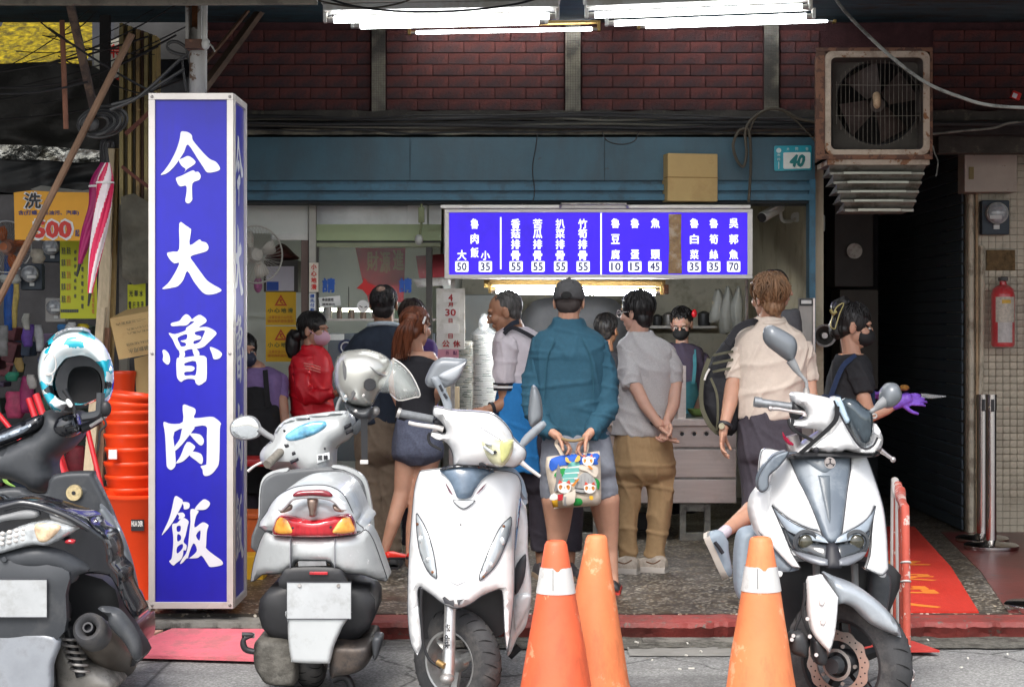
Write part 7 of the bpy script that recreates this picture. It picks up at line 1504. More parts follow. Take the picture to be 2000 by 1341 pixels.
# ================================================================ cones and barricade
cone_o=painted('cone_orange',(0.78,0.14,0.055),(0.8,0.3,0.16),0.6,7,0.5,(0.22,0.05,0.03),0.5,0.6,(1.5,1.5,0.5),0.15,gscale=5)
cone_p=painted('cone_faded_orange',(0.82,0.24,0.09),(0.82,0.38,0.2),0.58,6,0.55,(0.3,0.08,0.04),0.5,0.55,(1.5,1.5,0.5),0.15,gscale=6)
band=mat('worn_white_band',(0.6,0.59,0.57),0.35,var=0.05,dirt=(0.35,0.34,0.32),dscale=14,damt=0.6,dth=0.55)
def cone(label,u,v,d,m,bandrange=None,lean=0.0):
 b=Vector((X(u,d),d,0));zt=Z(v,d);t=thing('traffic_cone',label,'traffic cone',b,'orange traffic cones in front of the kerb')
 M=Matrix.Rotation(lean,3,'Y');rt=0.042;rb=0.155
 rad=lambda z:rb+(rt-rb)*(z-0.03)/(zt-0.03)
 MB().box(b+Vector((0,0,0.016)),(0.38,0.38,0.032),Matrix.Rotation(0.25,3,'Z'),0.012).build('base',m,t)
 pr=[(rb+0.02,0.03),(rb,0.05)]+[(rad(z),z)for z in np.linspace(0.08,zt-0.015,14)]+[(rt-0.004,zt-0.003),(rt-0.01,zt),(rt-0.013,zt-0.02)]
 me=MB().lathe(pr,b,40,M,caps=False)
 for p in me.v:p.x+=0.004*mnoise.noise(p*5+Vector((u,0,0)))
 me.build('cone_body',m,t,smooth=60)
 if bandrange:
  za_,zb_=Z(bandrange[1],d),Z(bandrange[0],d);N_=48;rings=[]
  for j in range(9):
   f=j/8;r_=[]
   for i in range(N_):
    a=2*PI*i/N_;z=za_+(zb_-za_)*f
    if f>0.9:z-=0.018*max(0,1-abs((a-1.5*PI-0.06))*4)+0.003*mnoise.noise(Vector((i*0.9,u,0)))
    p=b+M@Vector(((rad(z)+0.003)*math.cos(a),(rad(z)+0.003)*math.sin(a),z));p.x+=0.004*mnoise.noise((b+M@Vector((rad(z)*math.cos(a),rad(z)*math.sin(a),z)))*5+Vector((u,0,0)));r_.append(p)
   rings.append(r_)
  MB().loft(rings,caps=False).build('reflective_band',band,t,smooth=70)
  tubep('band_seam',[(u-6+mnoise.noise(Vector((k,u,0)))*3,bandrange[0]+6+k*(bandrange[1]-bandrange[0]-8)/8)for k in range(9)],d-0.107,0.0018,mat('seam_grime',(0.12,0.12,0.12),0.9),t,n=5,ds=[-0.0027*k for k in range(9)])
cone('orange cone with a cracked white band, left of the pair',1086,1055,7.27,cone_o,(1106,1156),0.0)
cone('taller faded orange cone without a band, right of the pair',1158,1044,7.6,cone_p,None,0.02)
cone('orange cone with a peeling white band in front of the right white scooter',1486,1048,6.95,cone_p,(1104,1152),0.0)
rb_=painted('peeling_red_pipe',(0.5,0.09,0.06),(0.62,0.5,0.45),0.56,16,0.45,(0.2,0.07,0.05),0.5,0.6,(1,1,1),0.3)
for i,(u,v,dd)in enumerate(((1767,984,7.45),(1761,972,7.75),(1755,962,8.05))):
 t=thing('barricade',['nearest rusty red pipe barricade frame beside the right scooter','middle rusty pipe barricade frame in the nested row','farthest pipe barricade frame in the nested row'][i],'barricade',P(u,1380,dd),'nested red pipe barricades')
 MB().tube([P(u+4,1400,dd),P(u+3,1200,dd),P(u+1,v+24,dd),P(u-1,v+6,dd+0.03),P(u-4,v,dd+0.1)]+[Vector((X(u-6,dd+0.3+0.1*k),dd+0.3+0.1*k,Z(v,dd)))for k in range(3)]+[Vector((X(u-8,dd+0.62),dd+0.62,Z(v,dd)-0.06)),Vector((X(u-10,dd+0.64),dd+0.64,0.1))],0.0175,14,3).build('frame',rb_ if i<2 else alu,t)
 if i==0:
  for v2 in(1098,1135,1262):MB().tube([P(u+2+9*math.cos(a),v2+3*math.sin(a),dd)+Vector((0,0.02*math.sin(a),0))for a in[2*PI*j/10 for j in range(10)]],0.004,5,2,True).build('tied_wire',alu,t)
t=thing('chain','steel chain looped round the foot of the barricade','chain',P(1765,1341,7.4))
for i,(u,v,a)in enumerate(((1752,1316,0.1),(1761,1310,1.2),(1771,1306,0.1),(1780,1308,0.9),(1781,1320,1.6),(1776,1331,2.2),(1770,1340,1.4),(1754,1328,1.7),(1753,1340,1.5))):
 e=Vector((math.cos(a),0,-math.sin(a)));s_=Vector((math.sin(a)*0.6,0.8 if i%2 else 0.2,math.cos(a)*(0.3 if i%2 else 1.0))).normalized();c=P(u,v,7.38)
 MB().tube([c+e*0.018*math.cos(b)+s_*0.011*math.sin(b)for b in[2*PI*j/12 for j in range(12)]],0.0035,6,2,True).build('link',steel,t)
 # ================================================================ people
skin_a=mat('skin_warm',(0.46,0.25,0.17),0.5,var=0.08,scale=14,sub=0.25);skin_b=mat('skin_tan',(0.34,0.17,0.1),0.5,var=0.1,scale=14,sub=0.25);skin_c=mat('skin_light',(0.56,0.33,0.25),0.5,var=0.07,scale=14,sub=0.25)
def cloth(name,c,v=0.1,r=0.85,s=40,b=0.25):return mat(name,c,r,var=v,scale=s,bump=b,bscale=220)
hair_k=mat('black_hair',(0.012,0.01,0.01),0.42,var=0.5,scale=60,stretch=(1,1,0.1));hair_g=mat('greying_hair',(0.06,0.055,0.052),0.55,var=0.7,scale=90,stretch=(1,1,0.15))
hair_b=mat('blond_brown_hair',(0.19,0.1,0.05),0.5,var=0.6,scale=30,stretch=(1,1,0.15));hair_r=mat('reddish_hair',(0.13,0.038,0.015),0.4,var=0.5,scale=50,stretch=(1,1,0.08))
RX,RZ=lambda a:Matrix.Rotation(a,3,'X'),lambda a:Matrix.Rotation(a,3,'Z')
def frame(yaw,pitch=0,roll=0):return RZ(PI+R(yaw))@RX(-R(pitch))@Matrix.Rotation(R(roll),3,'Y')
# head frame: x to the side, +y towards the face, z up; yaw 0 faces the road, 90 faces right, -90 left
def head(mb,c,M,s=1.0,neck=None,male=True):
 E=lambda p,r,rot=None:mb.ell(c+M@(Vector(p)*s),[x*s for x in r],M if rot is None else M@rot,20,14)
 E((0,-0.012,0.028),(0.073,0.09,0.085));E((0,0.02,-0.04),(0.057,0.06,0.062));E((0,0.05,-0.082),(0.028,0.026,0.024));E((0,0.035,-0.062),(0.047,0.042,0.032))
 E((0,0.088,-0.012),(0.012,0.016,0.028));E((0,0.1,-0.026),(0.014,0.013,0.011));E((0,0.07,0.03),(0.05,0.018,0.016));E((0,0.078,-0.053),(0.021,0.012,0.007));E((0,0.076,-0.064),(0.018,0.011,0.007))
 for sg in(1,-1):E((sg*0.034,0.055,-0.02),(0.026,0.03,0.028));E((sg*0.076,-0.01,-0.008),(0.008,0.021,0.033),RZ(sg*0.35));E((sg*0.079,-0.016,0.01),(0.007,0.014,0.014))
 a=c+M@Vector((0,-0.022,-0.05))*s;b=neck or c+Vector((0,0.02,-0.2));r=0.056 if male else 0.045
 mb.cap(a,b,r*s,r*1.1*s)
def eyes(c,M,s,t,par):
 for sg in(1,-1):
  e=MB().ell(c+M@(Vector((sg*0.031,0.079,0.004))*s),[0.013*s,0.008*s,0.006*s],M,14,8).build('eye',mat('eye_white',(0.6,0.58,0.55),0.2),par)
  MB().ell(c+M@(Vector((sg*0.031,0.0845,0.004))*s),[0.0055*s,0.004*s,0.0055*s],M,12,8).build('iris',blk,e)
  MB().ell(c+M@(Vector((sg*0.033,0.085,0.024))*s),[0.017*s,0.006*s,0.0035*s],M,12,6).build('eyebrow',hair_k,par)
def hair(c,M,m,par,s=1.0,size=(0.083,0.098,0.092),off=(0,-0.02,0.036),nape=True,strands=220,length=(0.5,1.75),face=0.75,amp=0.004,th=0.0035,mess=0.15,seed=0,low=0.0,name='hair'):
 random.seed(seed);mb=MB();o=c+M@(Vector(off)*s)
 mb.ell(o,[x*s for x in size],M,26,18)
 if nape:mb.ell(c+M@(Vector((0,-0.052,-0.02-low))*s),[0.068*s,0.046*s,(0.055+low)*s],M,20,14)
 me=remesh(mb,0.006,2,lambda p,n:amp*(mnoise.noise(Vector((p.x*90,p.y*90,p.z*14))))+amp*0.8*mnoise.noise(p*22))
 mb=mesh_to_mb(me)
 for k in range(strands):
  az=random.uniform(0,2*PI);fy=math.sin(az)
  t0=random.uniform(0.05,0.9);t1=t0+random.uniform(*length)*(0.5 if fy>face else 1.0)
  t1=min(t1,1.35 if fy>0.35 else 2.25);pts=[];w=random.uniform(-mess,mess);up=random.uniform(0.2,1.0)*amp*2
  if t1-t0<0.25:continue
  for i in range(7):
   f=i/6;th_=t0+(t1-t0)*f;a2=az+w*f+0.1*math.sin(k+f*5)
   q=Vector((size[0]*math.sin(th_)*math.cos(a2),size[1]*math.sin(th_)*math.sin(a2),size[2]*math.cos(th_)))*s
   if th_>1.57 and nape:q.z=size[2]*math.cos(th_)*s*1.0
   pts.append(o+M@(q*(1.0+up*8*math.sin(PI*f)+0.02)))
  mb.tube(pts,[th*s,th*s,th*0.3*s],4)
 return mb.build(name,m,par,smooth=180)
def hand(mb,w,d_,nrm,thumb=1,curl=0.5,s=1.0,spread=0.12):
 """palm from the wrist w along d_, palm side nrm; four bent fingers of unequal length and a thumb at the side"""
 d_=Vector(d_).normalized();nrm=Vector(nrm);nrm=(nrm-d_*nrm.dot(d_)).normalized();x=d_.cross(nrm)*thumb
 m=Matrix((x,nrm,d_)).transposed()
 mb.ell(w+d_*0.045*s,(0.04*s,0.015*s,0.052*s),m,16,12);mb.cap(w-d_*0.02,w+d_*0.02*s,0.024*s,0.024*s)
 for i,(o,l)in enumerate(((0.028,0.072),(0.009,0.08),(-0.01,0.075),(-0.028,0.06))):
  p=w+d_*(0.086-0.006*abs(i-1))*s+x*o*s;e=(d_+x*(1.5-i)*spread*0.5).normalized();a=0.0
  for j,f in enumerate((0.45,0.32,0.23)):
   a+=curl*(0.5,0.9,0.6)[j];e2=(e*math.cos(a)+nrm*math.sin(a));q=p+e2*l*f*s;mb.cap(p,q,(0.0095-0.0012*j)*s,(0.0088-0.0012*j)*s);p=q
 p=w+d_*0.025*s+x*0.03*s
 for j,l in enumerate((0.04,0.03,0.024)):
  e2=(d_*(0.75+0.1*j)+x*(0.65-0.25*j)+nrm*(0.3+curl*0.3*j)).normalized();q=p+e2*l*s;mb.cap(p,q,(0.012-0.0015*j)*s,(0.011-0.0015*j)*s);p=q
def limb(mb,d,pts,flat=False):
 """pts: (u, v, depth offset, radius in pixels)"""
 k=sc_(d);q=[(P(p[0],p[1],d+p[2]),p[3]/k)for p in pts]
 for i,((a,ra),(b,rb))in enumerate(zip(q,q[1:])):
  mb.ell(a,ra,nu=14,nv=10).cyl(a,b,ra,rb,16)
  if i<len(q)-2 or not flat:mb.ell(b,rb,nu=14,nv=10)
 return q
def torso(mb,d,rings,cap_=True):
 k=sc_(d);V=crv([Vector((r[0],r[1],r[2]))for r in rings],4);D=crv([Vector((r[3],r[4]if len(r)>4 else 0,0))for r in rings],4);out=[]
 for p,q in zip(V,D):
  out.append([P(p.x,p.y,d+q.y)+Vector((p.z/k*math.copysign(abs(math.cos(a))**0.85,math.cos(a)),q.x*math.copysign(abs(math.sin(a))**0.85,math.sin(a)),0))for a in[2*PI*j/28 for j in range(28)]])
 return mb.loft(out)
def folds(a=0.006,sx=7,sz=5,seed=0,b=0.5,tilt=0.6):
 rg=lambda v:max(0.0,1-abs(v)*4.5)**1.4
 def f(p,n):
  q1=Vector((p.x*8+p.z*tilt*5+seed,p.y*8,p.z*2.0-seed));q2=Vector((p.x*2.6+seed*2,p.y*3,p.z*(6+sz*0.6)+p.x*4*tilt))
  return a*(1.1*rg(mnoise.noise(q1))+1.0*b*rg(mnoise.noise(q2))*1.4+0.9*mnoise.noise(q1*0.7+Vector((3,1,7))))-a*0.4+0.0008*mnoise.noise(p*60)
 return f
def wear(name,d,m,par,tor=None,limbs=(),vox=0.0085,fold=None,sm=3):
 mb=MB()
 if tor:
  if limbs and('trousers' in name or 'shorts' in name):l=tor[-1];tor=list(tor)+[(l[0],l[1]+16,l[2]*0.94,l[3]*0.82),(l[0],l[1]+30,l[2]*0.6,l[3]*0.5)]
  torso(mb,d,tor)
 F=fold or folds()
 if 'trousers' in name or 'shorts' in name or not tor:
  for l in limbs:limb(mb,d,l,True)
  return lk(name,remesh(mb,vox,sm,F),m,par)
 out=mesh_to_mb(remesh(mb,vox,sm,F))
 for l in limbs:g=MB();limb(g,d,l,True);mesh_to_mb(remesh(g,vox,sm,lambda p,n:1.25*F(p*1.25,n)),out)
 o=out.build(name,m,par,smooth=180);return o
def lk(name,me,m,par):
 for v in me.vertices:v.co-=_wl[par]
 return link(name,me,m,par,180,_wl[par],False)
def body(d,par,m,c,M,s=1.0,coarse=(),fine=(),neck=None,male=True,chest=None):
 """one skin: coarse limbs and torso, finer head and hands"""
 mb=MB()
 if chest:torso(mb,d,chest)
 nk=neck or c+Vector((0,0.02,-0.2))
 for l in coarse:limb(mb,d,l);mb.cyl(nk+Vector((0,0.03,-0.06)),P(l[0][0],l[0][1],d+l[0][2]),0.03,0.03,8)
 if coarse or chest:mb.ell(nk,0.045)
 out=mesh_to_mb(remesh(mb,0.008,3))if mb.v else MB()
 f=MB();head(f,c,M,s,neck,male)
 mesh_to_mb(remesh(f,0.0042,2),out)
 for h in fine:g=MB();hand(g,*h[:3],**h[3]);mesh_to_mb(remesh(g,0.0036,1),out)
 return out.build('body',m,par,smooth=180)
def shoe(name,p,direc,m,msole,par,l=0.27,w=0.095,h=0.075,tip=0.0,up=(0,0,1)):
 """p = heel bottom; direc = where the toe points"""
 y=Vector(direc).normalized();z=Vector(up);z=(z-y*z.dot(y)).normalized();x=y.cross(z)
 prof=((0.0,.33,.75),(.08,.4,.95),(.3,.38,1.0),(.5,.42,.78),(.75,.5,.6),(.92,.42,.48),(1.0,.2,.35));A,S_l=[],[]
 for f,ww,hh in prof:
  o=p+y*(l*f);A.append([o+x*(w*ww*math.cos(a))+z*(h*0.22+h*hh*max(0,math.sin(a)))for a in[2*PI*j/20 for j in range(20)]])
  S_l.append([o+x*(w*(ww+0.04)*math.cos(a))+z*(h*0.2+h*0.2*math.copysign(1,math.sin(a))*min(1,abs(math.sin(a))*3))for a in[2*PI*j/20+0.01 for j in range(20)]])
 u=MB().loft(A).build(name,m,par,smooth=70);MB().loft(S_l).build('sole',msole,u,smooth=50);return u
def strip_on(name,pts,d,w_px,m,par,th=0.006,n=4):
 k=sc_(d);w=w_px/k/2;V=crv([P(a,b,d+c_)for a,b,c_ in pts],n);rings=[]
 for i,p in enumerate(V):
  t_=(V[min(i+1,len(V)-1)]-V[max(i-1,0)]).normalized();s_=Vector((t_.z,0,-t_.x)).normalized()*w
  rings.append([p-s_,p-s_*0.9-Vector((0,th,0)),p+s_*0.9-Vector((0,th,0)),p+s_,p+Vector((0,th,0))])
 return MB().loft(rings).build(name,m,par)
def wrist_band(a,b,r,m,par,name='watch',face=None):
 a,b=Vector(a),Vector(b);q=(b-a).to_track_quat('Z','Y').to_matrix();o=MB().lathe([(r,-0.009),(r+0.004,-0.009),(r+0.005,0.009),(r,0.009)],(a+b)/2,24,q).build(name,m,par)
 if face:c=(a+b)/2+Vector(face)*(r+0.004);f=Vector(face);MB().cyl(c,c+f*0.008,0.017,n=20).build('dial',mat('watch_dial',(0.55,0.5,0.35),0.3,metal=0.5),o)
 return o
def person(label,u,d):return thing('person',label,'person',(X(u,d),d,GZ),'people waiting and working at the food shop')
def mask_(c,M,m,par,s=1.0,drop=0.0):
 mb=MB().ell(c+M@(Vector((0,0.056,-0.042-drop))*s),[0.061*s,0.064*s,0.054*s],M,22,14)
 q=MB();q.v,q.f=[v+(M@Vector((0,0,0.003)))*math.sin(((v-c).dot(M@Vector((0,0,1))))*380)for v in mb.v],mb.f
 o=q.build('face_mask',m,par,smooth=180)
 for sg in(1,-1):MB().tube([c+M@(Vector((sg*0.05,0.05,-0.028-drop))*s),c+M@(Vector((sg*0.072,0.02,-0.012))*s),c+M@(Vector((sg*0.083,-0.02,0.012))*s)],0.0022,5,3).build('ear_loop',m,o)
 return o
 # --- man in the teal sweatshirt, back to the road
d=10.0;t=person('man in teal sweatshirt, grey cap and shorts holding a tote bag behind his back',1125,d)
c=P(1112,590,d);M=frame(170,8)
teal_c=cloth('teal_fleece',(0.016,0.07,0.11),0.1)
hw=lambda u,v,dd=0.0:P(u,v,d+dd)
body(d,t,skin_a,c,M,1.0,coarse=[[(1090,975,0,33),(1090,1030,0.02,24),(1086,1075,0.02,16),(1085,1128,0.0,12),(1084,1145,-0.08,13)],[(1180,975,0,31),(1187,1030,0.02,22),(1192,1075,0.02,15),(1196,1125,0,12),(1196,1143,-0.02,13)]],
fine=[(hw(1084,848,-0.19),(0.75,-0.2,-0.55),(0.3,-0.2,-0.9),dict(thumb=-1,curl=0.85)),(hw(1150,848,-0.19),(-0.6,-0.2,-0.65),(-0.3,-0.2,-0.9),dict(thumb=1,curl=0.85))])
hair(c,M,mat('cropped_hair',(0.03,0.022,0.02),0.7),t,size=(0.077,0.092,0.085),off=(0,-0.016,0.02),strands=0,amp=0.002)
wear('sweatshirt',d,teal_c,t,[(1110,622,30,.075),(1110,640,36,.085),(1110,655,62,.1),(1110,680,76,.13),(1110,720,76,.14),(1112,780,70,.14),(1118,830,68,.135),(1125,852,67,.13),(1125,858,64,.12)],
[[(1062,680,0,29),(1046,740,-0.01,27),(1045,795,-0.05,25),(1062,832,-0.12,20),(1080,848,-0.18,15)],[(1160,680,0,29),(1182,740,-0.01,25),(1184,795,-0.05,24),(1166,830,-0.12,20),(1154,848,-0.18,15)]],fold=folds(0.0065,6,10,3,0.8,0.3))
for a,b in((((1084,660),(1068,705),(1062,780)),-0.13),(((1136,660),(1155,705),(1160,780)),-0.13)):strip_on('raglan_seam',[(p[0],p[1],b+(0.0 if p[1]<700 else-0.004))for p in a],d,1.3,mat('teal_seam',(0.015,0.07,0.1),0.9),t,0.004)
wear('shorts',d,cloth('grey_shorts',(0.2,0.215,0.25),0.08),t,[(1125,840,64,.125),(1127,880,71,.14),(1130,915,74,.145)],[[(1095,905,0,37),(1089,950,0,35),(1088,975,0,32)],[(1164,905,0,37),(1172,950,0,35),(1177,972,0,33)]],fold=folds(0.006,7,4,8))
cap_m=cloth('charcoal_cap',(0.06,0.06,0.062),0.15);e=lambda a,b,c_:c+M@Vector((a,b,c_))
cp=MB().ell(e(0,-0.018,0.035),(0.086,0.102,0.092),M,28,18);cp2=MB();cp2.add([v for v in cp.v],[f for f in cp.f if(M.transposed()@(sum((cp.v[i]for i in f),Vector())/len(f)-c)).z>0.004]);cpo=cp2.build('cap',cap_m,t,smooth=180);sol=cpo.modifiers.new('s','SOLIDIFY');sol.thickness=0.006
MB().ell(e(0,0.115,0.012),(0.07,0.075,0.01),M,24,8).build('brim',cap_m,cpo)
MB().tube([e(0.034*math.cos(a),-0.124+0.012*abs(math.cos(a)),0.012+0.03*math.sin(a))for a in[PI*j/10 for j in range(11)]],0.005,6).build('cap_opening_edge',cap_m,cpo);MB().ell(e(0,-0.116,0.02),(0.03,0.008,0.022),M).build('cap_opening',mat('cap_shade',(0.01,0.01,0.01),0.9),cpo);MB().ell(e(0,-0.018,0.128),0.008).build('cap_button',cap_m,cpo)
for a,b in(((-0.03,-0.085,0.095),0),((0.03,-0.085,0.095),0)):MB().ell(e(*a),0.005).build('eyelet',blk,cpo)
blkshoe=mat('black_sandal',(0.02,0.02,0.022),0.5);rsole=mat('red_sole',(0.4,0.03,0.02),0.6)
for u,v,q in((1084,1158,-0.12),(1196,1156,-0.1)):shoe('sandal',Vector((X(u,d),d-0.1,GZ)),(0.05 if u>1100 else-0.05,1,0),blkshoe,rsole,t,h=0.06)
# tote bag held behind him
t=thing('tote_bag','cream canvas tote bag printed with cats, a castle, a tower and a dome','tote bag',P(1120,995,9.78));bd=9.78
canvas=cloth('cream_canvas',(0.6,0.52,0.42),0.06)
ob_=pan('bag',[(1068,893,1),(1090,890),(1125,886),(1171,882,1),(1173,905),(1174,950),(1172,983),(1150,988),(1120,990),(1082,993,1),(1074,960),(1066,915)],bd,canvas,t,bulge=0.045,edge=26,thick=0.06,sub=3)
for a in(((1100,892,0),(1093,878,0.02),(1086,866,0.03),(1092,858,0)),((1142,888,0),(1147,872,0.02),(1144,860,0.02),(1138,856,0))):strip_on('strap',a,bd-0.02,7,canvas,t,0.004)
tubep('handle_roll',[(1096,856),(1112,860),(1125,860),(1140,856)],bd-0.04,0.008,mat('strap_brown',(0.25,0.17,0.08),0.8),t)
zt=zm(1060,870,10.32);pm=lambda n_,c_:mat('print_'+n_,c_,0.7,var=0.05)
off=lambda u,v:-0.045*math.sqrt(max(0,1-(1-min(1,min(u-1066,1173-u,v-886,990-v)/26))**2))if 1066<u<1173 and 886<v<990 else 0.0
_k=[0]
def pr(n_,col,*pts,sub=2):_k[0]+=1;k=0.003+_k[0]*0.0004;return pan('print_'+n_,zt(*pts),bd,pm(n_,col),t,bulge=0,thick=0.0015,warp=lambda u,v:off(u,v)-k,sub=sub,step=3)
bl,tq2,gn,og,wh_,gy,bk2=(0.02,0.1,0.45),(0.15,0.45,0.4),(0.02,0.3,0.06),(0.6,0.22,0.03),(0.75,0.72,0.68),(0.35,0.35,0.34),(0.03,0.03,0.03)
pr('sky',bl,(170,250),(360,190),(620,165),(1100,150),(1130,240),(1090,300),(1100,370),(760,360),(450,380),(330,400),(190,500),(130,420),(130,350))
pr('hill',gn,(340,450),(460,450),(400,600),(250,610),(230,560));pr('hill',gn,(1040,640),(1130,690),(1150,780),(1120,880),(1080,800));pr('hill',gn,(650,1045),(760,1050),(800,1120),(760,1190),(620,1195))
for i,(x0,x1,y0)in enumerate(((500,740,320),(430,730,440),(390,700,550),(390,640,650))):pr('castle_roof',tq2,(x0+30,y0),(x1-10,y0-15),(x1,y0+75),(x0-10,y0+95),sub=1);pr('castle_wall',wh_,(x0+10,y0+95),(x1,y0+70),(x1,y0+105),(x0+10,y0+130),sub=1)
pr('tower',(0.2,0.2,0.2),(310,350,1),(345,430),(350,530),(380,560),(370,700),(300,890),(215,905),(265,700),(265,550),(285,430),sub=1)
pr('dome',gy,(660,760),(700,640),(780,550),(860,520),(950,560),(1030,640),(1080,760),(1060,860),(850,920),(660,900));pr('dome_band',bk2,(660,830),(850,850),(850,870),(660,850));pr('dome_band',bk2,(650,900),(850,940),(850,960),(650,920))
for i in range(5):pr('dome_rib',(0.2,0.2,0.2),(700+i*70,640-40*(i%3)),(706+i*70,640-40*(i%3)),(690+i*76,820),(684+i*76,820),sub=1)
def cat(x,y,s,glasses=0):
 pr('cat_head',wh_,(x-120*s,y),(x-100*s,y-70*s),(x,y-90*s),(x+100*s,y-70*s),(x+120*s,y),(x+90*s,y+80*s),(x,y+110*s),(x-90*s,y+80*s))
 for g in(-1,1):pr('cat_ear',(0.6,0.08,0.05),(x+g*110*s,y-50*s,1),(x+g*85*s,y-130*s,1),(x+g*30*s,y-75*s,1),sub=1);pr('cat_patch',og,(x+g*30*s,y-10*s),(x+g*70*s,y-40*s),(x+g*100*s,y),(x+g*70*s,y+50*s));pr('cat_eye',bk2,(x+g*45*s,y-10*s),(x+g*60*s,y-20*s),(x+g*70*s,y-8*s),(x+g*58*s,y+2*s))
 pr('cat_nose',bk2,(x-12*s,y+5*s),(x+12*s,y+5*s),(x,y+18*s),sub=1)
pr('cat_body',(0.68,0.6,0.5),(730,400),(860,390),(1000,380),(1110,430),(1090,600),(1010,600),(880,500),(740,460));cat(905,285,0.95);cat(430,810,1.15);cat(940,830,1.0)
pr('cat_body',wh_,(420,960),(580,900),(650,850),(640,1100),(580,1150),(500,1200),(400,1180));pr('red_block',(0.5,0.02,0.03),(295,960),(400,950),(400,1070),(300,1080),sub=1);pr('beer',(0.7,0.38,0.02),(170,1080),(290,1060),(310,1210),(210,1240),sub=1);pr('foam',wh_,(140,1000),(220,930),(290,980),(280,1060),(150,1070))
pr('check',gy,(410,1000),(470,1000),(480,1190),(410,1190),sub=1);pr('stick',og,(570,770),(700,640),(735,650),(610,800),sub=1);pr('golden_fish',(0.55,0.35,0.06),(450,220),(500,230),(530,290),(570,300),(540,330),(460,300));pr('golden_fish',(0.55,0.35,0.06),(700,180),(745,200),(740,280),(640,310),(640,280));pr('sausage',og,(890,390),(930,375),(1000,440),(970,460));pr('bell',(0.7,0.4,0.03),(930,990),(1000,990),(1000,1060),(940,1060))
# --- young man in a grey tee and khaki trousers
d=10.85;t=person('young man in a pale grey tee and khaki trousers, hands clasped behind him',1260,d)
c=P(1243,611,d);M=frame(-125,5)
body(d,t,skin_c,c,M,1.0,coarse=[[(1238,748,-0.13,14),(1260,792,-0.17,12),(1287,828,-0.19,9)],[(1320,745,-0.05,13),(1316,790,-0.1,12),(1303,822,-0.17,9)]],
fine=[(P(1288,828,d-0.17),(0.5,-0.2,-0.8),(0.6,-0.2,0),dict(thumb=1,curl=0.5)),(P(1303,822,d-0.19),(-0.15,-0.2,-1),(-0.6,-0.5,0),dict(thumb=-1,curl=0.9))])
eyes(c,M,1.0,t,t);hair(c,M,hair_k,t,size=(0.088,0.103,0.096),strands=200,seed=2,low=0.012,mess=0.1)
MB().tube([c+M@Vector((-0.06,0.098,0.005)),c+M@Vector((-0.078,0.06,0.006)),c+M@Vector((-0.084,0.0,0.008))],0.002,5,2).build('glasses_arm',alu,t);MB().tube([c+M@Vector((-0.032+0.026*math.cos(a),0.1,0.002+0.02*math.sin(a)))for a in[2*PI*j/14 for j in range(14)]],0.0022,5,closed=True).build('glasses_rim',steel,t)
wear('tee_shirt',d,cloth('pale_grey_marl',(0.46,0.44,0.44),0.12,s=160),t,[(1252,646,24,.065),(1252,654,30,.08),(1258,668,50,.105),(1264,695,56,.125),(1264,740,54,.13),(1258,790,55,.13),(1252,835,56,.13),(1250,850,56,.125)],[[(1230,688,-0.01,22),(1231,725,-0.09,22),(1235,756,-0.13,21)],[(1300,690,-0.01,22),(1313,725,-0.04,19),(1319,750,-0.05,17)]],fold=folds(0.008,5,3,5,0.6,1.0))
wear('trousers',d,cloth('khaki_twill',(0.36,0.235,0.12),0.08),t,[(1254,845,50,.12),(1257,880,58,.14),(1258,915,60,.145)],[[(1231,905,0,30),(1228,970,0,24),(1226,1030,0,20),(1225,1090,0,18)],[(1286,905,0,31),(1290,970,0,25),(1284,1030,0,22),(1277,1088,0,20)]],fold=folds(0.009,6,5,9,0.7,0.5))
snk=mat('cream_sneaker',(0.36,0.31,0.26),0.7,var=0.35,scale=24);wsol=mat('white_sole',(0.48,0.44,0.4),0.6)
for u,y_ in((1244,0),(1300,0.05)):s_=shoe('sneaker',Vector((X(u,d),d-0.12+y_,GZ)),(-0.9,0.4,0),snk,wsol,t,h=0.085);tubep('side_stripe',[(u-10,1093),(u-24,1100),(u-38,1096)],d-0.2,0.004,mat('stripe_brown',(0.12,0.05,0.02),0.6),t)
wrist_band(P(1276,816,d-0.15),P(1284,824,d-0.16),0.031,blk,t)
# --- older man in a white polo and blue apron
d=10.6;t=person('older man with cropped grey hair in a pale polo and bright blue apron',1050,d)
c=P(984,610,d);M=frame(-90,18)
body(d,t,skin_b,c,M,1.0,coarse=[[(986,755,-0.1,15),(990,786,-0.1,14),(955,800,-0.14,10)],[(1058,1060,0,14),(1058,1098,0,11)],[(1112,1060,0,14),(1112,1098,0,11)]],neck=P(1008,650,d+0.02),fine=[(P(956,799,d-0.14),(-0.9,-0.2,-0.1),(0,0.3,-1),dict(thumb=1,curl=0.6))])
eyes(c,M,1.0,t,t);hair(c,M,hair_g,t,size=(0.077,0.092,0.088),off=(0,-0.03,0.032),strands=60,length=(0.3,0.6),amp=0.002,th=0.002)
wear('polo_shirt',d,cloth('pale_lilac_pique',(0.55,0.5,0.53),0.05),t,[(1004,640,24,.07),(1010,655,44,.1),(1016,680,54,.125),(1018,720,52,.13),(1020,780,46,.13),(1026,830,44,.13)],[[(992,682,-0.08,26),(986,725,-0.1,24),(986,748,-0.1,21)]],fold=folds(0.007,6,4,15))
for i,(v,m_)in enumerate(((749,blk),(755,wht),(760,blk))):MB().lathe([(0.066-i*0.001,-0.006),(0.068-i*0.001,0.006)],P(986,v,d-0.1),28,caps=False).build('cuff_stripe',m_,t)
strip_on('apron_strap',[(984,652,-0.1),(1000,640,-0.12),(1022,648,-0.13),(1050,664,-0.13)],d,8,cloth('black_webbing',(0.02,0.02,0.025)),t);strip_on('collar',[(985,646,-0.07),(1000,632,-0.09),(1014,628,-0.06)],d,9,cloth('navy_collar',(0.02,0.025,0.04)),t)
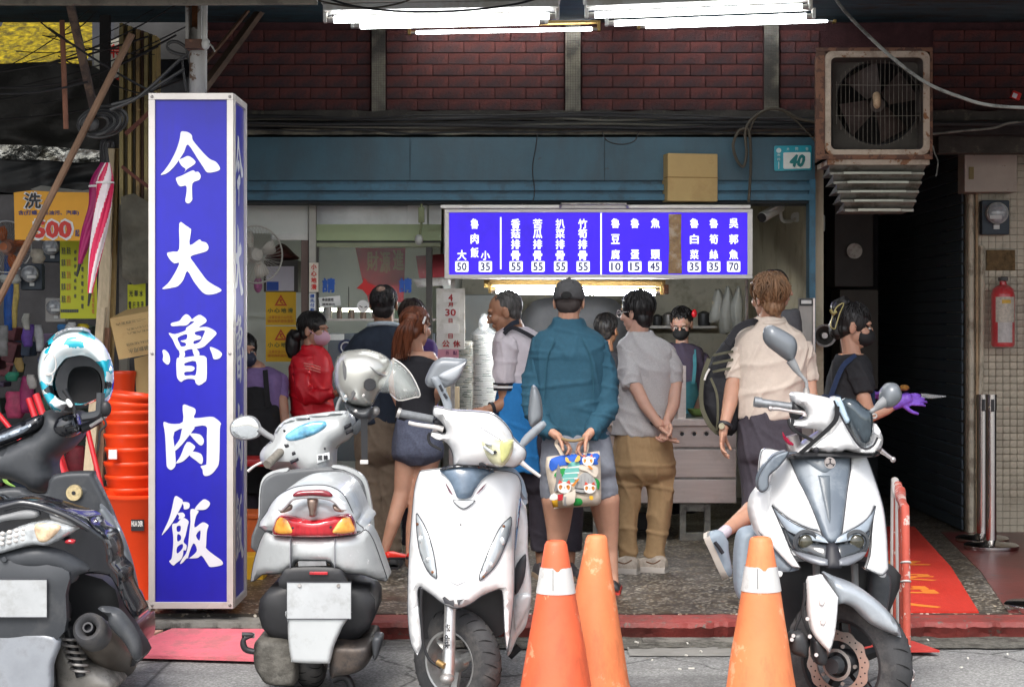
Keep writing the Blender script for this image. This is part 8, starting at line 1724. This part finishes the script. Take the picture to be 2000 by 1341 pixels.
wear('apron',d,cloth('bright_blue_apron',(0.015,0.16,0.42),0.06),t,[(1012,745,34,.13,-0.02),(1008,790,42,.15,-0.02),(1010,850,48,.15,-0.02),(1018,900,46,.15,-0.02),(1022,920,45,.15,-0.02)],fold=folds(0.008,5,3,18))
drk=cloth('dark_plum_trousers',(0.03,0.025,0.035));wear('trousers',d,drk,t,[(1040,830,46,.13),(1062,900,56,.13),(1075,940,56,.13)],[[(1055,930,0,29),(1056,1000,0,25),(1057,1075,0,21)],[(1102,930,0,30),(1112,1000,0,27),(1112,1075,0,23)]])
for u in(1050,1108):shoe('shoe',Vector((X(u,d),d+0.05,GZ)),(0.25,-1,0),mat('grey_shoe',(0.06,0.055,0.06),0.6),mat('tan_sole',(0.35,0.26,0.18),0.7),t,l=0.25)
wrist_band(P(965,796,d-0.13),P(957,798,d-0.14),0.033,blk,t)
# --- woman in the red jacket
d=11.9;t=person('woman in a bright red jacket and pink face mask standing in profile',612,d)
c=P(613,645,d);M=frame(72,6)
body(d,t,skin_a,c,M,0.97,neck=P(608,684,d),male=False,chest=[(610,830,30,.1),(612,1000,30,.09),(612,1090,26,.08)],fine=[(P(652,768,d-0.1),(0.9,-0.1,0.1),(0,0,1),dict(thumb=1,curl=0.7))])
eyes(c,M,0.97,t,t);hair(c,M,hair_k,t,0.97,size=(0.081,0.098,0.09),strands=150,length=(0.7,1.4),mess=0.4,seed=4);mb=MB();mb.ell(P(572,672,d+0.02),(0.05,0.05,0.1));mb.ell(P(580,655,d),(0.04,0.04,0.04));lk('ponytail',remesh(mb,0.007,2,lambda p,n:0.006*mnoise.noise(Vector((p.x*60,p.y*60,p.z*12)))),hair_k,t)
mask_(c,M,mat('pink_mask',(0.6,0.36,0.45),0.7,var=0.05),t,0.97)
wear('jacket',d,cloth('bright_red_nylon',(0.6,0.008,0.02),0.06,0.5,b=0.1),t,[(607,675,18,.065),(610,684,25,.075),(609,700,38,.1),(608,730,42,.12),(608,770,41,.13),(612,815,42,.13),(613,835,42,.13)],[[(594,708,-0.08,19),(590,745,-0.12,17),(598,772,-0.13,16),(630,772,-0.13,13),(650,768,-0.11,10)]],fold=folds(0.009,7,7,25,0.8))
for i in range(3):strip_on('jacket_stripe',[(593+i,709+i*5,-0.155),(610,712+i*5,-0.165),(626,717+i*5,-0.14)],d,2.2,mat('coral_print',(0.75,0.25,0.22),0.6),t,0.002)
wear('trousers',d,drk,t,[(612,820,38,.11),(612,870,40,.12)],[[(602,870,0,22),(602,1060,0,16)],[(624,870,0,22),(624,1060,0,16)]])
tag(MB().ell(P(664,738,d-0.15),(0.03,0.03,0.05)).build('food_bag',mat('cream_bag',(0.5,0.45,0.3),0.5,var=0.4,scale=60,bump=0.5)),'crumpled cream food bag held by the woman in the red jacket','bag')
# --- man in the navy jacket
d=11.0;t=person('man with thinning crown in a navy jacket and brown cargo trousers seen from behind',742,d)
c=P(750,594,d);M=frame(176,-2)
body(d,t,skin_b,c,M,1.0,neck=P(750,640,d+0.02),coarse=[[(705,800,-0.05,12),(712,850,-0.05,9)]],fine=[(P(712,850,d-0.05),(0.1,0,-1),(1,0,0),dict(thumb=1,curl=0.5))])
hair(c,M,hair_k,t,size=(0.079,0.094,0.086),off=(0,-0.018,0.026),strands=260,length=(0.6,1.3),mess=0.3,seed=6,low=0.006)
MB().ell(c+M@Vector((-0.008,-0.075,0.088)),(0.03,0.03,0.022),M).build('bald_patch',mat('scalp',(0.3,0.19,0.14),0.6,var=0.3,scale=60),t)
wear('jacket',d,cloth('navy_cotton',(0.016,0.024,0.04),0.15),t,[(750,636,30,.08),(748,648,46,.1),(742,668,60,.12),(738,700,60,.13),(738,750,56,.135),(740,800,54,.13),(742,825,52,.13)],[[(694,690,0,22),(686,745,-0.02,20),(700,800,-0.05,16)],[(786,690,0,20),(795,745,0,18),(790,800,-0.03,15)]],fold=folds(0.008,5,4,31))
MB().tube([P(750+30*math.cos(a),637-6*math.sin(a),d)+Vector((0,0.085*-math.cos(a-PI/2),0))for a in[2*PI*j/20 for j in range(20)]],0.014,8,2,True).build('collar',cloth('pale_blue_collar',(0.42,0.48,0.52)),t)
wear('cargo_trousers',d,cloth('brown_cotton',(0.16,0.12,0.085),0.12),t,[(742,810,46,.12),(740,850,48,.135),(740,880,47,.135)],[[(722,870,0,24),(730,960,0,22),(745,1080,0,19)],[(756,870,0,25),(762,960,0,22),(768,1080,0,18)],[(710,905,-0.03,15),(714,945,-0.03,15)]],fold=folds(0.009,6,5,35))
for u in(745,768):shoe('shoe',Vector((X(u,d),d-0.08,GZ)),(0,1,0),blkshoe,blkshoe,t)
# --- woman with the long reddish ponytail
d=10.5;t=person('woman with a long reddish ponytail in a black top and denim shorts',812,d)
c=P(813,641,d);M=frame(145,5)
body(d,t,skin_a,c,M,0.97,neck=P(812,690,d+0.01),male=False,chest=[(812,686,34,.06),(812,700,42,.08),(812,740,42,.085),(812,780,34,.08)],coarse=[[(770,712,0,13),(770,760,0,11),(784,798,0.02,9)],[(853,712,0,13),(858,760,-0.02,12),(840,795,0.1,9)],[(795,890,0,24),(786,960,0,17),(768,1020,-0.04,14),(750,1078,-0.03,8),(756,1090,0.05,8)],[(838,890,0,24),(818,970,0,17),(806,1030,0,14),(800,1085,0,8),(800,1100,0.05,9)]])
eyes(c,M,0.97,t,t);hair(c,M,hair_r,t,0.97,size=(0.08,0.096,0.09),strands=260,length=(0.6,1.1),mess=0.25,seed=9)
mb=MB();random.seed(8);mb.ell(P(802,622,d-0.1),(0.045,0.04,0.035))
for k in range(170):
 a=random.uniform(0,2*PI);r_=math.sqrt(random.random());e1=random.uniform(670,704)
 mb.tube([P(803+8*r_*math.cos(a),620,d-0.11+0.02*math.sin(a)),P(792+15*r_*math.cos(a),640,d-0.14+0.035*r_*math.sin(a)),P(787+19*r_*math.cos(a+0.1),664,d-0.13+0.03*r_*math.sin(a)),P(782+20*r_*math.cos(a+0.2)+random.uniform(-2,2),e1,d-0.12+0.03*r_*math.sin(a))],[0.005,0.006,0.005,0.001],4,3)
mb.build('ponytail',hair_r,t,smooth=180);tubep('hair_clip',[(826,632),(829,624),(831,618)],d-0.1,0.006,wht,t)
wear('top',d,cloth('black_jersey',(0.014,0.014,0.018)),t,[(812,692,28,.075),(812,702,41,.095),(812,720,45,.105),(812,745,44,.105),(811,780,38,.1),(813,812,41,.11),(814,822,42,.11)],[[(782,700,0,10),(784,716,0,14)],[(842,700,0,10),(842,716,0,14)]],fold=folds(0.005,7,5,41))
wear('denim_shorts',d,cloth('washed_denim',(0.085,0.095,0.14),0.25,s=90),t,[(815,812,40,.11),(815,850,47,.135),(816,878,50,.14)],[[(794,870,0,26),(791,893,0,25)],[(839,868,0,26),(841,888,0,25)]],fold=folds(0.006,7,5,44))
for x_,y_ in((752,0.02),(800,0.05)):shoe('flat_shoe',P(x_,1092,d-0.06),(0.6,0.8,-0.1),mat('red_flat',(0.6,0.02,0.01),0.4),blk,t,l=0.22,w=0.08,h=0.04)
# --- partly hidden people
def extra(label,u,v,d,yaw,skin,shirt,rings,hm=hair_k,msk=None,pitch=0,arms=(),s=0.97,legs=True,ey=True,hk={}):
 t=person(label,u,d);c=P(u,v,d);M=frame(yaw,pitch);r0=rings[0]
 body(d,t,skin,c,M,s,male=False,neck=P(r0[0],r0[1]+4,d),coarse=[a[0]for a in arms],chest=[(r0[0],r0[1]+6,14,.05),(r0[0],r0[1]+26,24,.07)])
 if ey:eyes(c,M,s,t,t)
 hair(c,M,hm,t,s,**hk)
 wear('shirt',d,shirt,t,rings,[a[1]for a in arms])
 if legs:l=rings[-1];wear('trousers',d,drk,t,[(l[0],l[1]-10,l[2]-3,.11),(l[0],l[1]+30,l[2]-2,.12)],[[(l[0]-13,l[1]+20,0,19),(l[0]-13,1.36*sc_(d)+HZ,0,14)],[(l[0]+13,l[1]+20,0,19),(l[0]+13,1.36*sc_(d)+HZ,0,14)]])
 if msk:mask_(c,M,msk,t,s)
 return t,c,M
bm2=mat('black_mask',(0.012,0.012,0.013),0.75)
lav=cloth('lavender_tee',(0.2,0.13,0.3));t,c,M=extra('woman in a lavender tee and black apron half hidden behind the blue sign',478,688,11.8,25,skin_a,lav,[(505,716,18,.06),(508,722,30,.08),(510,738,46,.11),(510,790,46,.12),(512,860,48,.13)],msk=mat('navy_mask',(0.02,0.025,0.05),0.7),arms=(([(552,780,-0.05,10),(558,830,-0.1,9)],[(548,742,0,15),(554,780,-0.03,13)]),),hk=dict(seed=12,strands=80))
wear('apron',11.8,cloth('black_apron',(0.012,0.012,0.014)),t,[(508,790,40,.13,-0.02),(510,830,46,.14,-0.02),(512,900,48,.14,-0.02),(512,960,44,.13,-0.02)]);strip_on('apron_strap',[(518,722,-0.1),(520,750,-0.13),(524,795,-0.15)],11.8,10,cloth('black_apron',(0,0,0)),t)
wear('apron_bib',11.8,cloth('black_apron',(0,0,0)),t,[(500,755,28,.13,-0.015),(506,800,40,.14,-0.015)])
dk=cloth('plum_top',(0.06,0.045,0.075));t,c,M=extra('server with a black mask and teal apron looking down behind the counter',1331,634,13.3,-14,skin_c,dk,[(1332,670,22,.06),(1332,680,38,.09),(1333,704,46,.11),(1333,770,44,.12),(1333,840,44,.12)],msk=bm2,pitch=22,arms=(([(1290,760,-0.05,9),(1310,800,-0.25,8)],[(1296,705,0,14),(1290,762,-0.05,12)]),([(1378,760,-0.05,9),(1362,800,-0.25,8)],[(1372,705,0,15),(1380,765,-0.08,14)])),hk=dict(size=(0.08,0.093,0.092),off=(0,-0.026,0.04),seed=14,strands=120,face=0.3))
tap=cloth('teal_apron',(0.05,0.2,0.24));wear('apron',13.3,tap,t,[(1336,745,26,.12,-0.03),(1336,790,34,.13,-0.03),(1336,860,38,.13,-0.03)]);[strip_on('apron_strap',q,13.3,7,tap,t)for q in([(1309,682,-0.07),(1310,715,-0.13),(1316,750,-0.15)],[(1356,682,-0.07),(1357,715,-0.13),(1354,750,-0.15)])];MB().ell(P(1356,612,13.25),(0.02,0.015,0.03)).build('red_hair_clip',rd,t)
extra('cook with dark hair bending in the dim kitchen between two customers',1186,645,13.1,150,skin_b,cloth('black_tee',(0.015,0.015,0.02)),[(1186,685,22,.06),(1186,700,42,.1),(1186,800,42,.12)],hk=dict(seed=15,strands=120),ey=False)
extra('black haired customer almost hidden behind the blond man',1517,566,11.5,60,skin_c,cloth('grey_tee',(0.12,0.12,0.13)),[(1520,606,22,.06),(1520,625,44,.1),(1520,810,44,.12)],hk=dict(seed=16,strands=120))
extra('customer in a purple top almost hidden behind the ponytailed woman',806,622,11.4,170,skin_b,cloth('purple_tee',(0.05,0.02,0.12)),[(810,662,22,.06),(812,680,42,.1),(812,810,42,.12)],hm=mat('brown_black_hair',(0.025,0.014,0.01),0.5),hk=dict(seed=17,strands=150),ey=False)
# --- blond man in the cream polo
d=10.2;t=person('man with tousled blond brown hair in a cream polo and dark trousers striding left',1500,d)
c=P(1500,582,d);M=frame(-148,2)
body(d,t,skin_a,c,M,1.02,neck=P(1503,632,d+0.02),coarse=[[(1434,735,-0.02,18),(1426,785,-0.05,15),(1414,835,-0.1,9.5)],[(1580,740,0,14),(1588,800,-0.05,12)],[(1488,975,0,21),(1462,1003,-0.1,19),(1405,1046,-0.28,9.5)]],
fine=[(P(1413,840,d-0.1),(-0.12,-0.05,-1),(1,-0.3,0),dict(thumb=-1,curl=0.55))])
eyes(c,M,1.0,t,t);hair(c,M,hair_b,t,size=(0.09,0.104,0.1),off=(0,-0.02,0.034),strands=520,length=(0.5,1.6),mess=0.8,amp=0.012,th=0.005,seed=20,low=0.016)
wear('polo_shirt',d,cloth('cream_pique',(0.56,0.47,0.4),0.05),t,[(1503,620,27,.075),(1505,632,36,.085),(1505,650,62,.11),(1505,680,74,.13),(1505,720,72,.14),(1503,770,66,.14),(1502,805,63,.135),(1502,818,62,.13)],[[(1444,688,0,25),(1436,720,-0.01,25),(1433,742,-0.02,22)],[(1566,688,0,24),(1575,722,0,20),(1579,744,0,17)]],fold=folds(0.009,5,3.5,51,0.6,-0.7))
MB().tube([P(1503+28*math.cos(a),627-5*math.sin(a),d)+Vector((0,0.08*math.sin(a),0))for a in[2*PI*j/20 for j in range(20)]],0.016,8,2,True).build('collar',cloth('cream_pique',(0,0,0)),t)
wear('trousers',d,cloth('charcoal_trousers',(0.045,0.038,0.05),0.15),t,[(1502,805,59,.125),(1502,850,62,.14),(1502,885,62,.145)],[[(1475,875,0,36),(1478,940,0,31),(1476,996,-0.04,27)],[(1528,875,0,36),(1522,970,0.05,28),(1515,1085,0.1,22)]],fold=folds(0.008,6,4,55))
wrist_band(P(1417,828,d-0.09),P(1415,834,d-0.1),0.036,blk,t,face=(-0.5,-0.86,0));sk=cloth('lilac_sock',(0.5,0.45,0.5))
g=MB();limb(g,d,[(1418,1036,-0.25,12),(1402,1050,-0.29,12)]);lk('sock',remesh(g,0.006,2),sk,t);shoe('sneaker',P(1374,1046,d-0.32),(0.42,0.25,-0.87),mat('pale_blue_mesh',(0.28,0.34,0.4),0.7,var=0.2),mat('cream_sole',(0.55,0.5,0.45),0.6),t,w=0.1,h=0.09,up=(0.9,-0.2,0.3));shoe('sneaker',Vector((X(1515,d),d,GZ)),(0,1,0),mat('pale_blue_mesh',(0,0,0)),mat('cream_sole',(0,0,0)),t)
tubep('laces',[(1396,1058),(1404,1068),(1412,1080)],d-0.37,0.01,blk,t)
# backpack on his left shoulder
t=thing('backpack','black and olive backpack hanging at the blond man\'s side','backpack',P(1400,850,10.1));bp_=cloth('black_nylon',(0.018,0.018,0.022));ol=cloth('olive_webbing',(0.09,0.085,0.055))
g=panel(MB(),[(1414,672),(1438,654),(1446,700),(1444,820),(1432,850),(1404,842),(1382,816),(1370,780),(1372,742),(1392,704)],10.22,0.07,26,0.06)
lk('bag_body',remesh(g,0.009,3,folds(0.007,8,6,61)),bp_,t)
strip_on('olive_trim',[(1385,700,0.02),(1372,740,0.0),(1370,790,0.0),(1384,826,0.0),(1402,846,0.02)],10.14,9,ol,t);strip_on('olive_trim',[(1388,738,-0.02),(1400,770,-0.03),(1402,810,-0.02),(1400,840,0)],10.14,5,ol,t)
for i in range(3):strip_on('side_strap',[(1392,694+i*16,0.0),(1410,690+i*16,-0.02),(1432,686+i*16,0)],10.14,5,ol,t)
strip_on('shoulder_strap',[(1420,672,0.0),(1440,642,0.02),(1470,628,0.03),(1480,634,0.1)],10.08,14,bp_,t,0.012);tubep('key_ring',[(1386,720),(1380,730),(1376,742)],10.08,0.006,alu,t)
# --- woman with the purple gloves at the right
d=10.6;t=person('woman with a gold hair clip, black mask and purple gloves walking right',1660,d)
c=P(1668,638,d);M=frame(84,10)
arm_=[(1686,775,-0.12,15),(1697,812,-0.12,14),(1730,800,-0.14,11),(1752,786,-0.15,9)]
body(d,t,skin_a,c,M,1.08,neck=P(1664,694,d),male=False,chest=[(1662,690,24,.06),(1660,710,30,.08),(1655,780,34,.09)],coarse=[arm_])
eyes(c,M,1.08,t,t);hair(c,M,hair_k,t,1.08,size=(0.082,0.1,0.093),strands=200,length=(0.6,1.3),mess=0.3,seed=24)
g=MB();g.ell(P(1640,600,d),(0.055,0.06,0.05));g.ell(P(1648,590,d),(0.04,0.05,0.035));g.ell(P(1634,640,d),(0.045,0.05,0.07));lk('hair_bun',remesh(g,0.006,2,lambda p,n:0.006*mnoise.noise(Vector((p.x*70,p.y*50,p.z*20)))),hair_k,t)
gold=mat('gold_clip',(0.3,0.25,0.1),0.35,metal=0.5);clip=MB()
clip.tube([P(a,b,d-0.07)for a,b in((1648,592),(1640,612),(1634,632),(1630,642),(1622,636),(1626,618),(1634,600))],0.0042,6,3,True);clip.build('claw_clip',gold,t);tubep('claw_clip',[(1622,604),(1627,612),(1634,608)],d-0.08,0.01,gold,t)
mask_(c,M,bm2,t,1.08)
wear('tee_shirt',d,cloth('black_cotton',(0.014,0.014,0.017)),t,[(1664,692,24,.07),(1664,702,34,.09),(1662,722,42,.11),(1655,760,44,.12),(1650,800,44,.125),(1650,850,44,.125)],[[(1672,722,-0.08,24),(1684,750,-0.11,23),(1687,768,-0.12,21)]],fold=folds(0.007,6,4,71))
nav=cloth('navy_apron',(0.014,0.028,0.075));strip_on('apron_strap',[(1672,694,-0.1),(1650,710,-0.135),(1636,736,-0.14),(1622,775,-0.14),(1612,800,-0.1)],d,10,nav,t);strip_on('apron_strap',[(1696,730,-0.03),(1704,760,-0.06),(1706,800,-0.06)],d,8,nav,t)
wear('apron',d,nav,t,[(1632,770,26,.11,0.0),(1636,800,34,.12,0.0),(1640,900,42,.13),(1640,1000,40,.13)]);wear('trousers',d,drk,t,[(1650,840,40,.12),(1650,880,42,.12)],[[(1636,880,0,24),(1634,1080,0,16)],[(1664,880,0,24),(1666,1080,0,16)]])
pur=mat('purple_glove_latex',(0.19,0.08,0.5),0.4,var=0.12,scale=20,bump=0.3);g=MB();hand(g,P(1754,782,d-0.15),(1,-0.05,0.08),(0.05,1,-0.45),thumb=-1,curl=0.4,s=1.05,spread=0.03);limb(g,d,[(1748,788,-0.15,12),(1770,779,-0.15,13)]);gl_=lk('glove',remesh(g,0.0038,1,lambda p,n:0.0016*mnoise.noise(p*70)),pur,t)
g=MB();hand(g,P(1700,772,d+0.1),(1,-0.2,0.15),(0,-0.3,-1),thumb=1,curl=0.4,s=1.0);lk('glove',remesh(g,0.004,1),pur,t)
tag(MB().ell(P(1766,757,d-0.18),(0.03,0.03,0.018)).build('fried_food',mat('fried_brown',(0.3,0.13,0.02),0.6,var=0.5,scale=60,bump=1.0),smooth=180),'piece of brown fried food held in the purple gloved hand','food')
tag(drape('plastic_sheet',None,None,[(1800,768),(1820,770),(1848,773)],[(1800,776),(1820,778),(1848,775)],d-0.15,bag_m,3,0.01,12,4),'clear plastic sheet in the purple gloved hand','plastic')
